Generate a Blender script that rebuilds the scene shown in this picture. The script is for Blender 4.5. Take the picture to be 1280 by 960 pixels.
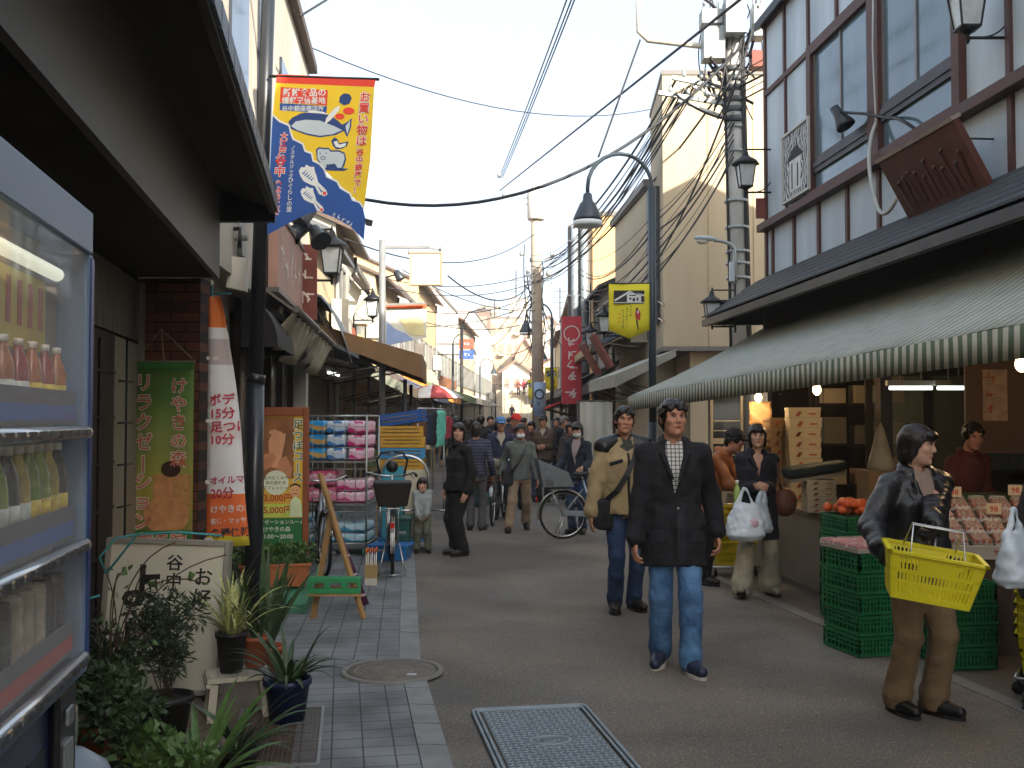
import bpy,bmesh,math,random
import numpy as np
from mathutils import Vector,Matrix,Euler
R=math.radians
random.seed(7)
for o in list(bpy.data.objects):
 bpy.data.objects.remove(o,do_unlink=True)
SC=bpy.context.scene
COL=SC.collection
# ------------------------------------------------------------------ camera, sky, sun, exposure
CAMZ=1.65
PITCH=math.atan(43/1280)
cam=bpy.data.cameras.new('camera')
cam.sensor_fit='HORIZONTAL'
cam.sensor_width=36.0
cam.lens=36.0*1280/1280
cam.clip_start=0.05
cam.clip_end=3000
camo=bpy.data.objects.new('camera',cam)
COL.objects.link(camo)
camo.location=(0,0,CAMZ)
camo.rotation_euler=(math.pi/2+PITCH,0,0)
SC.camera=camo
SUN_EL,SUN_AZ=R(28),R(145)
wd=bpy.data.worlds.new('World')
SC.world=wd
wd.use_nodes=True
wn=wd.node_tree
bg=wn.nodes['Background']
sky=wn.nodes.new('ShaderNodeTexSky')
sky.sky_type='NISHITA'
sky.sun_disc=False
sky.sun_elevation=SUN_EL
sky.sun_rotation=SUN_AZ
sky.air_density=0.7
sky.dust_density=5.0
sky.ozone_density=2.0
veil=wn.nodes.new('ShaderNodeMix')
veil.data_type='RGBA'
veil.inputs[0].default_value=0.5
veil.inputs[7].default_value=(2.3,2.55,2.6,1)
wn.links.new(sky.outputs[0],veil.inputs[6])
wn.links.new(veil.outputs[2],bg.inputs[0])
bg.inputs[1].default_value=0.15
sl=bpy.data.lights.new('sun','SUN')
sl.energy=3.6
sl.angle=R(0.5)
sl.color=(1.0,0.91,0.77)
so=bpy.data.objects.new('sun',sl)
COL.objects.link(so)
sd=Vector((math.sin(SUN_AZ)*math.cos(SUN_EL),math.cos(SUN_AZ)*math.cos(SUN_EL),math.sin(SUN_EL)))
so.rotation_euler=sd.to_track_quat('Z','Y').to_euler()
so.location=(20,-20,30)
SC.view_settings.view_transform='Standard'
SC.view_settings.look='None'
SC.view_settings.gamma=1
SC.view_settings.use_curve_mapping=False
SC.view_settings.exposure=1.9
SC.cycles.use_denoising=True
SC.cycles.volume_bounces=0
HAZE=.0014
SC.cycles.max_bounces=6
SC.cycles.caustics_reflective=False
SC.cycles.caustics_refractive=False
# ------------------------------------------------------------------ pixels of the photograph (1280x960) to places
CP,SP=math.cos(PITCH),math.sin(PITCH)
def ray(px,py):
 u=(px-640)/1280;v=(480-py)/1280
 return Vector((u,CP-v*SP,SP+v*CP))
def P(px,py,Y):
 r=ray(px,py);t=Y/r.y
 return Vector((r.x*t,Y,CAMZ+r.z*t))
def G(px,py,z=0.0):
 r=ray(px,py);t=(z-CAMZ)/r.z
 return Vector((r.x*t,r.y*t,z))
def XP(px,Y):return(px-640)/1280*Y
class Fac:
 """a vertical facade plane X = x0 + k*(Y-y0)"""
 def __init__(s,x0,y0,k):s.x0,s.y0,s.k=x0,y0,k
 def x(s,Y):return s.x0+s.k*(Y-s.y0)
 def at(s,px,py,off=0.0):
  r=ray(px,py)
  t=(s.x0-s.k*s.y0+off)/(r.x-s.k*r.y)
  return Vector((r.x*t,r.y*t,CAMZ+r.z*t))
  # ------------------------------------------------------------------ materials
def lin(c):
 return tuple((x/12.92 if x<=0.04045 else((x+0.055)/1.055)**2.4) for x in c)
def hx(h):return tuple(int(h[i:i+2],16)/255 for i in(0,2,4))
MATS={}
def M(name,rgb='808080',rough=0.6,var=0.12,scale=6.0,bump=0.0,bscale=None,metal=0.0,spec=0.4,emit=0.0,alpha=1.0,trans=0.0,coat=0.0,streak=0.0,sheen=0.0,sss=0.0):
 if name in MATS:return MATS[name]
 c=lin(hx(rgb)) if isinstance(rgb,str) else rgb
 m=bpy.data.materials.new(name);m.use_nodes=True
 n,l=m.node_tree.nodes,m.node_tree.links
 b=n['Principled BSDF']
 b.inputs['Roughness'].default_value=rough
 b.inputs['Metallic'].default_value=metal
 b.inputs['Specular IOR Level'].default_value=spec
 b.inputs['Alpha'].default_value=alpha
 b.inputs['Transmission Weight'].default_value=trans
 b.inputs['Coat Weight'].default_value=coat
 b.inputs['Sheen Weight'].default_value=sheen
 b.inputs['Subsurface Weight'].default_value=sss
 if sss:b.inputs['Subsurface Scale'].default_value=0.01
 b.inputs['Base Color'].default_value=(*c,1)
 if var>0:
  tc=n.new('ShaderNodeTexCoord')
  src=tc.outputs['Object']
  if streak:
   mp=n.new('ShaderNodeMapping');mp.inputs['Scale'].default_value=(1,1,streak)
   l.new(src,mp.inputs[0]);src=mp.outputs[0]
  nz=n.new('ShaderNodeTexNoise');nz.inputs['Scale'].default_value=scale;nz.inputs['Detail'].default_value=6
  l.new(src,nz.inputs['Vector'])
  rp=n.new('ShaderNodeValToRGB')
  rp.color_ramp.elements[0].position=0.3;rp.color_ramp.elements[1].position=0.7
  lo=tuple(max(0,x*(1-var)) for x in c);hi=tuple(min(1,x*(1+var)) for x in c)
  rp.color_ramp.elements[0].color=(*lo,1);rp.color_ramp.elements[1].color=(*hi,1)
  l.new(nz.outputs['Fac'],rp.inputs[0]);l.new(rp.outputs[0],b.inputs['Base Color'])
  if var>0.05:
   mr=n.new('ShaderNodeMapRange');mr.inputs[3].default_value=max(0.02,rough-0.1);mr.inputs[4].default_value=min(1,rough+0.1)
   l.new(nz.outputs['Fac'],mr.inputs[0]);l.new(mr.outputs[0],b.inputs['Roughness'])
 if bump>0:
  tc=n.new('ShaderNodeTexCoord')
  nb=n.new('ShaderNodeTexNoise');nb.inputs['Scale'].default_value=bscale or scale*6;nb.inputs['Detail'].default_value=4
  l.new(tc.outputs['Object'],nb.inputs['Vector'])
  bp=n.new('ShaderNodeBump');bp.inputs['Strength'].default_value=bump;bp.inputs['Distance'].default_value=0.01
  l.new(nb.outputs['Fac'],bp.inputs['Height']);l.new(bp.outputs[0],b.inputs['Normal'])
 if emit:
  b.inputs['Emission Color'].default_value=(*c,1);b.inputs['Emission Strength'].default_value=emit
 MATS[name]=m
 return m
def nodes_of(m):return m.node_tree.nodes,m.node_tree.links,m.node_tree.nodes['Principled BSDF']
def ramp(n,l,src,stops,interp='LINEAR'):
 r=n.new('ShaderNodeValToRGB');r.color_ramp.interpolation=interp
 e=r.color_ramp.elements
 while len(e)<len(stops):e.new(0.5)
 for i,(p,c) in enumerate(stops):
  e[i].position=p;e[i].color=(*(lin(hx(c)) if isinstance(c,str) else c),1)
 l.new(src,r.inputs[0]);return r.outputs[0]
def axis_val(n,l,axis,mult,add=0.0,mode='Object'):
 tc=n.new('ShaderNodeTexCoord');sx=n.new('ShaderNodeSeparateXYZ');l.new(tc.outputs[mode],sx.inputs[0])
 m=n.new('ShaderNodeMath');m.operation='MULTIPLY_ADD';m.inputs[1].default_value=mult;m.inputs[2].default_value=add
 l.new(sx.outputs[axis],m.inputs[0]);return m.outputs[0]
def fract(n,l,src):
 m=n.new('ShaderNodeMath');m.operation='FRACT';l.new(src,m.inputs[0]);return m.outputs[0]
def bump_from(n,l,b,src,strength=0.5,dist=0.01):
 bp=n.new('ShaderNodeBump');bp.inputs['Strength'].default_value=strength;bp.inputs['Distance'].default_value=dist
 l.new(src,bp.inputs['Height']);l.new(bp.outputs[0],b.inputs['Normal'])
def Mstripe(name,stops,axis=0,mult=5.0,rough=0.7,bump=0.0):
 """bands along one object axis, stops are (position, colour)"""
 if name in MATS:return MATS[name]
 m=M(name,'808080',rough,0)
 n,l,b=nodes_of(m)
 v=fract(n,l,axis_val(n,l,axis,mult))
 c=ramp(n,l,v,stops,'CONSTANT')
 nz=n.new('ShaderNodeTexNoise');nz.inputs['Scale'].default_value=9;nz.inputs['Detail'].default_value=6
 tc=n.new('ShaderNodeTexCoord');l.new(tc.outputs['Object'],nz.inputs[0])
 mx=n.new('ShaderNodeMix');mx.data_type='RGBA';mx.blend_type='MULTIPLY';mx.inputs[0].default_value=0.5
 l.new(c,mx.inputs[6]);l.new(nz.outputs['Fac'],mx.inputs[7])
 l.new(mx.outputs[2],b.inputs['Base Color'])
 if bump:bump_from(n,l,b,v,bump)
 return m
def Mribs(name,rgb,axis=0,mult=12.0,rough=0.5,strength=0.8,metal=0.0):
 """corrugated / slatted sheet: relief only, by a bump wave along an axis"""
 if name in MATS:return MATS[name]
 m=M(name,rgb,rough,0.15,3.0,metal=metal)
 n,l,b=nodes_of(m)
 a=axis_val(n,l,axis,mult*2*math.pi)
 s=n.new('ShaderNodeMath');s.operation='SINE';l.new(a,s.inputs[0])
 bump_from(n,l,b,s.outputs[0],strength,0.012)
 return m
 # ------------------------------------------------------------------ objects
def link(o,parent=None):
 COL.objects.link(o)
 if parent is not None:o.parent=parent
 return o
def thing(name,label,cat,loc=(0,0,0),rotz=0.0,group=None):
 o=bpy.data.objects.new(name,None);link(o)
 o.empty_display_size=0.1
 o.location=loc;o.rotation_euler=(0,0,rotz)
 o['label']=label;o['category']=cat
 if group:o['group']=group
 return o
def tag(o,label,cat,group=None):
 o['label']=label;o['category']=cat
 if group:o['group']=group
 return o
def struct(o,kind='structure'):
 o['kind']=kind;return o
def dup(root,loc=None,rotz=None,label=None,group=None):
 r=root.copy();COL.objects.link(r)
 if loc is not None:r.location=loc
 if rotz is not None:r.rotation_euler=(0,0,rotz)
 if label:r['label']=label
 if group:r['group']=group
 for ch in list(root.children):
  c=ch.copy();COL.objects.link(c);c.parent=r
  for g in list(ch.children):
   d=g.copy();COL.objects.link(d);d.parent=c
 return r
class MB:
 def __init__(s):s.v=[];s.f=[];s.mi=[];s.mats=[];s.cur=0;s.sm=[]
 def use(s,m):
  if m not in s.mats:s.mats.append(m)
  s.cur=s.mats.index(m);return s
 def add(s,vs,fs,smooth=False):
  k=len(s.v);s.v+=[tuple(p) for p in vs]
  for f in fs:
   s.f.append([k+i for i in f]);s.mi.append(s.cur);s.sm.append(smooth)
  return s
 def box(s,x0,x1,y0,y1,z0,z1,T=None):
  vs=[Vector((x,y,z)) for x in(x0,x1) for y in(y0,y1) for z in(z0,z1)]
  if T is not None:vs=[T@p for p in vs]
  return s.add(vs,[(0,1,3,2),(4,6,7,5),(0,4,5,1),(2,3,7,6),(0,2,6,4),(1,5,7,3)])
 def hexa(s,b,t):
  """bottom quad and top quad, four corners each, counter-clockwise from above"""
  return s.add(list(b)+list(t),[(3,2,1,0),(4,5,6,7),(0,1,5,4),(1,2,6,5),(2,3,7,6),(3,0,4,7)])
 def slab(s,pts,th):
  """planar polygon with thickness th along its normal (both sides half)"""
  pts=[Vector(p) for p in pts];n=Vector((0,0,0))
  for i in range(len(pts)):
   n+=(pts[i]-pts[0]).cross(pts[(i+1)%len(pts)]-pts[0])
  n.normalize();k=len(pts)
  vs=[p+n*th/2 for p in pts]+[p-n*th/2 for p in pts]
  fs=[tuple(range(k)),tuple(range(2*k-1,k-1,-1))]+[(i,k+i,k+(i+1)%k,(i+1)%k) for i in range(k)]
  return s.add(vs,fs)
 def sheet(s,pts):return s.add(pts,[tuple(range(len(pts)))])
 def bar(s,a,b,w,h=None,up=(0,0,1)):
  a,b=Vector(a),Vector(b);h=h or w
  d=(b-a).normalized();u=Vector(up)
  if abs(d.dot(u))>0.98:u=Vector((0,1,0))
  x=d.cross(u).normalized();u=x.cross(d)
  vs=[]
  for p in(a,b):
   for sx,su in((-1,-1),(1,-1),(1,1),(-1,1)):vs.append(p+x*sx*w/2+u*su*h/2)
  return s.add(vs,[(3,2,1,0),(4,5,6,7),(0,1,5,4),(1,2,6,5),(2,3,7,6),(3,0,4,7)])
 def tube(s,pts,r,n=8,closed=False,caps=True):
  pts=[Vector(p) for p in pts];N=len(pts)
  rs=r if isinstance(r,(list,tuple)) else[r]*N
  vs=[];prev=None
  for i,p in enumerate(pts):
   if closed:d=pts[(i+1)%N]-pts[i-1]
   else:d=pts[min(i+1,N-1)]-pts[max(i-1,0)]
   d.normalize()
   if prev is None:
    u=Vector((0,0,1)) if abs(d.z)<0.9 else Vector((0,1,0))
    x=d.cross(u).normalized()
   else:
    x=(prev-d*prev.dot(d)).normalized()
   prev=x;y=d.cross(x)
   for k in range(n):
    a=2*math.pi*k/n
    vs.append(p+(x*math.cos(a)+y*math.sin(a))*rs[i])
  fs=[]
  for i in range(N if closed else N-1):
   j=(i+1)%N
   for k in range(n):
    q=(k+1)%n
    fs.append((i*n+k,i*n+q,j*n+q,j*n+k))
  s.add(vs,fs,True)
  if caps and not closed:
   k0=len(s.v)-len(vs)
   s.f.append([k0+k for k in range(n-1,-1,-1)]);s.mi.append(s.cur);s.sm.append(False)
   s.f.append([k0+(N-1)*n+k for k in range(n)]);s.mi.append(s.cur);s.sm.append(False)
  return s
 def lathe(s,prof,c=(0,0,0),n=20,T=None,smooth=True):
  vs=[];fs=[]
  for r,z in prof:
   for k in range(n):
    a=2*math.pi*k/n
    p=Vector((r*math.cos(a),r*math.sin(a),z))
    if T is not None:p=T@p
    vs.append(p+Vector(c))
  for i in range(len(prof)-1):
   for k in range(n):
    q=(k+1)%n
    fs.append((i*n+k,i*n+q,(i+1)*n+q,(i+1)*n+k))
  s.add(vs,fs,smooth)
  k0=len(s.v)-len(vs)
  if len(prof)>2 and abs(prof[0][1]-prof[-1][1])<1e-6 and min(prof[0][0],prof[-1][0])>1e-6:return s
  if prof[0][0]>1e-6:s.f.append([k0+k for k in range(n-1,-1,-1)]);s.mi.append(s.cur);s.sm.append(False)
  if prof[-1][0]>1e-6:s.f.append([k0+(len(prof)-1)*n+k for k in range(n)]);s.mi.append(s.cur);s.sm.append(False)
  return s
 def ball(s,c,r,nu=14,nv=9,T=None):
  rx,ry,rz=r if isinstance(r,(list,tuple)) else(r,r,r)
  vs=[Vector((0,0,rz))]
  for i in range(1,nv):
   a=math.pi*i/nv
   for k in range(nu):
    b=2*math.pi*k/nu
    vs.append(Vector((rx*math.sin(a)*math.cos(b),ry*math.sin(a)*math.sin(b),rz*math.cos(a))))
  vs.append(Vector((0,0,-rz)))
  if T is not None:vs=[T@p for p in vs]
  vs=[p+Vector(c) for p in vs]
  fs=[(0,1+k,1+(k+1)%nu) for k in range(nu)]
  for i in range(nv-2):
   for k in range(nu):
    q=(k+1)%nu;a=1+i*nu;b=a+nu
    fs.append((a+k,b+k,b+q,a+q))
  L=len(vs)-1;a=1+(nv-2)*nu
  fs+=[(L,a+(k+1)%nu,a+k) for k in range(nu)]
  return s.add(vs,fs,True)
 def disc(s,c,r,n=16,nrm=(0,-1,0),sx=1.0):
  nrm=Vector(nrm).normalized();u=Vector((0,0,1)) if abs(nrm.z)<0.9 else Vector((0,1,0))
  x=u.cross(nrm).normalized();y=nrm.cross(x)
  return s.add([Vector(c)+(x*math.cos(2*math.pi*k/n)*sx+y*math.sin(2*math.pi*k/n))*r for k in range(n)],[tuple(range(n))])
 def build(s,name,mat=None,parent=None,bevel=0.0,label=None):
  me=bpy.data.meshes.new(name)
  me.from_pydata(s.v,[],s.f)
  ms=s.mats or[mat]
  for m in ms:me.materials.append(m)
  me.polygons.foreach_set('material_index',s.mi)
  me.polygons.foreach_set('use_smooth',s.sm)
  me.update()
  bm=bmesh.new();bm.from_mesh(me);bmesh.ops.recalc_face_normals(bm,faces=bm.faces);bm.to_mesh(me);bm.free()
  o=bpy.data.objects.new(name,me);link(o,parent)
  if bevel:
   b=o.modifiers.new('Bevel','BEVEL');b.width=bevel;b.segments=2;b.limit_method='ANGLE'
  if label:o['label']=label
  return o
def RZ(a):return Matrix.Rotation(a,4,'Z')
def TR(x,y,z):return Matrix.Translation((x,y,z))
def bez(p0,p1,p2,n=10):
 p0,p1,p2=Vector(p0),Vector(p1),Vector(p2)
 return[(1-t)**2*p0+2*t*(1-t)*p1+t*t*p2 for t in[i/n for i in range(n+1)]]
def sag(a,b,d,n=16):
 a,b=Vector(a),Vector(b)
 return[a.lerp(b,i/n)-Vector((0,0,d*4*(i/n)*(1-i/n))) for i in range(n+1)]
 # lettering: flat glyph sheets, laid a few millimetres proud of their sign
_tc=bpy.data.curves.new('lettering','FONT');_to=bpy.data.objects.new('lettering_source',_tc)
COL.objects.link(_to)
def glyphs(body,off=0.0):
 _tc.body=body;_tc.size=1.0;_tc.offset=off;_tc.align_x='CENTER';_tc.resolution_u=2
 bpy.context.view_layer.update()
 me=_to.to_mesh()
 vs=[v.co.copy() for v in me.vertices];fs=[tuple(p.vertices) for p in me.polygons]
 _to.to_mesh_clear()
 return vs,fs
def text(mb,body,x,z,size,y=-0.003,vertical=False,off=0.012,pitch=1.08,sx=1.0,T=None,rot=0.0):
 """writes on the local xz plane, facing -y; (x, z) is the centre (horizontal) or top centre (vertical)"""
 items=[]
 if vertical:
  for i,ch in enumerate(body):items.append((ch,x,z-(i+0.85)*size*pitch))
 else:items.append((body,x,z-size*0.36))
 for ch,cx,cz in items:
  if ch==' ':continue
  if vertical and ch in 'ー～―…':
   vs,fs=glyphs('|',off)
  else:vs,fs=glyphs(ch,off)
  cr,sr=math.cos(rot),math.sin(rot)
  out=[]
  for v in vs:
   a,b=v.x*size*sx,v.y*size
   q=Vector((cx+a*cr-b*sr,y,cz+a*sr+b*cr))
   out.append(T@q if T is not None else q)
  mb.add(out,fs)
 return mb
def ordinal(i):return['topmost','second','third','fourth','fifth','sixth','seventh','eighth','ninth','tenth'][i]+('' if i==0 else ' from top')
def mat_of(t):return Matrix.Translation(t.location)@Matrix.Rotation(t.rotation_euler[2],4,'Z')
def wbuild(mb,name,mat,parent,bevel=0.0,label=None):
 """the collector holds world coordinates; store them relative to the parent thing (or its parent)"""
 m=mat_of(parent)
 if parent.parent is not None:m=mat_of(parent.parent)@m
 m=m.inverted()
 mb.v=[tuple(m@Vector(p)) for p in mb.v]
 return mb.build(name,mat,parent,bevel,label)
def fbox(mb,F,Y0,Y1,z0,z1,o0,o1):
 a=lambda Y,o:(F.x(Y)+o,Y)
 q=[a(Y0,o0),a(Y0,o1),a(Y1,o1),a(Y1,o0)]
 return mb.hexa([(x,y,z0) for x,y in q],[(x,y,z1) for x,y in q])
def fslope(mb,F,Y0,Y1,p0,p1,th):
 """sloping slab: p0, p1 = (offset, z) of its two long edges (upper face)"""
 (o0,z0),(o1,z1)=p0,p1
 c=[(F.x(Y0)+o0,Y0,z0),(F.x(Y0)+o1,Y0,z1),(F.x(Y1)+o1,Y1,z1),(F.x(Y1)+o0,Y1,z0)]
 return mb.hexa([(x,y,z-th) for x,y,z in c],c)
def scribble(g,x,z,w,size,y=-0.003,seed=1,vertical=False,gap=1.15):
 """strokes of writing too small to read in the photograph"""
 r=random.Random(seed);n=max(1,int(w/(size*gap)))
 for i in range(n):
  cx=x if vertical else x-w/2+(i+.5)*size*gap
  cz=z-(i+.5)*size*gap if vertical else z
  for k in range(r.randint(3,5)):
   a=r.choice((0,0,90,90,55,-50));l_=size*r.uniform(.4,.85)/2;t_=size*.055
   ox,oz=r.uniform(-.3,.3)*size,r.uniform(-.34,.34)*size
   c,s_=math.cos(R(a)),math.sin(R(a))
   q=[(-l_,-t_),(l_,-t_),(l_,t_),(-l_,t_)]
   g.add([(cx+ox+u*c-v*s_,y-k*.00012,cz+oz+u*s_+v*c) for u,v in q],[(0,1,2,3)])
 return g
 # ------------------------------------------------------------------ signed-distance modeller for people, cloth and bags
def smin(a,b,k):
 if k<=0:return np.minimum(a,b)
 h=np.clip(0.5+0.5*(b-a)/k,0,1)
 return b+(a-b)*h-k*h*(1-h)
class SDF:
 def __init__(s,lo,hi,v):
  s.v=v;s.lo=np.array(lo,np.float32)
  s.n=np.ceil((np.array(hi)-np.array(lo))/v).astype(int)+1
  s.ax=[s.lo[i]+v*np.arange(s.n[i],dtype=np.float32) for i in range(3)]
  s.D=np.full(s.n,1.0,np.float32)
 def win(s,lo,hi):
  a=np.clip(np.floor((np.array(lo)-s.lo)/s.v).astype(int),0,s.n-1)
  b=np.clip(np.ceil((np.array(hi)-s.lo)/s.v).astype(int)+1,1,s.n)
  sl_=tuple(slice(int(a[i]),int(max(b[i],a[i]+1))) for i in range(3))
  X=s.ax[0][sl_[0]][:,None,None];Y=s.ax[1][sl_[1]][None,:,None];Z=s.ax[2][sl_[2]][None,None,:]
  return sl_,X,Y,Z
 def put(s,sl_,d,k,cut):
  if cut:s.D[sl_]=-smin(-s.D[sl_],d,k)
  else:s.D[sl_]=smin(s.D[sl_],d,k)
 def cone(s,a,b,ra,rb,k=0.02,cut=False,fl=None):
  a=np.array(a,np.float32);b=np.array(b,np.float32);m=max(ra,rb)+k+3*s.v
  sl_,X,Y,Z=s.win(np.minimum(a,b)-m,np.maximum(a,b)+m)
  ab=b-a;L=float(ab@ab)+1e-9
  x,y,z=X-a[0],Y-a[1],Z-a[2]
  t=np.clip((x*ab[0]+y*ab[1]+z*ab[2])/L,0,1)
  d=np.sqrt((x-t*ab[0])**2+(y-t*ab[1])**2+(z-t*ab[2])**2)-(ra+(rb-ra)*t)
  s.put(sl_,d,k,cut);return s
 def ell(s,c,r,k=0.02,R_=None,cut=False):
  c=np.array(c,np.float32);m=max(r)+k+3*s.v
  sl_,X,Y,Z=s.win(c-m,c+m)
  x,y,z=X-c[0],Y-c[1],Z-c[2]
  if R_ is not None:
   x,y,z=(R_[0][0]*x+R_[1][0]*y+R_[2][0]*z,R_[0][1]*x+R_[1][1]*y+R_[2][1]*z,R_[0][2]*x+R_[1][2]*y+R_[2][2]*z)
  q=np.sqrt((x/r[0])**2+(y/r[1])**2+(z/r[2])**2)
  q2=np.sqrt((x/r[0]**2)**2+(y/r[1]**2)**2+(z/r[2]**2)**2)+1e-6
  s.put(sl_,q*(q-1)/q2,k,cut);return s
 def box(s,c,h,rd=0.0,k=0.0,R_=None,cut=False):
  c=np.array(c,np.float32);m=float(np.linalg.norm(h))+k+3*s.v
  sl_,X,Y,Z=s.win(c-m,c+m)
  x,y,z=X-c[0],Y-c[1],Z-c[2]
  if R_ is not None:
   x,y,z=(R_[0][0]*x+R_[1][0]*y+R_[2][0]*z,R_[0][1]*x+R_[1][1]*y+R_[2][1]*z,R_[0][2]*x+R_[1][2]*y+R_[2][2]*z)
  qx,qy,qz=np.abs(x)-h[0]+rd,np.abs(y)-h[1]+rd,np.abs(z)-h[2]+rd
  d=np.sqrt(np.maximum(qx,0)**2+np.maximum(qy,0)**2+np.maximum(qz,0)**2)+np.minimum(np.maximum(qx,np.maximum(qy,qz)),0)-rd
  s.put(sl_,d,k,cut);return s
 def loft(s,rows,k=0.02,cut=False,p=2.3):
  """rows: (z, half width, half depth, cx, cy) from low to high"""
  rows=sorted(rows);zs=[r[0] for r in rows]
  w=max(max(r[1],r[2]) for r in rows)+k+3*s.v
  lo=(min(r[3] for r in rows)-w,min(r[4] for r in rows)-w,zs[0]-k-3*s.v)
  hi=(max(r[3] for r in rows)+w,max(r[4] for r in rows)+w,zs[-1]+k+3*s.v)
  sl_,X,Y,Z=s.win(lo,hi)
  f=lambda i:np.interp(Z,zs,[r[i] for r in rows]).astype(np.float32)
  a,b,cx,cy=f(1),f(2),f(3),f(4)
  q=(np.abs((X-cx)/a)**p+np.abs((Y-cy)/b)**p)**(1/p)
  d=(q-1)*np.minimum(a,b)
  d=np.maximum(d,np.maximum(zs[0]-Z,Z-zs[-1]))
  s.put(sl_,d,k,cut);return s
 def ripple(s,amp,f,seed=0,zlo=None,zhi=None):
  rs=np.random.RandomState(seed)
  X,Y,Z=s.ax[0][:,None,None],s.ax[1][None,:,None],s.ax[2][None,None,:]
  acc=np.zeros(s.n,np.float32)
  for i in range(4):
   d=rs.normal(size=3);d/=np.linalg.norm(d);d=d*f*(0.6+0.5*i)
   ph=rs.rand()*6.28
   acc+=np.sin(X*d[0]+Y*d[1]+Z*d[2]*1.0+ph+1.4*np.sin(Y*d[2]+X*d[1]-Z*d[0]))/(1+0.4*i)
  s.D+=amp*0.5*acc
  return s
 def mesh(s):
  D=s.D
  D[0]=D[-1]=1;D[:,0]=D[:,-1]=1;D[:,:,0]=D[:,:,-1]=1
  S=D<0
  c=np.zeros(s.n-1,np.int8)
  for i in(0,1):
   for j in(0,1):
    for k in(0,1):c+=S[i:s.n[0]-1+i,j:s.n[1]-1+j,k:s.n[2]-1+k]
  act=(c>0)&(c<8)
  cells=np.argwhere(act);idx=np.full(act.shape,-1,np.int64);idx[act]=np.arange(len(cells))
  pos=np.zeros((len(cells),3));cnt=np.zeros(len(cells))
  cor=[np.array(q) for q in((0,0,0),(1,0,0),(0,1,0),(1,1,0),(0,0,1),(1,0,1),(0,1,1),(1,1,1))]
  val=[D[tuple((cells+q).T)] for q in cor]
  for a,b in((0,1),(2,3),(4,5),(6,7),(0,2),(1,3),(4,6),(5,7),(0,4),(1,5),(2,6),(3,7)):
   m=(val[a]<0)!=(val[b]<0)
   t=val[a][m]/(val[a][m]-val[b][m])
   pos[m]+=cor[a]+t[:,None]*(cor[b]-cor[a]);cnt[m]+=1
  V=(cells+pos/cnt[:,None])*s.v+s.lo
  F=[]
  for ax in range(3):
   o1,o2=[(1,2),(2,0),(0,1)][ax]
   sa=[slice(0,None)]*3;sb=[slice(0,None)]*3
   sa[ax]=slice(0,-1);sb[ax]=slice(1,None)
   e=S[tuple(sa)]!=S[tuple(sb)]
   q=np.argwhere(e)
   q=q[(q[:,o1]>0)&(q[:,o2]>0)&(q[:,o1]<s.n[o1]-1)&(q[:,o2]<s.n[o2]-1)]
   u=np.zeros(3,int);w=np.zeros(3,int);u[o1]=1;w[o2]=1
   f=np.stack([idx[tuple((q-u-w).T)],idx[tuple((q-w).T)],idx[tuple(q.T)],idx[tuple((q-u).T)]],1)
   inv=~S[tuple(q.T)]
   f[inv]=f[inv][:,::-1]
   F.append(f)
  return V,np.concatenate(F)
 def build(s,name,mat,parent=None,label=None):
  V,F=s.mesh()
  me=bpy.data.meshes.new(name)
  me.vertices.add(len(V));me.vertices.foreach_set('co',V.astype(np.float32).ravel())
  me.loops.add(F.size);me.loops.foreach_set('vertex_index',F.ravel().astype(np.int32))
  me.polygons.add(len(F));me.polygons.foreach_set('loop_start',np.arange(0,F.size,4,dtype=np.int32))
  me.polygons.foreach_set('use_smooth',np.ones(len(F),bool))
  me.update(calc_edges=True);me.validate()
  me.materials.append(mat)
  o=bpy.data.objects.new(name,me);link(o,parent)
  if label:o['label']=label
  return o
  # ------------------------------------------------------------------ ground, road, pavement
m=M('asphalt','4a4744',0.85,0)
n,l,b=nodes_of(m)
tc=n.new('ShaderNodeTexCoord')
n1=n.new('ShaderNodeTexNoise');n1.inputs['Scale'].default_value=85;n1.inputs['Detail'].default_value=3
n2=n.new('ShaderNodeTexNoise');n2.inputs['Scale'].default_value=0.9;n2.inputs['Detail'].default_value=7
n3=n.new('ShaderNodeTexVoronoi');n3.inputs['Scale'].default_value=70
for q in(n1,n2,n3):l.new(tc.outputs['Object'],q.inputs['Vector'])
c1=ramp(n,l,n1.outputs['Fac'],[(0.36,'1f1e1e'),(0.52,'48463f'),(0.66,'979184')])
c2=ramp(n,l,n2.outputs['Fac'],[(0.35,'4d4e4c'),(0.62,'70624c')])
c3=ramp(n,l,n3.outputs['Color'],[(0.0,'5c5b5a'),(0.8,'6a665f'),(0.86,'a8744e')])
mx=n.new('ShaderNodeMix');mx.data_type='RGBA';mx.inputs[0].default_value=0.5
l.new(c1,mx.inputs[6]);l.new(c2,mx.inputs[7])
m2=n.new('ShaderNodeMix');m2.data_type='RGBA';m2.inputs[0].default_value=0.3
l.new(mx.outputs[2],m2.inputs[6]);l.new(c3,m2.inputs[7]);
hs=n.new('ShaderNodeHueSaturation');hs.inputs['Value'].default_value=1.0;hs.inputs['Saturation'].default_value=0.72;
nv=n.new('ShaderNodeTexVoronoi');nv.inputs['Scale'].default_value=5;l.new(tc.outputs['Object'],nv.inputs['Vector'])
n5=n.new('ShaderNodeTexNoise');n5.inputs['Scale'].default_value=.45;n5.inputs['Detail'].default_value=5;n5.inputs['Distortion'].default_value=.8;l.new(tc.outputs['Object'],n5.inputs['Vector'])
s1=ramp(n,l,nv.outputs['Distance'],[(0,'8f8f8f'),(.05,'9a9a9a'),(.075,'ffffff')]);s2=ramp(n,l,n5.outputs['Fac'],[(.36,'c9c6c2'),(.5,'f4efe8'),(.56,'ffffff')])
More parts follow.
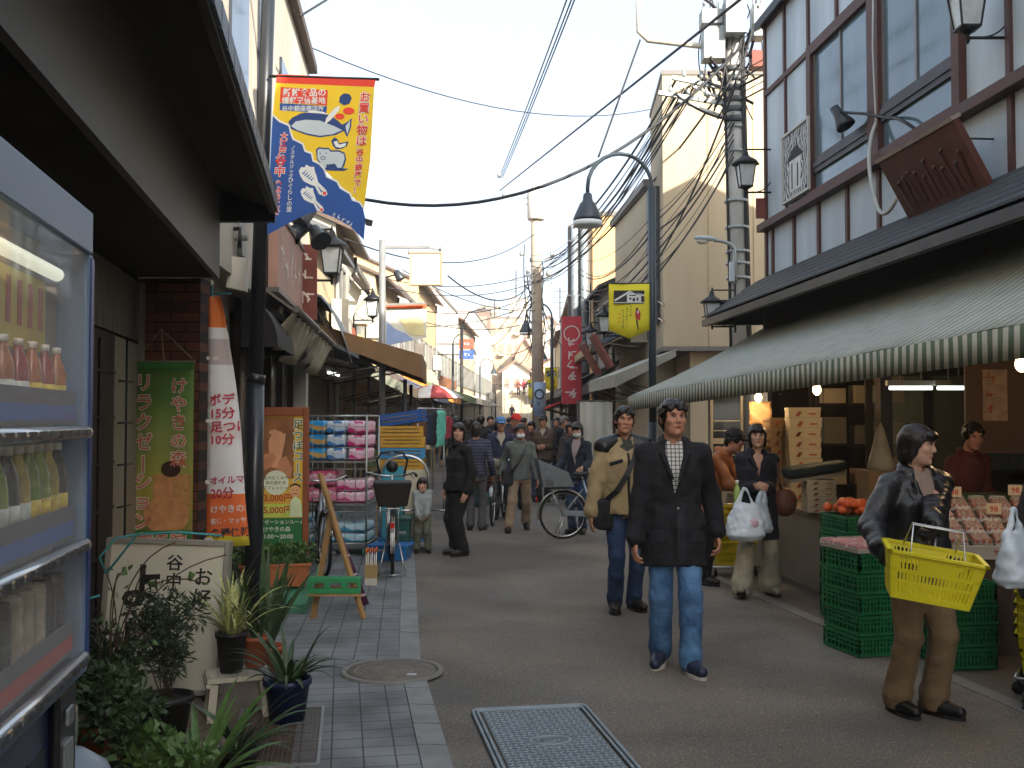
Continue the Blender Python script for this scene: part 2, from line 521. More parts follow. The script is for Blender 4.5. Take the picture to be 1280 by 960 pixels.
m3=n.new('ShaderNodeMix');m3.data_type='RGBA';m3.blend_type='MULTIPLY';m3.inputs[0].default_value=.6;l.new(m2.outputs[2],m3.inputs[6]);l.new(s1,m3.inputs[7])
m4=n.new('ShaderNodeMix');m4.data_type='RGBA';m4.blend_type='MULTIPLY';m4.inputs[0].default_value=.9;l.new(m3.outputs[2],m4.inputs[6]);l.new(s2,m4.inputs[7])
hs.inputs['Value'].default_value=1.25;l.new(m4.outputs[2],hs.inputs['Color']);l.new(hs.outputs[0],b.inputs['Base Color'])
bump_from(n,l,b,n1.outputs['Fac'],0.5,0.008)
ASPH=m
CONC=M('worn_concrete','6d665c',0.85,0.25,2.5,0.25,90)
KERB=M('kerb_concrete','7b7e7d',0.8,0.18,5,0.2,120)
m=M('paving_tiles','77807f',0.7,0)
n,l,b=nodes_of(m)
tc=n.new('ShaderNodeTexCoord')
bk=n.new('ShaderNodeTexBrick');bk.offset=0;bk.inputs['Scale'].default_value=1.0
bk.inputs['Brick Width'].default_value=0.154;bk.inputs['Row Height'].default_value=0.146;bk.inputs['Mortar Size'].default_value=0.0045
bk.inputs['Color1'].default_value=(*lin(hx('7e8284')),1);bk.inputs['Color2'].default_value=(*lin(hx('74787a')),1);bk.inputs['Mortar'].default_value=(*lin(hx('3b3c3a')),1)
bk.inputs['Bias'].default_value=-0.2
l.new(tc.outputs['Object'],bk.inputs['Vector'])
nz=n.new('ShaderNodeTexNoise');nz.inputs['Scale'].default_value=2.2;nz.inputs['Detail'].default_value=8;l.new(tc.outputs['Object'],nz.inputs['Vector'])
cc=ramp(n,l,nz.outputs['Fac'],[(0.3,'8a8782'),(0.65,'ffffff')])
mx=n.new('ShaderNodeMix');mx.data_type='RGBA';mx.blend_type='MULTIPLY';mx.inputs[0].default_value=0.8
l.new(bk.outputs['Color'],mx.inputs[6]);l.new(cc,mx.inputs[7]);l.new(mx.outputs[2],b.inputs['Base Color'])
bump_from(n,l,b,bk.outputs['Fac'],-0.6,0.006)
TILE=m
g=MB();g.sheet([(-400,-300,-0.012),(400,-300,-0.012),(400,900,-0.012),(-400,900,-0.012)])
struct(g.build('ground',CONC))
KE=[(0.9,-2.0),(-0.27,4.83),(-0.62,7.0),(-1.18,12.4),(-2.5,27),(-2.5,60),(-1.2,93)]
RE=[(4.0,-2.0),(2.88,5.7),(2.03,10.8),(1.75,14),(1.7,27),(2.0,60),(2.6,93)]
g=MB()
for i in range(6):
 a,c=KE[i],KE[i+1];d,e=RE[i],RE[i+1]
 g.sheet([(a[0],a[1],0),(d[0]+0.0,d[1],0),(e[0],e[1],0),(c[0],c[1],0)])
struct(g.build('road',ASPH))
g=MB()
for i in range(6):
 d,e=RE[i],RE[i+1]
 g.hexa([(d[0],d[1],-0.01),(d[0]+0.13,d[1],-0.01),(e[0]+0.13,e[1],-0.01),(e[0],e[1],-0.01)],[(d[0],d[1],0.006),(d[0]+0.13,d[1],0.002),(e[0]+0.13,e[1],0.006),(e[0],e[1],0.006)])
struct(g.build('kerb',M('gutter_concrete','6f6e6a',0.8,0.2,5,0.2,90)))
g=MB()
for i in range(6):
 d,e=RE[i],RE[i+1]
 g.sheet([(d[0]+0.13,d[1],-0.004),(d[0]+6,d[1],-0.004),(e[0]+6,e[1],-0.004),(e[0]+0.13,e[1],-0.004)])
struct(g.build('pavement',M('dark_apron_concrete','57534e',0.8,0.25,2.0,0.3,70)))
KW=0.145
g=MB()
for i in range(6):
 a,c=KE[i],KE[i+1]
 k=max(6 if i<3 else 1,1)
 for j in range(k):
  p=[a[t]+(c[t]-a[t])*j/k for t in(0,1)];q=[a[t]+(c[t]-a[t])*((j+1)/k-(0.006 if k>1 else 0)) for t in(0,1)]
  g.hexa([(p[0]-KW,p[1],-0.01),(p[0],p[1],-0.01),(q[0],q[1],-0.01),(q[0]-KW,q[1],-0.01)],[(p[0]-KW,p[1],0.02),(p[0],p[1],0.016),(q[0],q[1],0.016),(q[0]-KW,q[1],0.02)])
struct(g.build('kerb',KERB))
def walk(i0,i1,w,ang):
 g=MB();a,c=KE[i0],KE[i1]
 o=Vector((a[0]-KW,a[1],0));rot=RZ(-ang)
 pts=[]
 for k in range(i0,i1+1):pts.append(Vector((KE[k][0]-KW-0.004,KE[k][1],0.014)))
 for k in range(i1,i0-1,-1):pts.append(Vector((KE[k][0]-KW-w,KE[k][1],0.014)))
 g.sheet([rot@(p-o) for p in pts])
 s=g.build('sidewalk',TILE);s.location=o;s.rotation_euler=(0,0,ang);struct(s)
walk(0,2,0.62,R(9.4));walk(2,3,1.0,R(5.9));walk(3,6,1.6,R(3.0))
g=MB()
for i in range(6):
 a,c=KE[i],KE[i+1];w=0.62 if i<2 else(1.0 if i==2 else 1.6)
 g.sheet([(a[0]-KW-w-6,a[1],-0.004),(a[0]-KW-w,a[1],0.004),(c[0]-KW-w,c[1],0.004),(c[0]-KW-w-6,c[1],-0.004)])
struct(g.build('pavement',M('forecourt_concrete','6a5f52',0.85,0.3,2.2,0.3,80)))
# ------------------------------------------------------------------ covers in the ground
IRON=M('cast_iron','6c7478',0.5,0.2,7,metal=0.35)
c=G(490,842)
t=thing('manhole_cover','round brown-grey manhole cover lying across the kerb of the tiled sidewalk','manhole cover',(c.x,c.y,0.012))
g=MB();g.lathe([(0.0,0.012),(0.285,0.012),(0.288,0.0)],n=48)
for ring in(0.06,0.12,0.18,0.24):
 g.lathe([(ring-0.009,0.0122),(ring-0.007,0.0142),(ring+0.007,0.0142),(ring+0.009,0.0122)],n=48)
for k in range(36):
 a=k*math.pi/18
 for r0 in(.08,.14,.20):g.box(r0,r0+.03,-0.008,0.008,0.0122,0.0138,RZ(a+r0))
g.build('lid',M('worn_cover_iron','6b655b',0.75,0.25,10),t)
g=MB();g.lathe([(0.293,0.0),(0.293,0.0145),(0.33,0.0145),(0.335,0.0)],n=48);g.build('rim',M('worn_rim','74736d',.65,.2,8,metal=.2),t)
g=MB();g.box(0.11,0.17,-0.15,-0.11,0.0156,0.0166);g.build('keyhole_plate',M('pale_metal','a8adad',0.4,0.1,metal=0.6),t)
t=thing('utility_cover','rectangular steel access cover with raised studs set in the asphalt','access cover',(0.195,5.27,0.004),R(9.6))
g=MB()
W_,L_=0.325,0.60
g.slab([(-W_+0.05,-L_+0.05,0.004),(W_-0.05,-L_+0.05,0.004),(W_-0.05,L_-0.05,0.004),(-W_+0.05,L_-0.05,0.004)],0.008)
g.build('plate',M('cover_steel','5f6a70',0.6,0.15,8,metal=0.2),t)
g=MB()
for i in range(16):
 for j in range(30):
  x=-W_+0.07+i*(2*W_-0.14)/15;y=-L_+0.07+j*(2*L_-0.14)/29
  if(x/0.12)**2+((y)/0.085)**2<1.25:continue
  a=R(38 if(i+j)%2 else-38)
  g.box(-0.0135,0.0135,-0.006,0.006,0.008,0.0125,TR(x,y,0)@RZ(a))
sd_=g.build('studs',M('stud_steel','8a959b',0.5,0.15,8,metal=0.3),t)
g=MB()
e=[(-W_,-L_),(W_,-L_),(W_,L_),(-W_,L_)]
for w0,w1,z in((0.0,0.022,0.013),(0.026,0.046,0.011)):
 pts=[]
 for a_ in range(4):
  cx,cy=((-1,-1),(1,-1),(1,1),(-1,1))[a_]
  for k in range(5):
   an=math.pi+a_*math.pi/2+k*math.pi/8
   r_=0.05-w0
   pts.append((cx*(W_-0.05)+math.cos(an)*r_,cy*(L_-0.05)+math.sin(an)*r_,z-0.004))
 wd_=w1-w0
 inner=[Vector(p)*1 for p in pts]
 g.tube(pts,wd_/2,6,closed=True)
g.build('frame',M('cover_frame_steel','7f8b92',0.55,0.15,8,metal=0.2),t)
g=MB();T_=Matrix.Diagonal((1.45,1.0,1.0,1.0))
g.lathe([(0.066,0.0085),(0.067,0.0125),(0.075,0.0125),(0.076,0.0085)],n=28,T=T_)
g.lathe([(0.044,0.0085),(0.044,0.0125),(0.05,0.0125),(0.05,0.0085)],c=(-0.02,0,0),n=24)
g.tube([(0.03,-0.03,0.011),(0.045,0.0,0.011),(0.038,0.035,0.011),(0.06,0.03,0.011)],0.004,6)
g.tube([(-0.045,0,0.011),(-0.02,0.012,0.011),(0.0,0,0.011),(-0.02,-0.015,0.011)],0.004,6,closed=True)
g.build('emblem',M('stud_steel'),t)
c=G(352,915)
t=thing('drain_grate','flat rusty mesh grating on the ground in front of the navy flower pot','grating',(c.x,c.y-0.1,0.006),R(9))
g=MB()
for k in range(19):g.box(-0.21+k*0.0233-0.002,-0.21+k*0.0233+0.002,-0.48,0.48,0.004,0.012)
for k in range(41):g.box(-0.21,0.21,-0.48+k*0.024-0.0015,-0.48+k*0.024+0.0015,0.004,0.010)
g.build('bars',M('rusty_steel','5b4f46',0.6,0.3,10,metal=0.4),t)
g=MB()
for s_ in(-1,1):
 g.box(s_*0.222-0.008,s_*0.222+0.008,-0.495,0.495,0.0,0.016);g.box(-0.214,0.214,s_*0.488-0.007,s_*0.488+0.007,0.0,0.0155)
g.build('frame',M('grate_frame','8b8d8a',0.45,0.15,metal=0.6),t)
g=MB();g.sheet([(-0.21,-0.48,0.001),(0.21,-0.48,0.001),(0.21,0.48,0.001),(-0.21,0.48,0.001)]);g.build('pit',M('dark_pit','3a322b',0.9),t)
# ------------------------------------------------------------------ left: the near shop with its deep eave, entrance recess and brick pier
DARK=M('dark_timber','241d18',0.7,0.25,4,0.15)
BLACK=M('black_paint','15171a',0.45,0.1)
KX=-0.168
NB=Fac(-2.79,7.6,KX)
NE=Fac(-1.79,7.6,KX)
NBm=Fac(-2.20,7.6,KX)
t=thing('shop_house','dark near shop house with deep tiled eave above the vending machine','shop building',(-3.2,5.0,0))
LSH=t
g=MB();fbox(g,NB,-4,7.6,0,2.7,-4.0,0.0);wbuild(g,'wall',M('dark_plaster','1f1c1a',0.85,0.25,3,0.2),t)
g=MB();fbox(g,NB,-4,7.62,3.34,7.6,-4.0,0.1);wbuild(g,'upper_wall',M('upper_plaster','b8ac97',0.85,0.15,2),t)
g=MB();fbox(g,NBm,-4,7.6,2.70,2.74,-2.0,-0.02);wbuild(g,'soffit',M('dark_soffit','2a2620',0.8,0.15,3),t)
g=MB();fbox(g,NBm,-4,7.602,2.69,3.33,-0.02,0.02);wbuild(g,'drop_beam',M('grey_fascia','6a6660',0.55,0.12,1.5),t)
g=MB();fslope(g,NBm,-4,7.6,(0.0,3.40),(0.42,3.24),0.035);wbuild(g,'eave_soffit',M('eave_board','45423c',0.7,0.1,2),t)
g=MB();fslope(g,NBm,-4,7.62,(-0.6,3.63),(0.44,3.30),0.055);fbox(g,NE,-4,7.62,3.17,3.26,-0.02,0.02);fbox(g,NE,7.6,7.66,3.12,3.42,-0.6,0.02)
wbuild(g,'eave_frame',BLACK,t)
g=MB();TILEK=M('grey_roof_tile','59616a',0.5,0.2,6)
for i in range(48):
 Y=-4+i*0.242
 fslope(g,NE,Y,Y+0.232,(-0.55,3.475),(0.035,3.305),0.04)
 fbox(g,NE,Y+0.01,Y+0.226,3.19,3.30,0.022,0.04)
wbuild(g,'eave_tiles',TILEK,t)
# the pier of brick that closes the entrance, facing the camera
m=M('old_brick','5b352b',0.85,0)
n,l,b=nodes_of(m)
tc=n.new('ShaderNodeTexCoord');mp=n.new('ShaderNodeMapping');mp.inputs['Rotation'].default_value=(R(90),0,0);l.new(tc.outputs['Object'],mp.inputs[0])
bk=n.new('ShaderNodeTexBrick');bk.inputs['Scale'].default_value=1;bk.inputs['Brick Width'].default_value=0.22;bk.inputs['Row Height'].default_value=0.074;bk.inputs['Mortar Size'].default_value=0.006
bk.inputs['Color1'].default_value=(*lin(hx('6e4233')),1);bk.inputs['Color2'].default_value=(*lin(hx('4a2b24')),1);bk.inputs['Mortar'].default_value=(*lin(hx('2c2521')),1)
l.new(mp.outputs[0],bk.inputs['Vector']);l.new(bk.outputs['Color'],b.inputs['Base Color']);bump_from(n,l,b,bk.outputs['Fac'],-0.8,0.01)
g=MB();g.box(-2.79,-2.32,7.6,7.9,0,2.695);wbuild(g,'brick_pier',m,t)
# door, corrugated sheet, cream strip and pipe rack on the entrance wall
def onNB(px,py,off=0.0):return NB.at(px,py,off)
ya,yb=onNB(108,500).y,onNB(137,500).y
g=MB();fbox(g,NB,ya-1.0,yb,0.02,2.2,0.004,0.03)
for k in range(7):fbox(g,NB,ya-1.0+0.02,yb-0.02,0.2+k*0.29,0.215+k*0.29,0.03,0.045)
for k in range(4):fbox(g,NB,ya-0.98+k*0.38,ya-0.94+k*0.38,0.1,2.15,0.03,0.042)
dr=wbuild(g,'lattice_door',M('lattice_wood','1f1814',0.6,0.2,6),t)
g=MB();fbox(g,NB,ya-0.6,7.58,2.22,2.66,0.004,0.02);wbuild(g,'corrugated_panel',Mribs('corrugated_tan','6d6558',1,16),t)
yc,yd=onNB(150,500).y,onNB(170,500).y
g=MB();fbox(g,NB,yb+0.02,yd+0.05,0.0,2.2,0.004,0.015);wbuild(g,'cream_board',M('cream_board','8f8672',0.75,0.15,2,streak=0.3),t)
g=MB();fbox(g,NB,yd-0.02,yd+0.05,0.0,2.66,0.016,0.06);wbuild(g,'downpipe',M('bare_alu','8e8f86',0.45,0.1,metal=0.4),t)
g=MB()
yy=onNB(145,500).y
g.tube([(NB.x(yy)+0.07,yy,0.3),(NB.x(yy)+0.07,yy,2.2)],0.008)
for k in range(6):
 z=0.5+k*0.28;g.tube([(NB.x(yy-0.12)+0.045,yy-0.12,z),(NB.x(yy+0.12)+0.09,yy+0.12,z)],0.007)
wbuild(g,'pipe_rack',BLACK,t)
# ------------------------------------------------------------------ vending machine
VX=Vector((-1.1,2.6,0));vang=math.atan2(0.986,-0.166)
t=thing('vending_machine','navy and pale blue drinks vending machine with lit bottle display','vending machine',(VX.x,VX.y,0.25),math.atan2(0.986,-0.168))
# local frame: +x along the front (away), -y out to the street ; width 1.05 to -x
NAVY=M('navy_enamel','14224a',0.35,0.1,3,coat=0.3)
PBLUE=M('pale_blue_enamel','5d7590',0.4,0.08,3)
VH=1.925;VW=1.08
def vz(py,px=90):
 p=P(px,py,2.6 if px>60 else 2.4);return p.z-0.25
g=MB();g.box(-VW,0,0.055,0.72,0,VH);g.box(-VW,0,0.0,0.055,0,0.80);wb_=g.build('cabinet',NAVY,t,0.008)
g=MB();z1,z0=VH-0.002,0.80
fr=0.055
g.box(-VW,0,-0.03,0.054,VH-0.11,VH);g.box(-0.028,0.001,-0.03,0.054,z0,VH-0.11);g.box(-VW,-VW+0.03,-0.03,0.054,z0,VH-0.11);g.box(-VW,0.001,-0.03,0.054,z0-0.035,z0)
g.build('front_frame',PBLUE,t,0.006)
g=MB();g.box(-0.029,-0.001,-0.034,-0.031,z0,VH-0.12);g.build('blue_trim',M('trim_blue','1d3878',0.4,0.05),t)
g=MB();g.box(-VW+0.03,-0.03,0.05,0.0535,z0,VH-0.11);g.build('display_back',M('display_back','7d8074',0.6,0.06),t)
g=MB();g.box(-VW+0.03,-0.03,-0.022,-0.018,z0,VH-0.11)
gl=M('display_glass','ffffff',0.03,0,trans=0.0,alpha=0.13,spec=0.7);gl.use_backface_culling=False
g.build('glass',gl,t)
g=MB();g.tube([(-VW+0.08,0.0,VH-0.19),(-0.22,0.0,VH-0.19)],0.016,10);g.build('light_tube',M('tube_light','e8ead0',0.4,0,emit=0.2),t)
CHR=M('chrome','b9bcbc',0.25,0.05,metal=0.85)
cans=[('lime_label','7d9433'),('lemon_label','a89838'),('dark_label','2b2a30'),('tea_label','6d8a2e'),('cream_can','a39a84'),('black_can','26272b'),('red_label','8f3d36'),('orange_label','a3653a')]
rows=[(vz(540),'shelf_top'),(vz(677),'shelf_mid'),(vz(815),'shelf_low')]
SH=M('shelf_grey','555f68',0.5,0.08)
for ri,(z,_) in enumerate(rows):
 g=MB();g.tube([(-VW+0.05,-0.035,z),(-0.07,-0.035,z)],0.017,10);rl=g.build('selector_rail',CHR,t)
 for k in range(13):g=MB();g.box(-0.13-k*0.075-0.017,-0.13-k*0.075+0.017,-0.056,-0.05,z-0.008,z+0.008);g.build('button',M('button_dark','3a3c40',0.4),rl)
 g=MB();g.box(-VW+0.04,-0.09,-0.014,0.048,z+0.03,z+0.045);g.box(-VW+0.04,-0.09,-0.015,-0.011,z+0.02,z+0.10)
 g.build('shelf',SH,t)
 g=MB();g.box(-VW+0.04,-0.10,-0.0165,-0.0155,z+0.03,z+0.065);g.build('price_strip',M('strip_red' if ri==2 else 'strip_blue','a83e33' if ri==2 else '2f67a8',0.5,0.1),t)
def bottle(x,z,h,r,col,cap=True):
 g=MB()
 if cap:g.lathe([(r*0.9,0),(r,0.01),(r,h*0.6),(r*0.8,h*0.74),(r*0.42,h*0.88),(r*0.42,h*0.93)],c=(x,0.018,z),n=14)
 else:g.lathe([(r*0.85,0),(r,0.008),(r,h*0.93),(r*0.86,h)],c=(x,0.018,z),n=14)
 o=g.build('drink_bottle' if cap else 'drink_can',M(*col,0.25,0.25,30,coat=0.4),t)
 g=MB()
 if cap:
  g.lathe([(r*0.5,h*0.93),(r*0.5,h),(r*0.45,h+0.004)],c=(x,0.018,z),n=12);g.build('cap',M('cap_white','d8d8cc',0.4,0.05),o)
  g=MB();g.lathe([(r*1.02,h*0.2),(r*1.02,h*0.42)],c=(x,0.018,z),n=14);g.build('label_band',M('band_yellow' if x>-0.4 else 'band_white','d9c34a' if x>-0.4 else 'c8d0c8',0.4,0.3,40),o)
for k in range(9):
 bottle(-0.145-k*0.1,rows[0][0]+0.05,0.15,0.022,cans[[7,6,7,6,7,6,3,0,2][k]])
 bottle(-0.14-k*0.075,rows[1][0]+0.05,0.20,0.028,cans[[2,1,0,3,1,2,0,3,2][k]])
 bottle(-0.145-k*0.082,rows[2][0]+0.05,0.17,0.027,cans[[5,5,4,4,4,5,4,5,5][k]],False)
 # yellow banner card behind the glass with a row of red bottle pictures
g=MB();g.box(-0.86,-0.14,0.046,0.0495,rows[0][0]+0.19,rows[0][0]+0.36);g.build('advert_card',M('card_yellow','c9b84e',0.5,0.15),t)
g=MB()
for k in range(8):g.box(-0.20-k*0.08,-0.17-k*0.08,0.044,0.0455,rows[0][0]+0.24,rows[0][0]+0.34)
g.build('advert_print',M('print_red','b04a30',0.5,0.2,30),t)
# coin unit
g=MB();zc=0.66
g.box(-0.23,-0.07,-0.022,0.0,zc-0.16,zc+0.10);g.build('coin_panel',M('panel_black','17191c',0.35,0.1),t,0.012)
g=MB();g.box(-0.20,-0.13,-0.030,-0.0225,zc-0.10,zc-0.02);g.build('coin_slot',CHR,t);g=MB();g.box(-0.19,-0.14,-0.034,-0.0225,zc+0.02,zc+0.06);g.build('coin_return',M('panel_grey','7f8689',0.35,0.1,metal=0.5),t,0.004)
g=MB();g.lathe([(0.0,0.012),(0.02,0.012),(0.024,0.0)],c=(0,0,0),T=Matrix.Rotation(R(90),4,'X')@Matrix.Diagonal((1,2.4,1,1)));
g.v=[(x-0.035,y-0.002,z+zc-0.02) for x,y,z in g.v];g.build('lock_plate',CHR,t)
g=MB();g.box(-0.40,-0.27,-0.0035,-0.0005,zc-0.12,zc+0.0);g.build('dark_window',M('panel_black'),t)
g=MB();g.box(-0.25,-0.07,-0.0035,-0.0005,zc-0.30,zc-0.18);g.build('yellow_sticker',M('sticker_yellow','b9a92a',0.5,0.1),t)
g=MB();g.box(-VW,0.02,0.0,0.74,-0.25,-0.002);g.build('plinth',CONC,t)
# round recycling bin beside it
c=Vector((XP(86,3.0),3.0,-.03))
t=thing('recycling_bin','blue-grey round-topped bottle bin with a dark hole next to the vending machine','bin',c)
g=MB();g.lathe([(0.15,0),(0.16,0.02),(0.16,0.52),(0.15,0.60),(0.12,0.67),(0.06,0.715),(0.0,0.725)],n=28);g.build('body',M('bin_plastic','7d8c9a',0.4,0.1,4),t)
g=MB();g.disc((0,0,0),0.052,20,(0.62,-0.6,0.55));g.v=[(x+0.098,y-0.095,z+0.62) for x,y,z in g.v];g.build('hole',M('hole_black','0a0a0a',0.9,0),t)
# ------------------------------------------------------------------ right: the half-timbered greengrocer's building
TB=Fac(3.5,14.0,-0.074)
WHITEP=M('white_plaster','b4c1ca',0.8,0.17,2.2,0.08,40,streak=0.2)
BROWN=M('stained_timber','4b2c26',0.6,0.2,5)
GLASS=M('window_glass','5a6f7b',0.12,0.25,1.6,spec=0.5,streak=.25)
DGLASS=M('dark_glass','2c3440',0.08,0.1,0.8,spec=0.9)
TILEB=M('blue_grey_tile','2a3138',0.6,0.2,5)
CREAM=M('cream_soffit','b8ae9a',0.8,0.1,2)
t=thing('timber_building','white half-timbered two storey shop with brown beams above the striped awning','building',(5.5,11,0))
TBT=t
Z1=3.55
g=MB();fbox(g,TB,6.6,14,Z1-.6,7.15,0,5.0)
gz=lambda o:7.15+.5*min(o+.5,5.5-o+.0)
x0,x1=TB.x(14),TB.x(14)+5
for Y in(6.6,13.98):g.slab([(TB.x(Y),Y,7.15),(TB.x(Y)+5,Y,7.15),(TB.x(Y)+2.5,Y,8.4)],.04)
wbuild(g,'wall',WHITEP,t)
g=MB();fslope(g,TB,6.4,14.03,(-.14,7.12),(2.5,8.5),.12);fslope(g,TB,6.4,14.03,(2.5,8.5),(5.4,7.05),.12);wbuild(g,'roof',TILEB,t)
def tb(px,py):q=TB.at(px,py);return q.y,q.z
g=MB()
def beam_v(px,pya,pyb,w=.07,o=-.03):
 Y,za=tb(px,pya);_,zb_=tb(px,pyb);fbox(g,TB,Y-w/2,Y+w/2,min(za,zb_),max(za,zb_),o,.01)
def beam_h(pxa,pya,pxb,pyb,w=.07,o=-.035):
 Ya,za=tb(pxa,pya);Yb,zb_=tb(pxb,pyb);z=(za+zb_)/2;fbox(g,TB,min(Ya,Yb),max(Ya,Yb),z-w/2,z+w/2,o,.012)
z_up=tb(985,92)[1];z_sill=tb(1000,262)[1]
fbox(g,TB,6.6,13.99,z_up-.035,z_up+.035,-.035,.012)
fbox(g,TB,6.6,14.03,z_sill-.05,z_sill+.05,-.13,.012)
fbox(g,TB,13.93,14.01,Z1,7.15,-.03,.05)
for px in(982,1012,1048,1080):Y=tb(px,90)[0];fbox(g,TB,Y-.03,Y+.03,z_up+.036,7.1,-.03,.012)
Y=tb(984,200)[0];fbox(g,TB,Y-.025,Y+.025,z_sill+.051,z_up-.036,-.03,.012)
for px in(967,994,1025,1061,1101,1266):Y=tb(px,290 if px<1110 else 150)[0];fbox(g,TB,Y-.035,Y+.035,Z1-.1,z_sill-.051,-.03,.012)
Y=tb(1264,100)[0];fbox(g,TB,Y-.035,Y+.035,z_sill+.051,z_up-.036,-.03,.012)
fbox(g,TB,6.6,13.98,7.02,7.12,-.05,.012)
wbuild(g,'timber_frame',BROWN,t,.004)
# two tall windows
for(pa,pb,zlo) in((1020,1092,tb(1025,243)[1]),(1106,1199,tb(1110,193)[1])):
 Ya,Yb=tb(pa,150)[0],tb(pb,120)[0];y0,y1=min(Ya,Yb),max(Ya,Yb);zh=tb(1020,68)[1] if pa<1050 else 6.6
 zlo=z_sill+.06
 g=MB();fw=.13
 fbox(g,TB,y0-fw,y0,zlo-.02,zh+fw,-.07,.06);fbox(g,TB,y1,y1+fw,zlo-.02,zh+fw,-.07,.06);fbox(g,TB,y0,y1,zh,zh+fw,-.068,.06);fbox(g,TB,y0,y1,zlo-.02,zlo+.05,-.066,.06)
 zm=tb(1029,203)[1] if pa<1050 else tb(1108,141)[1]
 w_=wbuild(g,'window',BROWN,t)
 g=MB();fbox(g,TB,y0,y1,zm-.09,zm+.09,-.045,.05);fbox(g,TB,y0,y1,zm-.03,zm+.03,-.06,-.046)
 wbuild(g,'mid_rail',M('dark_rail','2a2224',0.5,0.1),w_)
 g=MB();fbox(g,TB,y0,y1,zlo+.05,zm-.09,-.012,-.004);fbox(g,TB,y0,y1,zm+.09,zh,-.012,-.004);wbuild(g,'pane',GLASS,w_)
 ym=(y0+y1)/2
 for p_ in((ym-.02,ym+.02),(y0+.001,y0+.06),(y1-.06,y1-.001)):g=MB();fbox(g,TB,*p_,zm+.09,zh,-.028,-.014);wbuild(g,'sash',M('sash_grey','6a6763',0.4,0.1,metal=0.3),w_)
 # eave roof over the shop front
g=MB();fslope(g,TB,6.0,14.25,(-.80,3.03),(0.0,3.58),.07);fbox(g,TB,6.0,14.27,2.93,3.02,-.83,-.76);fbox(g,TB,14.2,14.28,2.95,3.3,-.76,.05)
wbuild(g,'eave',BLACK,t)
g=MB()
for j in range(6):
 f0,f1=j/6,(j+1)/6
 for i in range(34):
  Y=6.0+i*.243+(.12 if j%2 else 0)
  if Y+.235>14.27:continue
  o0,o1=-.83+.83*f0,-.83+.83*(f1+.06)
  fslope(g,TB,Y,Y+.236,(o0,3.045+.55*f0+.022),(min(o1,0.02),3.045+.55*min(f1+.06,1.02)+.006),.02)
wbuild(g,'eave_tiles',TILEB,t)
g=MB();fslope(g,TB,6.0,14.2,(-.775,2.955),(-.065,3.44),.03);wbuild(g,'eave_soffit',CREAM,t)
g=MB();fbox(g,TB,6.0,14.0,2.62,3.44,-.06,.05);wbuild(g,'shop_lintel',DARK,t)
# ground floor: back and side walls, ceiling of the shop
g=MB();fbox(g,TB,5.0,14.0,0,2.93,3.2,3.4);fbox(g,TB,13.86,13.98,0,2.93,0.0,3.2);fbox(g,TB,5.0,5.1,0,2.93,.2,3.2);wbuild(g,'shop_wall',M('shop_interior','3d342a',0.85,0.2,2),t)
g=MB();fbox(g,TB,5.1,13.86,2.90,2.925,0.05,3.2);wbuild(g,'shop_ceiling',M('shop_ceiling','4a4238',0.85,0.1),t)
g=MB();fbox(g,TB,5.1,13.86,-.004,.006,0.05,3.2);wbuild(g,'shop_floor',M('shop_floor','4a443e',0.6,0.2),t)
for Y in(7.2,10.4,13.8):g=MB();fbox(g,TB,Y-.06,Y+.06,0,2.62,-.05,.07);wbuild(g,'shop_post',DARK,t)
def lantern(label,loc,side,s=1.0,arm_h=.42,group='carriage lanterns on the facades'):
 """black carriage lantern on a wrought arm; side: direction from lamp to the wall along x"""
 t=thing('wall_lantern',label,'lantern',loc,0,group)
 g=MB();a=.085*s;b_=.125*s
 for k in range(4):
  an=R(45+90*k);c_,d=math.cos(an),math.sin(an)
  g.bar((c_*a*1.3,d*a*1.3,-.16*s),(c_*b_*1.3,d*b_*1.3,.14*s),.014*s)
 for z,r in((-.16*s,a),(.14*s,b_)):
  for k in range(4):
   p0,p1=R(45+90*k),R(135+90*k);g.bar((math.cos(p0)*r*1.3,math.sin(p0)*r*1.3,z),(math.cos(p1)*r*1.3,math.sin(p1)*r*1.3,z),.018*s)
 g.lathe([(.2*s,.15*s),(.17*s,.19*s),(.09*s,.24*s),(.05*s,.27*s),(.035*s,.33*s),(.012*s,.36*s),(0.0,.42*s)],n=8)
 g.lathe([(0.0,-.30*s),(.02*s,-.27*s),(.016*s,-.22*s),(.05*s,-.19*s),(a*1.1,-.165*s)],n=10)
 g.build('cage',BLACK,t)
 g=MB();w0,w1=a*.86,b_*.86
 g.hexa([(-w0,-w0,-.155*s),(w0,-w0,-.155*s),(w0,w0,-.155*s),(-w0,w0,-.155*s)],[(-w1,-w1,.135*s),(w1,-w1,.135*s),(w1,w1,.135*s),(-w1,w1,.135*s)])
 g.build('glass',M('lantern_glass','b9c0c0',0.3,0.12,9,spec=.6),t)
 g=MB();L=side*.36*s
 g.tube([(0,0,-.24*s),(L,0,-.24*s)],.014*s,8);g.tube([(0,0,.40*s),(0.02*side,0,.36*s),(L,0,.36*s)],.012*s,8)
 g.tube(bez((L*.95,0,-.1*s),(L*.7,0,-.24*s),(L*.3,0,-.235*s),6),.008*s,6)
 g.box(min(L,L+.025*side),max(L,L+.025*side),-.035*s,.035*s,-.34*s,.46*s);g.build('bracket',BLACK,t)
 return t
q=tb(1258,20);Y=q[0]
lantern('black carriage lantern high beside the upper windows, above the carved board',(P(1209,18,Y-.0).x,Y,P(1209,12,Y).z),1,.95)
lantern('black carriage lantern at the corner of the timber building before the concrete pole',(P(932,218,13.8).x,13.8,P(932,219,13.8).z),1,.98)
lantern('black carriage lantern below the far end of the tiled eave',(P(890,390,14.2).x,14.2,P(890,390,14.2).z),1,.85)
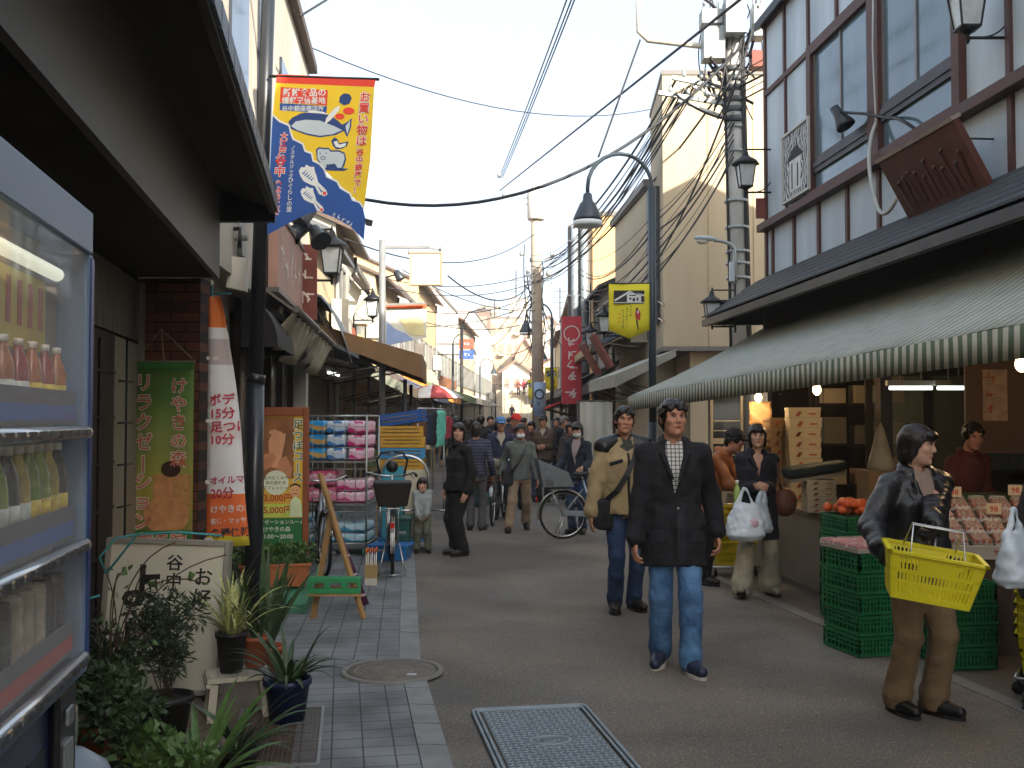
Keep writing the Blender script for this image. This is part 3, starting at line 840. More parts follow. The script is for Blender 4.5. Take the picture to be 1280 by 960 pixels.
# woodcut poster, carved board, spotlight, hose on the facade
Ya,za=tb(986,215);Yb,zb_=tb(1020,190)
zt_,zl_=tb(1003,158)[1],tb(1003,247)[1]
t=thing('woodcut_poster','framed black and white woodcut picture hung on the timber facade','picture',((TB.x((Ya+Yb)/2)),(Ya+Yb)/2,zl_),R(-90)+math.atan(.074))
w=abs(Ya-Yb)/2;h=zt_-zl_
g=MB()
for b_ in((-w,-w+.03,0,h),(w-.03,w,0,h),(-w+.03,w-.03,0,.03),(-w+.03,w-.03,h-.03,h)):g.box(b_[0],b_[1],-.10,-.035,b_[2],b_[3])
g.build('frame',M('pale_frame','b4b3ad',0.5,0.08),t)
m=M('woodcut_print','c0c4c2',0.7,0);n,l,b=nodes_of(m);tc=n.new('ShaderNodeTexCoord')
wv=n.new('ShaderNodeTexWave');wv.inputs['Scale'].default_value=5;wv.inputs['Distortion'].default_value=14;wv.inputs['Detail'].default_value=3;l.new(tc.outputs['Object'],wv.inputs[0])
l.new(ramp(n,l,wv.outputs[0],[(0,'24272b'),(.48,'c0c4c4')],'CONSTANT'),b.inputs['Base Color'])
g=MB();g.box(-w+.03,w-.03,-.08,-.04,.03,h-.03);g.build('print',m,t)
g=MB();g.use(M('print_white','c9cdcc',0.7));g.box(-w*.45,w*.35,-.083,-.0805,h*.12,h*.56);g.use(M('print_black','202226',0.7));g.box(-w*.3,-w*.22,-.0855,-.0832,h*.15,h*.52);g.box(w*.12,w*.2,-.0855,-.0832,h*.15,h*.48);g.add([(-w*.7,-.0835,h*.56),(w*.6,-.0835,h*.56),(w*.1,-.0835,h*.74),(-w*.2,-.0835,h*.72)],[(0,1,2,3)]);g.build('printed_picture',None,t)
bl_=TB.at(1142,278,-.12);br_=TB.at(1243,237,-.12);
zb0=(bl_.z+br_.z)/2
Y0,Y1=bl_.y,br_.y
tl_=P(1097,204,Y0);tr_=P(1197,148,Y1)
t=thing('carved_board','dark red-brown carved wooden board tilted out above the tiled eave','sign',((bl_.x+br_.x)/2,(Y0+Y1)/2,zb0),R(-90)+math.atan(.074))
w=abs(Y1-Y0)/2;dxo=(bl_.x-tl_.x+br_.x-tr_.x)/2;dz=((tl_.z-bl_.z)+(tr_.z-br_.z))/2
TT=Matrix.Rotation(math.atan2(dxo,dz),4,'X');h=math.hypot(dxo,dz)
BRD=M('carved_wood','49251a',0.55,0.4,2.5,0.3,25,streak=.4)
g=MB();g.box(-w,w,-.03,.03,0,h,TT);g.build('board',BRD,t,.006)
g=MB();g.box(-w-.01,w+.01,-.045,.045,h+.001,h+.035,TT);g.build('top_rail',M('worn_rail','8d8076',0.6,0.15),t)
g=MB();rn=random.Random(9)
for k in range(11):
 x=-w*.78+k*w*.155;z0_=h*(.12+.1*rn.random());z1_=h*(.5+.3*rn.random())
 g.bar(TT@Vector((x,-.031,z0_)),TT@Vector((x+.05*rn.uniform(-1,1),-.031,z1_)),.022+.02*rn.random(),.012)
 g.ball(TT@Vector((x+.02,-.031,z1_)),(.03,.012,.022),8,6)
g.build('carving',M('carving_dark','3a1d14',0.5,0.3),t)
g=MB()
for sx in(-.7,.7):g.tube([TT@Vector((sx*w,.03,h*.8)),Vector((sx*w,.25+.12,h*.72))],.008,6)
g.build('stay',BLACK,t)
Y=tb(1150,165)[0]+1.0
t=thing('spot_lamp','dark spotlight on a long curved arm over the carved board','lamp',TB.at(1152,168))
o=t.location
arm_end=P(1046,140,10.9);
g=MB();g.tube(bez((0,0,0),Vector((-.18,.1,.22)),P(1112,148,10.1)-o,8)+[P(1080,142,10.5)-o,arm_end-o],.016,8);g.build('arm',BLACK,t)
g=MB();a=arm_end-o;d=Vector((.35,-.25,-.75)).normalized();Q=d.to_track_quat('Z','Y').to_matrix().to_4x4();g.lathe([(.0,-.07),(.05,-.06),(.055,.04),(.10,.16),(.105,.2),(.09,.2),(.04,.05)],c=a,n=18,T=Q);g.build('lamp_head',M('spot_grey','30353b',0.4,0.1),t)
t=thing('white_conduit','pale flexible conduit hanging from the wall beside the carved board','conduit',TB.at(1092,60,-.06))
o=t.location;g=MB();g.tube([TB.at(*q,-.06)-o for q in((1093,-40),(1092,60),(1096,150))]+bez(TB.at(1096,152,-.06)-o,TB.at(1078,190,-.2)-o,TB.at(1094,250,-.25)-o,10)+bez(TB.at(1095,254,-.25)-o,TB.at(1104,284,-.28)-o,TB.at(1122,246,-.2)-o,8),.02,8);g.build('hose',M('conduit_grey','a7a9a4',0.5,0.1),t)
# ------------------------------------------------------------------ green and white striped awning
AWN=Mstripe('awning_stripes',[(0,'56644f'),(.5,'b9b8a8')],0,1/.10,0.75)
A0,A1=Vector((2.92,4.9,2.19)),Vector((1.59,14.0,1.945))
L=(A1-A0);ang=math.atan2(L.y,L.x)
t=thing('striped_awning','long green and white striped awning over the greengrocer front','awning',(A0.x,A0.y,0),ang)
Ln=math.hypot(L.x,L.y)
inv=mat_of(t).inverted()
N=48;g=MB();vs=[]
for i in range(N+1):
 f=i/N;p=A0.lerp(A1,f);back=Vector((TB.x(p.y)-.07,p.y+.0,3.02-.14*f))
 for j in range(7):
  u=j/6;q=p.lerp(back,u);q.z-=.05*math.sin(u*math.pi)+.006*math.sin(i*.9)*(1-u)
  vs.append(inv@q)
g.add(vs,[(i*7+j,i*7+j+1,(i+1)*7+j+1,(i+1)*7+j) for i in range(N) for j in range(6)],True)
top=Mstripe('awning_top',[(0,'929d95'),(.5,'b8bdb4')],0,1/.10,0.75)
o_=g.build('canopy',top,t);sm_=o_.modifiers.new('Solidify','SOLIDIFY');sm_.thickness=.004;sm_.offset=-1
g=MB();vs=[]
NV=140
for i in range(NV+1):
 f=i/NV;p=A0.lerp(A1,f);
 for j in range(3):
  q=inv@(p-Vector((0.0,0,.19*j/2+.002)));q.y+=(-1)*(.003*math.sin(i*1.3)+.004*math.sin(i*.37))*j/2+.004
  vs.append(q)
g.add(vs,[(i*3+j,i*3+j+1,(i+1)*3+j+1,(i+1)*3+j) for i in range(NV) for j in range(2)],True)
o_=g.build('valance',AWN,t);sm_=o_.modifiers.new('Solidify','SOLIDIFY');sm_.thickness=.003
g=MB();g.tube([inv@(A0+Vector((0,0,-.02)))+Vector((0,-.016,0)),inv@(A1+Vector((0,0,-.02)))+Vector((0,-.016,0))],.018,8)
g.v=[(x,y-0.0,z) for x,y,z in g.v];g.build('front_bar',M('awn_bar','4b4f4c',0.4,0.1,metal=.4),t)
g=MB()
for Y in(6.5,9.5,12.5):
 f=(Y-A0.y)/(A1.y-A0.y);p=A0.lerp(A1,f);g.tube([inv@(p+Vector((.03,0,-.03))),inv@Vector((TB.x(Y)-.03,Y,2.3))],.014,6)
g.build('support_arm',M('awn_bar'),t)
# unseen building added outside the frame on the right to shade the street
t=thing('shade_building','unseen tall pale building added nearer than the greengrocer for shade','building',(7,1,0))
g=MB();fbox(g,Fac(4.15,6.4,-.12),-14,5.0,0,11.0,0,6.0);wbuild(g,'wall',M('shade_building_plaster','938b80',0.85,0.15,2),t)
for k in range(5):g=MB();fbox(g,Fac(4.15,6.4,-.12),-12+k*3.3,-10.4+k*3.3,4.2,5.8,-.03,-.002);wbuild(g,'window',DGLASS,t)
# ------------------------------------------------------------------ things standing in the shop
def bulb(px,py,Y,label):
 p=P(px,py,Y);t=thing('bare_bulb',label,'light bulb',p,0,'bulbs under the striped awning')
 g=MB();g.ball((0,0,0),(.042,.042,.055));g.build('bulb',M('bulb_glow','ffd29a',0.4,0,emit=4.0),t)
 g=MB();g.lathe([(.018,.045),(.022,.06),(.022,.12),(.01,.13)],n=10);g.tube([(0,0,.13),(0,0,.55)],.004,5);g.build('socket',BLACK,t)
 L_=bpy.data.lights.new('bulb_light','POINT');L_.energy=4.5;L_.color=(1.0,.66,.34);L_.shadow_soft_size=.06
 lo=bpy.data.objects.new('bulb_light',L_);link(lo,t);lo.location=(0,0,-.09)
bulb(948,497,12.0,'glowing bare bulb above the woman with the white bag')
bulb(1021,487,10.2,'glowing bare bulb above the stack of white boxes')
bulb(1277,455,7.0,'glowing bare bulb before the brown notice panel')
for px0,px1,Yq,lab in((1112,1165,9.6,'left'),(1172,1212,9.5,'right')):
 p0,p1=P(px0,485,Yq),P(px1,486,Yq)
 t=thing('strip_light',f'{lab} of the two glowing strip lights inside the greengrocer','strip light',p0,0,'strip lights in the shop')
 g=MB();g.tube([(0,0,0),(p1.x-p0.x,0,0)],.018,10);g.build('tube',M('tube_glow','e4efe6',0.4,0,emit=1.6),t)
 g=MB();g.box(-.03,p1.x-p0.x+.03,-.03,.03,.022,.07);g.tube([(.1,0,.07),(.1,0,2.9-p0.z)],.004,5);g.tube([(p1.x-p0.x-.1,0,.07),(p1.x-p0.x-.1,0,2.9-p0.z)],.004,5);g.build('fitting',M('fitting_white','a9aba6',.5),t)
 # refrigerator cabinets at the far end
p=Vector((XP(908,12.6),12.6,0.006))
t=thing('drinks_fridge','tall grey glass-fronted refrigerator at the far end of the greengrocer','refrigerator',p,R(-8))
g=MB();FG=M('fridge_grey','9b9c98',0.4,0.08,2)
H_=P(908,488,12.6).z
for b_ in((-.2,.2,.02,.5,0,H_),(-.2,-.165,-.05,.0199,.5,H_),(.165,.2,-.05,.0199,.5,H_),(-.165,.165,-.05,.0199,H_-.06,H_),(-.165,.165,-.05,.0199,.0,.75),(-.165,.165,-.05,.0199,1.33,1.40)):g.box(*b_)
g.build('cabinet',FG,t,.004)
g=MB();g.box(-.165,.165,-.02,-.012,.75,1.33);g.box(-.165,.165,-.02,-.012,1.40,H_-.06);g.build('glass_door',DGLASS,t)
g=MB();rn=random.Random(4)
for z in(.9,1.05,1.2,1.5,1.62):
 g.box(-.16,.16,-.03,-.022,z-.012,z)
g.build('shelf_edge',M('fitting_white'),t)
g=MB();g.box(.125,.14,-.075,-.0505,1.0,1.25);g.build('handle',CHR,t)
# stacks of printed fruit cartons
def carton(label,loc,rz,w,d,h,mat,grp):
 t=thing('fruit_carton',label,'carton',loc,rz,grp)
 g=MB();g.box(-w/2,w/2,-d/2,d/2,0,h-.004);g.build('box',mat,t,.004)
 g=MB();g.box(-w/2-.004,w/2+.004,-d/2-.004,d/2+.004,h-.035,h-.001);g.build('lid',mat,t)
 g=MB()
 for s in(-1,1):g.slab([(-w*.3+s*.0,-d/2-.0015,h*.15),(-w*.18,-d/2-.0015,h*.15),(-w*.08,-d/2-.0015,h*.6),(-w*.2,-d/2-.0015,h*.6)],.001)
 g.box(w*.12,w*.36,-d/2-.002,-d/2-.001,h*.3,h*.45);g.build('print',M('carton_red','a84a35',.7,.2,20),t)
 return t
WC=M('carton_white','b8ac92',0.75,0.1,5);BC=M('carton_kraft','94795a',0.8,0.15,5)
zb_,zt_=P(1000,600,11.5).z,P(1000,510,11.5).z
hh=(zt_-.75)/9
for k in range(9):
 lab=f'white fruit carton, {ordinal(8 - k)} of the tall pile behind the woman with bags'
 if k==0:cproto=carton(lab,(XP(1004,11.5),11.5,.755),R(-6),.34,.32,hh,WC,'white cartons in the tall pile')
 else:dup(cproto,(XP(1004,11.5)+random.uniform(-.012,.012),11.5,.755+k*hh),R(-6+random.uniform(-2,2)),lab)
for k in range(8):
 lab=f'kraft fruit carton, {ordinal(7 - k)} of the pile left of the white cartons'
 if k==0:cproto2=carton(lab,(XP(972,11.9),11.9,.755),R(4),.26,.3,hh,BC,'kraft cartons in the brown pile')
 else:dup(cproto2,(XP(972,11.9)+random.uniform(-.01,.01),11.9,.755+k*hh),R(4+random.uniform(-2,2)),lab)
for k in range(6):
 lab=f'flat white carton, {ordinal(5 - k)} of the low pile under the dark padded cushion'
 o=dup(cproto,(XP(1022,9.9),9.9,.755+k*.052),R(-4+random.uniform(-2,2)),lab,'flat cartons in the low pile')
 o.scale=(.8,.9,.05/hh)
t=thing('padded_cushion','dark padded cushion folded on top of the low pile of cartons','cushion',(XP(1018,9.9),9.9,1.075),R(-3))
s=SDF((-.36,-.22,-.08),(.36,.22,.2),.015);s.cone((-.26,0,.06),(.26,0,.12),.055,.05,.05);s.box((0,0,.085),(.28,.15,.045),.04,.03,R_=Matrix.Rotation(R(-9),3,'Y'));s.ripple(.006,18,4);s.build('padding',M('cushion_dark','26302f',.8,.15),t)
g=MB();g.box(-.27,.27,-.14,.14,-.0,.03,Matrix.Rotation(R(-9),4,'Y'));g.build('pale_board',M('pale_board','8c8474',.7),t)
t=thing('shop_counter','long low counter at the front of the greengrocer under the boxes','counter',(XP(1004,11.0),11.0,0.0),R(-90)+math.atan(.1))
g=MB();g.box(-1.75,1.6,-.32,.5,.0,.70);g.build('base',M('counter_grey','8d8577',.6,.12,2),t)
g=MB();g.box(-1.77,1.62,-.34,.52,.702,.745);g.build('top',M('counter_top','7c7263',.5,.12),t)
# paper sheet with warm shine hung at the post
q0,q1=P(936,502,12.3),P(964,531,12.3)
t=thing('hanging_paper','crumpled brown paper sheet hung below the first bulb','paper',((q0.x+q1.x)/2,12.3,q1.z))
s_w,s_h=(q1.x-q0.x)/2,q0.z-q1.z;g=MB();vs=[]
for i in range(9):
 for j in range(9):vs.append((-s_w+2*s_w*j/8,.02*math.sin(i*1.1+j*.8)-.02,s_h*i/8))
g.add(vs,[(i*9+j,i*9+j+1,(i+1)*9+j+1,(i+1)*9+j) for i in range(8) for j in range(8)],True);o_=g.build('sheet',M('brown_paper','a88862',.6,.15,6),t);sm_=o_.modifiers.new('Solidify','SOLIDIFY');sm_.thickness=.003
g=MB();g.tube([(-s_w,-.02,s_h),(-s_w,-.02,s_h+.3)],.003,4);g.tube([(s_w,-.02,s_h),(s_w,-.02,s_h+.3)],.003,4);g.build('string',BLACK,t)
# glazed partition at the back of the shop with frames, dark shelves
t=thing('glazed_partition','dark framed glazed partition at the back of the shop','partition',(XP(1160,11.0),11.0,0.006),R(-6))
g=MB()
for x in(-.62,-.02,.48,1.0):g.box(x-.035,x+.035,-.03,.03,0,2.6)
for z in(1.05,2.1,2.55):g.box(-.62,1.0,-.025,.025,z,z+.05)
g.build('frame',DARK,t)
g=MB();g.box(-.585,-.055,-.005,.005,1.1,2.1);g.box(.015,.445,-.005,.005,1.1,2.1);g.box(.515,.965,-.005,.005,1.1,2.1);g.build('pane',M('partition_glass','8a8f80',.1,.2,2,alpha=.3),t)
g=MB();g.box(-.62,1.0,-.02,.02,.0,1.0);g.build('lower_panel',DARK,t)
t=thing('storage_rack','dark rack of boxes in the unlit back of the greengrocer','shelving',(4.32,12.6,0.006),R(-4))
g=MB()
for x in(-.55,.55):
 for y in(0,.4):g.box(x-.02,x+.02,y-.02,y+.02,0,2.5)
g.build('upright',DARK,t)
g=MB()
for z in(.3,.8,1.3,1.8,2.3):g.box(-.53,.53,-.02,.42,z,z+.03)
g.build('shelf',DARK,t)
rn=random.Random(31)
for z in(.83,1.33,1.83):
 for x in(-.33,.05,.36):
  w_=.13+.04*rn.random();h_=.18+.2*rn.random()
  g=MB();g.box(x-w_,x+w_,.03,.36,0,h_);o=g.build('storage_box',(BC,WC,M('dull_box','6d6a5a',.8,.1))[rn.randint(0,2)],None,.005)
  o.location=mat_of(t)@Vector((0,0,z+.002));o.rotation_euler=t.rotation_euler;tag(o,'cardboard box on the dark rack at the back of the greengrocer','box','boxes on the dark rack')
  # notice board at the right with a hanging fruit bag
t=thing('notice_panel','brown wooden panel with a faded red printed notice inside the greengrocer','panel',(XP(1262,8.8),8.8,1.35),R(-8))
g=MB();g.box(-.36,.3,0,.04,.0,1.05);g.build('panel',M('panel_brown','5e4228',.7,.15,2),t)
g=MB();g.box(-.22,-.02,-.008,-.001,.28,.72);g.build('notice',M('notice_paper','a98a6c',.7,.3,12),t)
g=MB();
for k in range(3):scribble(g,-.12,.66-k*.14,.17,.08,-.010,60+k)
g.build('lettering',M('notice_red','9a3a2a',.7),t)
# ------------------------------------------------------------------ left row beyond the lamp post
L2=Fac(-2.45,9.0,-0.098)
def l2(px,py,o=0.0):q=L2.at(px,py,o);return q.y,q.z
BEIGE=M('beige_render','b5ada0',0.85,0.18,1.2,0.06,30,streak=.4)
t=thing('corner_shop_house','tall beige shop house behind the street banner with dark shuttered ground floor','building',(-4,11.5,0))
g=MB();fbox(g,L2,8.0,15.3,2.9,6.9,-5,0);fbox(g,L2,8.0,15.3,0,2.9,-5,-.25);wbuild(g,'wall',BEIGE,t)
g=MB();fbox(g,L2,7.95,15.4,6.88,7.0,-5.05,.12);wbuild(g,'parapet',M('dark_trim','4a3d33',.6,.1),t)
g=MB();fbox(g,L2,8.02,9.9,.05,2.6,-.245,-.21);wbuild(g,'shutter',Mribs('grey_shutter','6d6c68',2,14,.5,.8,.2),t)
for k,Y in enumerate((8.6,10.2,11.9,13.6)):g=MB();fbox(g,L2,Y,Y+.9,4.3,5.9,.002,.03);wbuild(g,'window',DGLASS,t)
g=MB();fbox(g,L2,10.2,15.25,.05,2.7,-.245,-.2);wbuild(g,'shop_front',M('shop_glass_dark','35332f',.25,.3,1.5),t)
g=MB()
for Y in(10.15,11.2,12.4,13.5,14.7):fbox(g,L2,Y,Y+.08,0,2.85,-.199,-.14)
wbuild(g,'mullion',M('dark_mullion','2b241f',.6,.1),t)
g=MB();fbox(g,L2,15.0,15.3,0,2.9,-.25,.02);wbuild(g,'white_pillar',M('pillar_white','b0aca2',.7,.1),t)
# dark dome awning left of the lamp post
t=thing('dome_awning','black curved awning over the shuttered shop behind the flag','awning',(L2.x(9.9),9.9,0))
g=MB();vs=[]
for i in range(2):
 Y=9.3+i*1.3
 for k in range(9):
  a=R(90*k/8);vs.append((L2.x(Y)+.012+.34*math.sin(a),Y,2.3+.45*math.cos(a)))
g.add(vs,[(k,k+1,10+k,9+k) for k in range(8)],True)
g.add([vs[k] for k in range(9)]+[(L2.x(9.3)+.012,9.3,2.3)],[tuple(range(10))]);g.add([vs[9+k] for k in range(9)]+[(L2.x(10.6)+.012,10.6,2.3)],[tuple(range(10))])
wbuild(g,'canvas',M('black_canvas','1c1c1d',.7,.15),t)
t=thing('white_box_sign','small white slanted box sign hanging left of the black lamp post','sign',P(299,345,8.9))
o=t.location;g=MB();pts=[P(*q,8.9)-o for q in((288,321),(312,324),(308,365),(284,360))];g.slab(pts,.10);g.build('panel',M('sign_milk','cfccc0',.5,.05),t,.004)
g=MB();g.tube([(0,0,.25),(0,0.02,.42),(-.3,.1,.42)],.02,7);g.build('bracket',BLACK,t)
t=thing('wall_pipes','grey pipes and a small tank fixed to the wall under the eave end','pipework',P(285,300,9.0));o=t.location
g=MB();g.tube([P(272,297,9.0)-o,P(310,296,9.0)-o],.035,8);g.tube([P(300,268,9.05)-o,P(300,320,9.05)-o],.02,8);g.build('pipe',M('pipe_grey','8b8c88',.5,.1),t)
g=MB();g.slab([P(*q,9.2)-o for q in((278,303),(305,303),(305,320),(278,320))],.12);g.build('striped_box',Mstripe('tank_stripes',[(0,'2f6a46'),(.5,'c4c8c2')],0,7),t)
# signs and folded awnings of the next shop
def facade_sign(name,label,F,quad,off,th,mat,body=None,size=.3,tm=None,grp=None,cat='sign',framem=None):
 """quad: left, right, top, bottom pixel columns/rows at the near edge"""
 q0,q1=F.at(quad[0],quad[2],off),F.at(quad[1],quad[3],off);z0,z1=q0.z,q1.z
 Ya,Yb=q0.y,q1.y
 t=thing(name,label,cat,(F.x(min(Ya,Yb))+off,min(Ya,Yb),0),0,grp)
 return t
t=thing('shop_sign','pinkish sign board with faded white lettering above the folded awning','sign',(L2.x(11)+.2,11,0),R(90)+math.atan(.098))
ya,yb=10.9,13.4;z0,z1=3.05,3.85
inv=mat_of(t).inverted();w=(yb-ya)/2
t.location=(L2.x((ya+yb)/2)+.08,(ya+yb)/2,z0);
g=MB();g.box(-w,w,-.05,.05,0,z1-z0);g.build('panel',M('sign_pink','9c7a6c',.6,.2,2),t)
g=MB()
for b_ in((-w-.05,w+.05,-.05,0),(-w-.05,w+.05,z1-z0,z1-z0+.05)):g.box(b_[0],b_[1],-.07,.06,b_[2],b_[3])
g.build('frame',M('sign_frame_grey','5c5a55',.5,.1),t)
g=MB();scribble(g,0,.40,2.1,.36,-.054,45);g.build('lettering',M('faded_white','c6bdb2',.6),t)
t=thing('projecting_sign','dark red projecting sign board with white marks beside the pinkish sign','sign',(L2.x(13.5)+.16,13.5,2.95),R(10))
g=MB();g.box(-.15,.15,-.04,.04,0,1.0);g.build('panel',M('sign_maroon','6a3027',.6,.15),t,.005)
g=MB();scribble(g,0,.9,.7,.2,-.043,46,True);g.build('lettering',M('faded_white'),t)
# folded cream awnings
for k,(Y0_,Y1_,z0_) in enumerate(((10.0,12.2,2.62),(12.4,14.9,2.62))):
 t=thing('folded_awning',['cream folded awning with hanging cloth, the nearer one past the lamp post','cream folded awning with hanging cloth, beside the white pillar'][k],'awning',(L2.x(Y0_),Y0_,0),0,'folded cream awnings')
 g=MB();fslope(g,L2,Y0_,Y1_,(.03,3.0),(.42,z0_+.1),.03);wbuild(g,'canvas',M('cream_canvas','8e8476',.8,.2,3),t)
 g=MB();vs=[];n_=40
 for i in range(n_+1):
  Y=Y0_+(Y1_-Y0_)*i/n_;sagv=.06+.07*math.sin(math.pi*i/n_)+.02*abs(math.sin(i*.32))
  for j in range(4):vs.append((L2.x(Y)+.40-.06*j+(.03+.01*j)*math.sin(i*.8),Y,z0_+.06-sagv*j))
 g.add(vs,[(i*4+j,i*4+j+1,(i+1)*4+j+1,(i+1)*4+j) for i in range(n_) for j in range(3)],True);ob=wbuild(g,'hanging_cloth',M('pale_cloth','a09a86',.85,.15,4),t);sm_=ob.modifiers.new('Solidify','SOLIDIFY');sm_.thickness=.004
 g=MB();g.tube([(L2.x(Y0_)+.44,Y0_,z0_+.10),(L2.x(Y1_)+.44,Y1_,z0_+.10)],.035,8);wbuild(g,'roller',M('roller_grey','77756d',.5,.1),t)
 # corrugated grey canopy
t=thing('corrugated_canopy','grey corrugated metal canopy curving over the next shop front','canopy',(L2.x(15.4),15.4,0))
g=MB();vs=[];n_=26
for i in range(n_+1):
 Y=15.35+2.3*i/n_;r_=.02*(1 if i%2 else-1)
 for k in range(7):f=k/6;vs.append((L2.x(Y)+.05+.62*f**.8,Y,3.55-1.05*f**1.6+r_))
g.add(vs,[(i*7+k,i*7+k+1,(i+1)*7+k+1,(i+1)*7+k) for i in range(n_) for k in range(6)]);ob=wbuild(g,'sheet',M('galvanised','6b7074',.4,.2,3,metal=.4),t);sm_=ob.modifiers.new('Solidify','SOLIDIFY');sm_.thickness=.008
g=MB()
for Y in(15.4,17.6):g.bar((L2.x(Y)+.02,Y,2.6),(L2.x(Y)+.64,Y,2.48),.04);g.bar((L2.x(Y)+.02,Y,3.45),(L2.x(Y)+.5,Y,2.75),.03)
wbuild(g,'bracket',DARK,t)
# ------------------------------------------------------------------ generic narrow shop houses for the rest of the street
def shop_house(label,F,side,Y0,Y1,H,col,roofc='4b4a4a',gable=False,depth=6.0,sign=None,awn=None,floors=2,winc=None,dark_front=True,seed=0):
 """side +1: stands on the right (building extends to +x), -1: on the left"""
 rn=random.Random(seed+int(Y0*10));s=side
 t=thing('shop_house',label,'building',(F.x(Y0)+s*1.5,Y0,0))
 wm=M('render_'+col,col,.85,.12,1.5,streak=.4)
 o=lambda a,b_:(min(s*a,s*b_),max(s*a,s*b_))
 g=MB();fbox(g,F,Y0+.02,Y1-.02,2.6,H,*o(0,depth));fbox(g,F,Y0+.02,Y1-.02,0,2.6,*o(.6,depth))
 if gable:
  for Y in(Y0+.05,Y1-.05):g.slab([(F.x(Y),Y,H),(F.x(Y)+s*depth,Y,H),(F.x(Y)+s*depth/2,Y,H+depth*.22)],.06)
 wbuild(g,'wall',wm,t)
 rm=M('roof_'+roofc,roofc,.6,.2,4)
 g=MB()
 if gable:
  fslope(g,F,Y0-.08,Y1+.08,(-s*.35,H-.08),(s*depth/2,H+depth*.22+.1),.08);fslope(g,F,Y0-.08,Y1+.08,(s*depth/2,H+depth*.22+.1),(s*depth,H-.02),.08)
 else:fbox(g,F,Y0,Y1,H,H+.12,*o(-.06,depth))
 rf=wbuild(g,'roof',rm,t)
 W=Y1-Y0;nw=max(1,int(W/1.5))
 for fl in range(1,floors):
  zb=2.9+(fl-1)*2.5+.55
  if zb+1.2>H:break
  for k in range(nw):
   yc=Y0+W*(k+.5)/nw;ww=min(.55,W/nw*.36)
   g=MB()
   for a,b_,c_,d in((yc-ww-.06,yc-ww,zb-.06,zb+1.16),(yc+ww,yc+ww+.06,zb-.06,zb+1.16),(yc-ww,yc+ww,zb-.06,zb),(yc-ww,yc+ww,zb+1.1,zb+1.16),(yc-.02,yc+.02,zb,zb+1.1)):fbox(g,F,a,b_,c_,d,*o(-.05,.01))
   w_=wbuild(g,'window',M('alu_frame','8b8a84',.4,.1,metal=.4),t)
   g=MB();fbox(g,F,yc-ww,yc-.02,zb,zb+1.1,*o(-.02,-.005));fbox(g,F,yc+.02,yc+ww,zb,zb+1.1,*o(-.02,-.005));wbuild(g,'pane',DGLASS if rn.random()<.5 else GLASS,w_)
 g=MB();fbox(g,F,Y0+.15,Y1-.15,.02,2.5,*o(.55,.59));wbuild(g,'shop_front',M('front_dark','2e2a26',.4,.3,2) if dark_front else M('front_warm','6d5a44',.5,.3,2),t)
 g=MB();fslope(g,F,Y0-.02,Y1+.02,(-s*.75,2.62),(s*.02,3.0),.06);wbuild(g,'pent_roof',rm,t)
 if sign:
  g=MB();fbox(g,F,Y0+W*.15,Y1-W*.15,3.05,3.55,*o(-.12,-.01));wbuild(g,'fascia_sign',M('fascia_'+sign,sign,.5,.2,3),t)
 if rn.random()<.6:
  g=MB();yc=Y0+W*.8;fbox(g,F,yc-.35,yc+.35,3.15 if not sign else 3.65,3.75 if not sign else 4.25,*o(-.36,-.06));wbuild(g,'air_conditioner',M('ac_white','b9b7ac',.5,.1),t)
 g=MB();g.tube([(F.x(Y1-.12)-s*.05,Y1-.12,.1),(F.x(Y1-.12)-s*.05,Y1-.12,H-.1)],.04,7);wbuild(g,'downpipe',M('pipe_grey'),t)
 return t
def side_awning(label,F,side,Y0,Y1,proj,z0,z1,mat,skirt=.22,grp=None,post=False,ribs=True):
 s=side
 t=thing('shop_awning',label,'awning',(F.x(Y0),Y0,0),0,grp)
 g=MB();fslope(g,F,Y0,Y1,(-s*proj,z1),(-s*.02,z0),.02)
 fbox(g,F,Y0+.002,Y1-.002,z1-skirt,z1-.021,min(-s*proj,-s*(proj-.02)),max(-s*proj,-s*(proj-.02)))
 wbuild(g,'canvas',mat,t)
 for Y in(Y0,Y1):
  g=MB();x0,x1=F.x(Y)-s*proj,F.x(Y)-s*.04
  g.slab([(x0,Y,z1-skirt),(x0,Y,z1-.022),(x1,Y,z0-.022),(x1,Y,z0-skirt*.6)],.012);wbuild(g,'side_flap',mat,t)
 g=MB()
 for k in range(3):Y=Y0+.1+(Y1-Y0-.2)*k/2;g.tube([(F.x(Y)-s*.03,Y,z1-.35),(F.x(Y)-s*(proj-.04),Y,z1-.06)],.015,6);g.tube([(F.x(Y)-s*.03,Y,z0-.08),(F.x(Y)-s*(proj-.04),Y,z1-.05)],.012,6)
 wbuild(g,'frame',M('awning_frame','4b463e',.5,.1,metal=.3),t)
 return t
L3=Fac(L2.x(15.4),15.4,-0.06);L4=Fac(L3.x(24),24,0.015);L5=Fac(L4.x(45),45,.04)
shop_house('low cream shop house with fluorescent lights beside the brown awning',L3,-1,15.4,19.0,4.6,'b8a98c','565a5e',True,seed=1)
shop_house('white plastered shop house just past the brown awning',L3,-1,19.0,22.6,5.3,'cfc6b2','5b4d44',True,sign='a8552f',seed=2)
shop_house('pale flat roofed shop house behind the slim grey post',L3,-1,22.6,26.5,5.0,'d2c9b4','6b6560',False,sign='c9b27c',seed=3)
shop_house('cream gabled shop house with a blue fascia sign',L4,-1,26.5,31.0,5.4,'c7b18c','5b4d44',True,sign='3f6aa0',seed=4)
shop_house('long white shop house with a red fascia sign',L4,-1,31.0,37.0,5.6,'d6d0c2','6b6560',False,sign='b04a3a',seed=5)
shop_house('tan shop house under the red and blue signs',L4,-1,37.0,44.0,6.6,'c2a47c','5b4d44',True,sign='d8cfa8',seed=6)
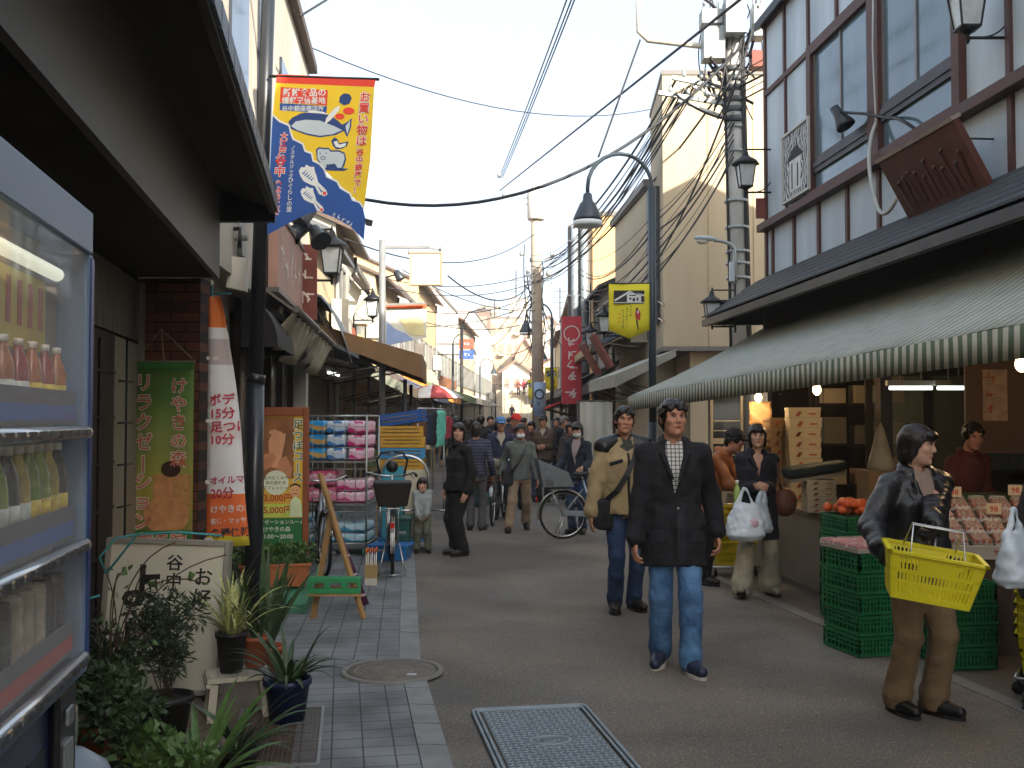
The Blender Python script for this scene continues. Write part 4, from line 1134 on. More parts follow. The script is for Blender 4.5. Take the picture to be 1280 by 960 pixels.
shop_house('tall white shop house beyond the red and blue box signs',L5,-1,44.0,54.0,7.2,'d8d2c6','77706a',False,sign='8a5a3c',seed=7)
shop_house('brown roofed shop house opposite another near the stairs',L5,-1,54.0,66.0,7.0,'c8b596','6a4a3c',True,seed=8)
shop_house('tall pale shop house, last before the stairs, with shops facing sunlight',L5,-1,66.0,84.0,8.5,'d0c8ba','77706a',False,seed=9)
BRAWN=M('brown_awning','7a5f40',.8,.15,3)
t=side_awning('long brown shop awning on black posts over the clothes and crates',L3,-1,15.6,18.6,1.72,3.12,2.62,BRAWN,.36)
for Y,px in((15.8,478),(18.2,470)):
 x=XP(478,14.6) if Y<16 else L3.x(Y)+1.4
 g=MB();g.tube([(L3.x(Y)+1.45,Y,0),(L3.x(Y)+1.45,Y,2.25)],.03,8);wbuild(g,'post',BLACK,t)
side_awning('grey green shop awning beyond the brown one',L3,-1,19.3,22.2,1.2,2.9,2.35,M('awning_greygreen','7d8074',.8,.15),.2)
side_awning('cream shop awning over the far clothes stall',L3,-1,22.9,26.2,1.4,2.85,2.3,M('awning_cream','b5a585',.8,.15),.2)
side_awning('blue and white striped shop awning',L4,-1,27.0,30.6,1.6,2.9,2.35,Mstripe('awning_blue',[(0,'3c66a8'),(.5,'c9d0d8')],1,2.5),.25)
side_awning('orange shop awning beyond the blue and white one',L4,-1,32.0,36.5,1.6,3.0,2.4,M('awning_orange','c9853a',.8,.15),.25)
side_awning('dull green shop awning beyond the orange one',L4,-1,38.0,43.5,1.8,3.1,2.5,M('awning_green','6d7f5a',.8,.15),.25)
side_awning('white shop awning beyond the dull green one',L5,-1,46.0,53.0,1.9,3.1,2.5,M('awning_white','c9c4b6',.8,.1),.25)
for k,(Y,dz) in enumerate(((16.2,0),(17.1,.02))):
 t=thing('shop_tube_light',['nearer bright tube light in the low cream shop','farther bright tube light in the low cream shop'][k],'strip light',(L3.x(Y)+.25,Y,2.36+dz),R(94))
 g=MB();g.tube([(-.3,0,0),(.3,0,0)],.02,8);g.build('tube',M('tube_glow'),t);g=MB();g.box(-.33,.33,-.03,.03,.022,.06);g.tube([(0,0,.06),(0,0,.3)],.006,5);g.build('fitting',M('fitting_white'),t)
 # ------------------------------------------------------------------ right row beyond the greengrocer
t=thing('beige_building','tall windowless beige building behind the concrete pole, partly sunlit','building',(5,19,0))
BG=M('beige_panel','b3a58b',.85,.13,1.6,.05,30,streak=.15)
g=MB();RB=Fac(2.67,18.0,.052);fbox(g,RB,18.0,20.55,2.92,7.75,0,6.5);fbox(g,RB,18.3,20.55,0,2.9,.5,6.5);wbuild(g,'wall',BG,t)
g=MB();fbox(g,RB,17.98,20.6,7.75,7.83,-.02,6.5);wbuild(g,'coping',M('grey_trim','6d6a66',.6,.1),t);g=MB();fbox(g,RB,17.98,20.58,2.84,2.918,-.02,6.5);wbuild(g,'edge_trim',M('grey_trim'),t)
g=MB()
for k in range(1,5):fbox(g,RB,17.992,17.999,2.93,7.74,k*.8-.006,k*.8+.006)
wbuild(g,'panel_joint',M('joint','a8946f',.8),t)
g=MB();fbox(g,RB,18.6,19.2,3.4,5.9,-.10,-.004);fbox(g,RB,19.5,20.2,3.2,6.1,-.12,-.004);wbuild(g,'side_screen',M('dark_screen','474d55',.5,.15),t)
g=MB();
for z in(3.35,3.65):g.bar((2.66,17.9,z),(2.66,18.9,z+.2),.03)
wbuild(g,'rail',CHR,t)
t=thing('cream_building','cream building with stepped gable edge next to the beige one','building',(5,22,0))
RC=Fac(2.78,20.6,-.057);CB=M('cream_render','b9ad94',.85,.1,1.0,streak=.4)
g=MB();fbox(g,RC,20.62,25.0,0,6.35,0,6);wbuild(g,'wall',CB,t)
g=MB();fbox(g,RC,20.6,25.05,6.35,6.5,-.12,6);fslope(g,RC,20.6,22.6,(-.5,4.15),(0,4.4),.1);wbuild(g,'roof_edge',M('grey_trim'),t)
g=MB();fbox(g,RC,20.8,22.3,3.2,4.1,-.35,-.002);wbuild(g,'bay',CB,t)
shop_house('grey gabled shop house with a porch behind the yellow banner',Fac(2.45,25.0,-.03),1,25.05,28.3,5.0,'99978e','4d4f52',True,seed=21)
t=thing('orange_block','sunlit orange-beige block rising behind the yellow street banner','building',(4,29,0))
g=MB();F_=Fac(2.25,28.4,.0);fbox(g,F_,28.4,33,0,7.3,0,5);wbuild(g,'wall',M('orange_render','cfa874',.85,.15,1.2),t)
g=MB();fbox(g,F_,28.36,33,7.3,7.42,-.05,5);wbuild(g,'parapet',M('grey_trim'),t)
for k in range(2):g=MB();fbox(g,F_,29+k*2,30.1+k*2,4.2,5.5,-.04,-.002);wbuild(g,'window',DGLASS,t)
t=thing('chimney_pipes','pair of tall grey flue pipes rising behind the red vertical sign','flue',(XP(724,28.0),28.0,0))
for k,x in enumerate((-.12,.14)):
 g=MB();g.tube([(x,0,2.9),(x,0,7.0+.2*k)],.10,12);g.build('flue_pipe',M('flue_grey','98a0a6',.4,.1,metal=.4),t)
g=MB()
for z in(3.4,5.0,6.5):g.box(-.28,.3,-.02,.13,z,z+.05)
g.box(-.30,.3,.12,.2,0,7.0);g.build('bracket_post',M('grey_trim'),t)
R5=Fac(2.3,33,.01)
shop_house('pale shop house behind the red vertical sign',R5,1,33.1,38,6.2,'c9c2b4','55504c',False,sign='b8b0a0',seed=22)
shop_house('tan gabled shop house with a faded blue awning',R5,1,38,45,6.0,'b89c78','5b4d44',True,seed=23)
shop_house('tall white shop house with an ochre awning',Fac(2.5,45,.02),1,45,56,7.0,'d0cabc','66605a',False,seed=24)
shop_house('brown roofed shop house past the ochre awning',Fac(2.5,45,.02),1,56,70,6.5,'c2b193','6a4a3c',True,seed=25)
shop_house('flat roofed shop house next to the foot of the stairs',Fac(2.5,45,.02),1,70,88,8.0,'d2ccc0','66605a',False,seed=26)
RD=Fac(2.3,20.6,-.01)
side_awning('pale grey awning with white edge past the greengrocer',Fac(2.72,14.6,-.05),1,16.2,19.6,1.0,2.75,2.35,M('awning_palegrey','9a9a90',.8,.12),.2)
side_awning('dark awning with white edge behind the yellow banner',RD,1,21.5,24.4,.6,2.9,2.4,M('awning_dark','3c3a38',.8,.12),.2)
side_awning('red awning below the red vertical sign',Fac(2.2,28.4,0),1,26.6,29.2,1.3,2.45,1.95,M('awning_red','c03038',.75,.1),.05)
side_awning('grey ribbed awning beside the red vertical sign',Fac(2.42,25,-.03),1,25.4,28.0,1.2,2.95,2.3,M('awning_grey','5f6468',.7,.15),.1)
side_awning('beige awning beyond the red awning',R5,1,33.6,37.6,1.4,2.9,2.35,M('awning_cream'),.2)
side_awning('faded blue awning beyond the beige one',R5,1,39,44.5,1.6,3.0,2.4,M('awning_fadedblue','6f88a8',.8,.15),.2)
side_awning('ochre awning, farthest before the stairs',Fac(2.5,45,.02),1,46,55,1.7,3.0,2.4,M('awning_orange'),.2)
t=thing('gable_eave','blue-grey tiled porch eave reaching out behind the yellow banner','roof',(2.3,21.5,0));g=MB();fslope(g,RD,20.7,25.0,(-.7,3.15),(.5,3.75),.12);wbuild(g,'tiles',M('porch_tile','5c6972',.5,.2,6),t);g=MB();fslope(g,RD,20.7,25.0,(-.68,3.02),(.5,3.6),.03);fbox(g,RD,20.68,25.02,3.0,3.16,-.74,-.7);wbuild(g,'eave_board',M('eave_tan','9a8a6c',.7,.1),t)
# grey-white cloth curtain at a stall
t=thing('stall_curtain','off-white canvas curtain hung at the stall past the striped awning','curtain',(XP(745,17.5),17.5,0.01));g=MB();vs=[]
for i in range(17):
 for j in range(3):vs.append((-.28+.56*i/16,.03*math.sin(i*1.3)*(1.2-j*.5),1.9*j/2+.03))
g.add(vs,[(i*3+j,i*3+j+1,(i+1)*3+j+1,(i+1)*3+j) for i in range(16) for j in range(2)],True);ob=g.build('cloth',M('canvas_white','a3a196',.85,.12,3),t);sm_=ob.modifiers.new('Solidify','SOLIDIFY');sm_.thickness=.004
g=MB();g.tube([(-.32,0,1.94),(.6,0,1.94)],.015,6);g.tube([(-.31,0,0),(-.31,0,1.94)],.018,6);g.tube([(.6,0,0),(.6,0,1.94)],.018,6);g.build('frame',M('awning_frame'),t)
# ------------------------------------------------------------------ right street lamp with yellow banner
PGREY=M('lamp_grey','3b444b',.4,.1,3,metal=.2)
def goose_lamp(label,x,Y,side,H=4.35,reach=.85,group='gooseneck street lamps'):
 t=thing('street_lamp',label,'street lamp',(x,Y,0),0,group)
 g=MB();g.tube([(0,0,0),(0,0,1.6)],.07,12);g.tube([(0,0,1.6),(0,0,H)],.055,12);g.build('post',PGREY,t)
 s=side;pts=[Vector((0,0,H-.02))]
 for k in range(13):a=math.pi*k/12;pts.append(Vector((s*reach/2*(1-math.cos(a)),0,H+.47*math.sin(a))))
 pts.append(Vector((s*reach,0,H-.1)))
 g=MB();g.tube(pts,.028,10);g.build('arm',PGREY,t)
 g=MB();g.lathe([(.03,.40),(.06,.38),(.075,.28),(.11,.25),(.2,.05),(.205,.0)],c=(s*reach,0,H-.48),n=24);g.build('shade',PGREY,t)
 g=MB();g.lathe([(.205,.0),(.21,-.05),(.19,-.075),(0,-.08)],c=(s*reach,0,H-.482),n=24);g.build('diffuser',M('lamp_diffuser','d5dcde',.4,.03),t)
 return t
lx=XP(816,14.25);goose_lamp('large gooseneck street lamp with white rimmed shade and yellow banner',lx,14.25,-1,4.89,.90)
for px_l,Yl,s,lab in((690,33,-1,'gooseneck street lamp behind the second utility pole'),(566,45,1,'gooseneck street lamp beside the red and blue signs'),(702,48,-1,'small gooseneck street lamp between the second pole and the stairs'),(600,64,1,'distant gooseneck street lamp in front of the tall flats')):
 goose_lamp(lab,XP(px_l,Yl),Yl,s,4.9)
def yellow_banner(label,px0,px1,pyt,pyb,Y,detail=True):
 c0=P(px0,pyt,Y);w=(px1-px0)/1280*Y;h=(pyb-pyt)/1280*Y
 t=thing('street_banner',label,'banner',(c0.x,Y,c0.z),0,'yellow pointed street banners')
 YB=M('banner_sulphur','d8cb2c',.7,.06,3)
 g=MB();vs=[];nx=12
 top=lambda u:0.0;bot=lambda u:-h*(.84+.16*(1-abs(2*u-1)))
 for i in range(nx+1):
  u=i/nx
  for j in range(5):f=j/4;vs.append((w*u,.012*math.sin(5*u+2*f),bot(u)*f))
 g.add(vs,[(i*5+j,i*5+j+1,(i+1)*5+j+1,(i+1)*5+j) for i in range(nx) for j in range(4)],True);ob=g.build('cloth',YB,t);sm_=ob.modifiers.new('Solidify','SOLIDIFY');sm_.thickness=.002;sm_.offset=0
 g=MB();g.tube([(-.04,.01,.01),(w+.06,.01,.01)],.012,6);g.build('rod',PGREY,t)
 g=MB();k=lambda x,z,y=-.018:(x*w,y,-z*h)
 g.use(M('print_dark','2a2c2c',.7));g.add([k(.12,.12),k(.87,.12),k(.87,.36),k(.12,.36)],[(0,1,2,3)])
 g.use(M('print_white2','d5d9d4',.7));
 for q in([(.13,.29),(.5,.125),(.53,.15),(.15,.32)],[(.5,.125),(.87,.20),(.87,.23),(.53,.15)],[(.44,.19),(.60,.14),(.79,.20),(.79,.34),(.44,.34)],[(.12,.335),(.87,.335),(.87,.348),(.12,.348)]):g.add([k(x,z,-.020) for x,z in q],[tuple(range(len(q)))])
 g.use(M('print_dark'))
 for a,b_,c_,d in((.5,.67,.20,.22),(.5,.55,.25,.29),(.58,.64,.26,.32),(.68,.72,.25,.31)):g.add([k(a,c_,-.022),k(b_,c_,-.022),k(b_,d,-.022),k(a,d,-.022)],[(0,1,2,3)])
 g.use(M('print_redbird','b23a34',.7));g.add([k(x,z) for x,z in((.66,.46),(.70,.44),(.78,.54),(.76,.66),(.66,.65),(.64,.55))],[(0,1,2,3,4,5)])
 g.use(M('print_dark'));g.add([k(x,z,-.0185) for x,z in((.66,.66),(.70,.66),(.73,.84),(.70,.83))],[(0,1,2,3)]);g.add([k(x,z,-.020) for x,z in((.66,.44),(.70,.43),(.72,.48),(.68,.5))],[(0,1,2,3)])
 g.use(M('print_white2'));g.add([k(x,z,-.0195) for x,z in((.69,.46),(.73,.47),(.72,.55),(.69,.53))],[(0,1,2,3)]);g.build('printed_picture',None,t)
 if detail:
  g=MB()
  for s_,x,z in((5,.53,.39),(8,.44,.42),(8,.34,.46)):scribble(g,x*w,-z*h,.038*s_,.034,-.024,s_+int(x*100),True)
  g.build('lettering',M('print_dark'),t)
  g=MB();scribble(g,.25*w,-.52*h,.2,.044,-.024,51,True);g.build('lettering',M('print_orange','d06a2a',.7),t)
 return t
yellow_banner('largest yellow pointed street banner, on the gooseneck lamp',761,812,355,424,14.2)
yellow_banner('small yellow pointed banner beside the second utility pole, the larger one',681,697,460,490,33,False)
yellow_banner('tiny yellow pointed banner behind the second utility pole',660,668,475,500,45,False)
# vertical red sign
q0,q1=P(702,396,24.85),P(727,505,24.85)
t=thing('vertical_sign','tall red vertical shop sign with white lettering facing up the street','sign',((q0.x+q1.x)/2,24.85,q1.z))
w=(q1.x-q0.x)/2;h=q0.z-q1.z
g=MB();g.box(-w,w,-.08,.08,0,h);g.build('panel',M('sign_red','b3303a',.5,.08),t,.005)
g=MB();scribble(g,0,h*.76,1.3,.24,-.083,47,True);scribble(g,0,.48,.45,.34,-.083,48,True);g.build('lettering',M('sign_white','cfc3bd',.6),t)
g=MB();g.lathe([(.17,0),(.17,.004),(.20,.004),(.20,0)],n=24,T=Matrix.Rotation(R(90),4,'X'));g.v=[(x,y-.082,z+h-.42) for x,y,z in g.v];g.build('emblem',M('sign_white'),t)
g=MB();
for z in(.4,h-.4):g.tube([(w,0,z),(2.5-t.location.x,0,z)],.03,7)
g.build('bracket',BLACK,t)
# lanterns, spotlights and wooden signs on that part of the row
for px,py,Y,lab in((755,405,19.5,'black carriage lantern in front of the gabled house, nearest of the three'),(738,424,21.0,'black carriage lantern in the middle, above the slanted wooden signs'),(721,440,26.0,'black carriage lantern hanging before the red vertical sign')):lantern(lab,P(px,py,Y),1,.95)
for px,py,Y,lab in((752,440,19.8,'reddish wooden sign board slanting over the grey porch'),(738,450,21.2,'brown wooden sign board slanting behind the reddish one')):
 q=P(px,py,Y);t=thing('wooden_sign',lab,'sign',q,R(-90));TT=Matrix.Rotation(R(30),4,'X');g=MB();g.box(-.5,.5,-.03,.03,-.35,.35,TT);g.build('board',M('sign_redwood','7a4238',.6,.2,4),t)
 g=MB();g.box(-.52,.52,-.035,.035,.351,.39,TT);g.tube([TT@Vector((0,.03,.2)),Vector((0,.7,.1))],.012,6);g.build('top_rail',M('worn_rail'),t)
for px,py,Y,lab in((712,413,27.2,'small spotlight aimed at the red vertical sign'),):
 q=P(px,py,Y);t=thing('spot_lamp',lab,'lamp',q);g=MB();d=Vector((-.4,.3,-.7)).normalized();g.lathe([(0,-.08),(.06,-.06),(.11,.14),(.1,.15),(0,.12)],n=14,T=d.to_track_quat('Z','Y').to_matrix().to_4x4());g.build('lamp_head',M('spot_grey'),t);g=MB();g.tube([(0,0,0),(.4,0,.1),(.75,0,-.02)],.015,6);g.build('arm',BLACK,t)
 # little hanging bracket on the concrete pole: red box
 # ------------------------------------------------------------------ concrete utility pole with transformers
PCONC=M('pole_concrete','b4b3ad',.85,.2,3,.3,60);PST=M('pole_steel','a7adad',.45,.12,metal=.4);CABLE=M('cable_black','27282b',.6,.05)
uY=15.6;ux=XP(929,uY)
def uz(py):return P(929,py,uY).z
t=thing('utility_pole','concrete utility pole with transformers and cables between the timber and beige buildings','utility pole',(ux,uY,0))
lean=-.016
g=MB();g.tube([(0,0,0),(lean*9,0,9.0)],[.175,.125],20);g.build('pole',PCONC,t)
for py in(252,285,315,330,348,160,190):z=uz(py);g=MB();g.tube([(lean*z,0,z-.02),(lean*z,0,z+.02)],.185 if z<5 else.17,18);g.build('band',PST,t)
g=MB();rn=random.Random(2)
for k in range(6):a=rn.uniform(3.4,6.0);r_=.17;g.tube([(math.cos(a)*r_+lean*z,math.sin(a)*r_,z) for z in[2.6+i*.65 for i in range(9)]],.016,6)
g.build('riser_cable',CABLE,t)
def upx(px,py,dy=0.0):q=P(px,py,uY+dy);return Vector((q.x-ux,dy,q.z))
for px0,px1,py0,py1,dy in((874,900,18,36,-.1),(901,926,10,52,-.25),(938,952,12,52,-.1),(876,902,40,80,-.12)):
 a,b_=upx(px0,py1),upx(px1,py0);g=MB();g.box(a.x,b_.x,dy-.14,dy+.14,a.z,b_.z)
 for k in range(3):x=a.x+(b_.x-a.x)*(k+.5)/3;g.tube([(x,dy,b_.z),(x,dy,b_.z+.16)],.022,7)
 g.build('transformer',M('transformer_grey','8f9596',.5,.12,4),t,.02)
for pts in(((838,44),(800,48),(797,-20)),):g=MB();g.tube([upx(905,58)]+[upx(*q) for q in((880,58),(810,50),(799,40),(797,-30))],.045,10);g.build('conduit_pipe',M('pvc_cream','d0c7b4',.5,.06),t)
for px,py,L_ in((855,103,1),(838,122,1)):
 g=MB();g.bar(upx(920,py+10),upx(px-15,py-6),.06);g.bar(upx(918,py+28),upx(px+10,py+4),.035)
 for k in range(3):q=upx(px+k*22,py+k*2-6);g.lathe([(.03,0),(.035,.05),(.02,.09),(.03,.12)],c=q,n=8)
 g.build('cross_arm',PST,t)
g=MB();rn=random.Random(8)
for k in range(34):
 a=upx(rn.uniform(870,950),rn.uniform(-10,95),rn.uniform(-.3,.2));b_=upx(rn.uniform(880,945),rn.uniform(20,150),rn.uniform(-.3,.2));m_=(a+b_)/2+Vector((rn.uniform(-.3,.3),rn.uniform(-.2,.2),rn.uniform(-.5,.1)));g.tube(bez(a,m_,b_,7),rn.choice((.010,.016,.024)),5)
g.build('cable_loops',CABLE,t)
g=MB();
for py in(88,100,112,126,138,150):z=uz(py);g.lathe([(.14,-.05),(.17,-.03),(.17,.03),(.14,.05)],c=(lean*z,0,z),n=12)
g.build('clamp',M('clamp_dark','54585a',.5,.15,metal=.3),t)
a,b_=upx(938,86),upx(960,66);g=MB();g.box(a.x,b_.x,-.12,.12,a.z,b_.z);g.build('red_box',M('rust_red','7a3f34',.6,.15),t)
q=upx(921,360);g=MB();g.tube([upx(919,352,-.2),upx(918,312,-.2)]+bez(upx(918,312,-.2),upx(916,302,-.2),upx(892,300,-.2),6),.028,8);g.build('lamp_arm',PST,t)
g=MB();c_=upx(881,298,-.2);g.ball(c_,(.17,.07,.045),14,8,Matrix.Rotation(R(3),4,'Y'));lh=g.build('lamp_head',M('lamp_head_blue','b3c0c6',.4,.05),t)
g=MB();g.ball(c_+Vector((-.04,0,-.04)),(.10,.05,.05),12,7);g.build('lens',M('lens_clear','c8c4b4',.2,.05),lh)
a,b_=upx(912,352,-.2),upx(917,328,-.2);g=MB();g.box(a.x,b_.x,-.26,-.16,a.z,b_.z);g.build('control_box',M('lamp_head_blue'),t)
q0,q1=P(945,273,13.95),P(966,248,13.95);t2=thing('small_red_plate','small dark red plate hung under the corner lantern','plate',((q0.x+q1.x)/2,13.95,q0.z));g=MB();w_=(q1.x-q0.x)/2;g.box(-w_,w_,-.015,.015,0,q1.z-q0.z);g.build('plate',M('rust_red'),t2);g=MB();g.bar((w_,0,.22),(w_+.25,0.02,.22),.02);g.build('bracket',BLACK,t2)
# second pole with its can transformer
vY=30.0;vx=XP(674,vY)
t=thing('utility_pole','second concrete utility pole with a white can transformer down the street','utility pole',(vx,vY,0))
def vz(px,py,dy=0):q=P(px,py,vY+dy);return Vector((q.x-vx,dy,q.z))
top=vz(671,225)
g=MB();g.tube([(0,0,0),(vz(669,240).x,0,vz(669,240).z)],[.19,.14],16);g.build('pole',M('pole_tan','9a8f80',.85,.2,3),t)
g=MB();c_=vz(670,275);hh_=vz(670,238).z-c_.z;g.lathe([(.24,0),(.26,.04),(.26,hh_-.1),(.2,hh_)],c=c_,n=18);
for k in range(3):a=k*2.1;g.lathe([(.04,0),(.05,.12),(.03,.2),(.05,.26)],c=c_+Vector((math.cos(a)*.14,math.sin(a)*.14,hh_)),n=8)
g.build('transformer',M('can_white','cfcbc0',.4,.06),t)
g=MB();g.bar(vz(624,225),vz(666,262),.05);g.bar(vz(625,250),vz(664,246),.06)
for py in(322,345,352):g.bar(vz(655,py),vz(690,py+2),.06)
for px,py in((624,222),(630,246),(652,320),(660,342),(685,345),(690,322)):g.lathe([(.05,0),(.07,.08),(.04,.14),(.05,.2)],c=vz(px,py),n=8)
g.build('cross_arm',PST,t)
g=MB();rn=random.Random(5)
for k in range(18):a=vz(rn.uniform(655,690),rn.uniform(300,420));b_=vz(rn.uniform(660,685),rn.uniform(320,440));g.tube(bez(a,(a+b_)/2+Vector((rn.uniform(-.3,.3),-.1,rn.uniform(-.3,.2))),b_,6),.018,5)
g.build('cable_loops',CABLE,t)
g=MB();a,b_=vz(674,520),vz(674,478);g.tube([(0,0,a.z),(0,0,b_.z)],.20,18);w_=g.build('wrap_poster',M('poster_blue','8fa9c4',.6,.15,4),t)
g=MB();
for z,r_ in((b_.z-.35,.28),):g.lathe([(.11,0),(.11,.01),(.15,.01),(.15,0)],c=(0,-.215,z),n=20,T=Matrix.Rotation(R(90),4,'X'))
scribble(g,0,b_.z-.62,.2,.12,-.215,44);g.build('emblem',M('print_dark'),w_)
# ------------------------------------------------------------------ left grey sign-lamp post with framed board
sY=16.8;sx_=XP(478,sY)
t=thing('sign_post','slim grey post with a white framed board and a spotlight','post',(sx_,sY,0))
def sp_(px,py,dy=0):q=P(px,py,sY+dy);return Vector((q.x-sx_,dy,q.z))
g=MB();g.tube([(0,0,0),(sp_(478,300).x,0,sp_(478,300).z)],.055,12);g.build('post',M('post_grey','7d7f80',.5,.1,metal=.2),t)
g=MB();g.bar(sp_(480,309),sp_(536,309),.05);g.bar(sp_(511,312),sp_(511,318),.03);g.bar(sp_(550,308),sp_(550,316),.03);g.bar(sp_(530,309),sp_(552,313),.03);g.bar(sp_(480,381),sp_(532,379),.035);g.build('bracket',M('post_grey'),t)
a,b_=sp_(512,357),sp_(553,315);g=MB();
for q in((a.x,b_.x,a.z,a.z+.03),(a.x,b_.x,b_.z-.03,b_.z),(a.x,a.x+.03,a.z+.03,b_.z-.03),(b_.x-.03,b_.x,a.z+.03,b_.z-.03)):g.box(q[0],q[1],-.05,.05,q[2],q[3])
fr_=g.build('board_frame',M('frame_tan','9c8a72',.5,.1),t)
g=MB();g.box(a.x+.03,b_.x-.03,-.035,.035,a.z+.03,b_.z-.03);g.build('board',M('board_white','ddd6c8',.5,.04),fr_)
g=MB();g.tube([sp_(478,348),sp_(492,344),sp_(497,340)],.015,6);c_=sp_(498,344);g.lathe([(0,-.1),(.05,-.08),(.08,.08),(.075,.09),(0,.06)],c=c_,n=12,T=Vector((.5,0,-.8)).normalized().to_track_quat('Z','Y').to_matrix().to_4x4());g.build('spotlight',M('spot_grey'),t)
# banner on the same post, sun glare put into its pale colours
a,b_=P(483,384,sY+.1),P(533,432,sY+.1)
t=thing('street_banner','pale blue and yellow banner on the slim grey post, with sun glare painted in','banner',(a.x,sY+.1,a.z));w,h=b_.x-a.x,a.z-b_.z
g=MB();g.use(M('glare_white','d8d8cc',.7,.08));g.sheet([(0,0,0),(w,0,0),(w,0,-h*.8),(0,0,-h)]);g.use(M('glare_red','d8603a',.7));g.box(0,w,-.012,.012,-.02,.06);g.use(M('glare_blue','93a9d4',.7));g.slab([(0,-.008,-h*.35),(w*.2,-.008,-h*.55),(w*.5,-.008,-h*.7),(w*.7,-.008,-h*.86),(0,-.008,-h*.99)],.004);g.use(M('glare_yellow','dcd2a0',.7));g.slab([(w*.3,-.008,-h*.3),(w*.9,-.008,-h*.2),(w*.95,-.008,-h*.75),(w*.6,-.008,-h*.72)],.003);g.build('cloth',None,t)
g=MB();g.tube([(-.05,.02,.03),(w+.05,.02,.03)],.014,6);g.build('rod',BLACK,t)
# lamps on the left facades
lantern('carriage lantern on a stub post above the corrugated canopy',P(415,325,14.9),-1,1.25)
lantern('carriage lantern beside the slim grey post',P(466,385,19.0),-1,.95)
t=thing('gable_roof_sign','slanting roof-shaped sign above the brown awning','sign',P(447,365,18.0),R(4));o=t.location
g=MB();pts=[P(*q,18.0)-o for q in((443,342),(462,364),(459,368),(440,347))];g.slab(pts,.5);g.build('roof',DARK,t)
g=MB();pts=[P(*q,18.05)-o for q in((440,350),(452,363),(440,400),(430,392))];g.slab(pts,.06);g.build('panel',M('sign_milk'),t)
# camera-like floodlights under the banner
t=thing('flood_lamps','cluster of dark floodlights on the wall behind the blue banner','lamp',P(392,285,12.6));o=t.location
for(px,py),d in(((384,268),(-.5,-.4,-.6)),((396,292),(.4,-.5,-.6)),((378,285),(-.6,-.3,-.5))):
 g=MB();c_=P(px,py,12.6)-o;g.lathe([(0,-.12),(.07,-.1),(.1,.1),(.14,.16),(.13,.17),(0,.12)],c=c_,n=14,T=Vector(d).normalized().to_track_quat('Z','Y').to_matrix().to_4x4());g.build('lamp_head',M('spot_grey'),t)
g=MB();q=P(386,280,12.6)-o;g.tube([q,Vector((L2.x(12.6)-o.x,0,q.z+.05))],.02,6);g.tube([P(375,275,12.6)-o,P(405,300,12.6)-o],.02,6);g.build('arm',BLACK,t)
# red and blue stacked signs far down the street
sY=44.0
for k,(y0,y1,c_,lab) in enumerate(((424,436,'d8503f','red box sign with a white line of lettering, above the blue one'),(438,449,'3d5cc0','blue box sign with a white line of lettering, below the red one'))):
 a,b_=P(574,y1,sY),P(592,y0,sY);t=thing('box_sign',lab,'sign',(a.x,sY,a.z));w,h=b_.x-a.x,b_.z-a.z
 g=MB();g.box(0,w,-.12,.12,0,h);g.build('box',M('box_sign_'+c_,c_,.5,.05),t);g=MB();scribble(g,w/2,h/2,w*.8,.12,-.124,40+k);g.build('lettering',M('sign_bright','e2e2e0',.6),t)
 g=MB();g.tube([(0,0,h/2),(L4.x(44)-a.x,0,h/2)],.03,6);g.build('bracket',BLACK,t)
t=thing('slim_pole','slim dark pole in front of the red and blue signs','pole',(XP(577,43),43,0));g=MB();g.tube([(0,0,0),(0,0,5.6)],.07,8);g.build('shaft',BLACK,t);g=MB();g.tube([(0,0,5.6),(.3,0,6.1),(1.0,0,6.3)],.035,6);g.build('arm',BLACK,t)
# ------------------------------------------------------------------ end of the street: stone stairs, terrace, houses beyond
t=thing('stone_stairs','wide stone stairs with handrails closing the far end of the street','stairs',(1.3,92,0))
STN=M('stair_stone','b3a68e',.85,.15,2)
g=MB()
for k in range(24):g.box(-2.2,2.6,k*.42,10.2,k*.165,(k+1)*.165)
g.build('steps',STN,t)
g=MB();g.box(-2.7,-2.21,-.2,10.5,0,4.2);g.box(2.61,3.1,-.2,10.5,0,4.2);g.build('side_wall',M('side_wall_stone','a89a84',.85,.15,1.5),t)
for x in(-2.3+.3,0.2,2.3):
 g=MB();g.tube([(x,0,.95),(x,10,4.9)],.04,6)
 for k in range(6):g.tube([(x,k*2,.0+k*.78),(x,k*2,.95+k*.79)],.03,6)
 g.build('handrail',CHR,t)
struct_t=MB();struct_t.box(-60,60,102.4,240,-.5,3.96);o=struct(struct_t.build('terrain',M('terrace_ground','9a9284',.9,.2,.3)))
for s,x0,x1 in((-1,-60,-1.6),(1,4.6,60)):
 g=MB();g.box(x0,x1,96,102.39,-.5,3.9);o=struct(g.build('terrain',M('bank_wall','9c8f7a',.9,.2,.5)))
t=thing('terrace_railing','dark railing along the top of the far stairs','railing',(1.3,102.6,3.96));g=MB()
for k in range(41):g.tube([(-4+k*.2,0,0),(-4+k*.2,0,1.05)],.012,4)
g.tube([(-4,0,1.05),(4,0,1.05)],.03,6);g.build('bars',BLACK,t)
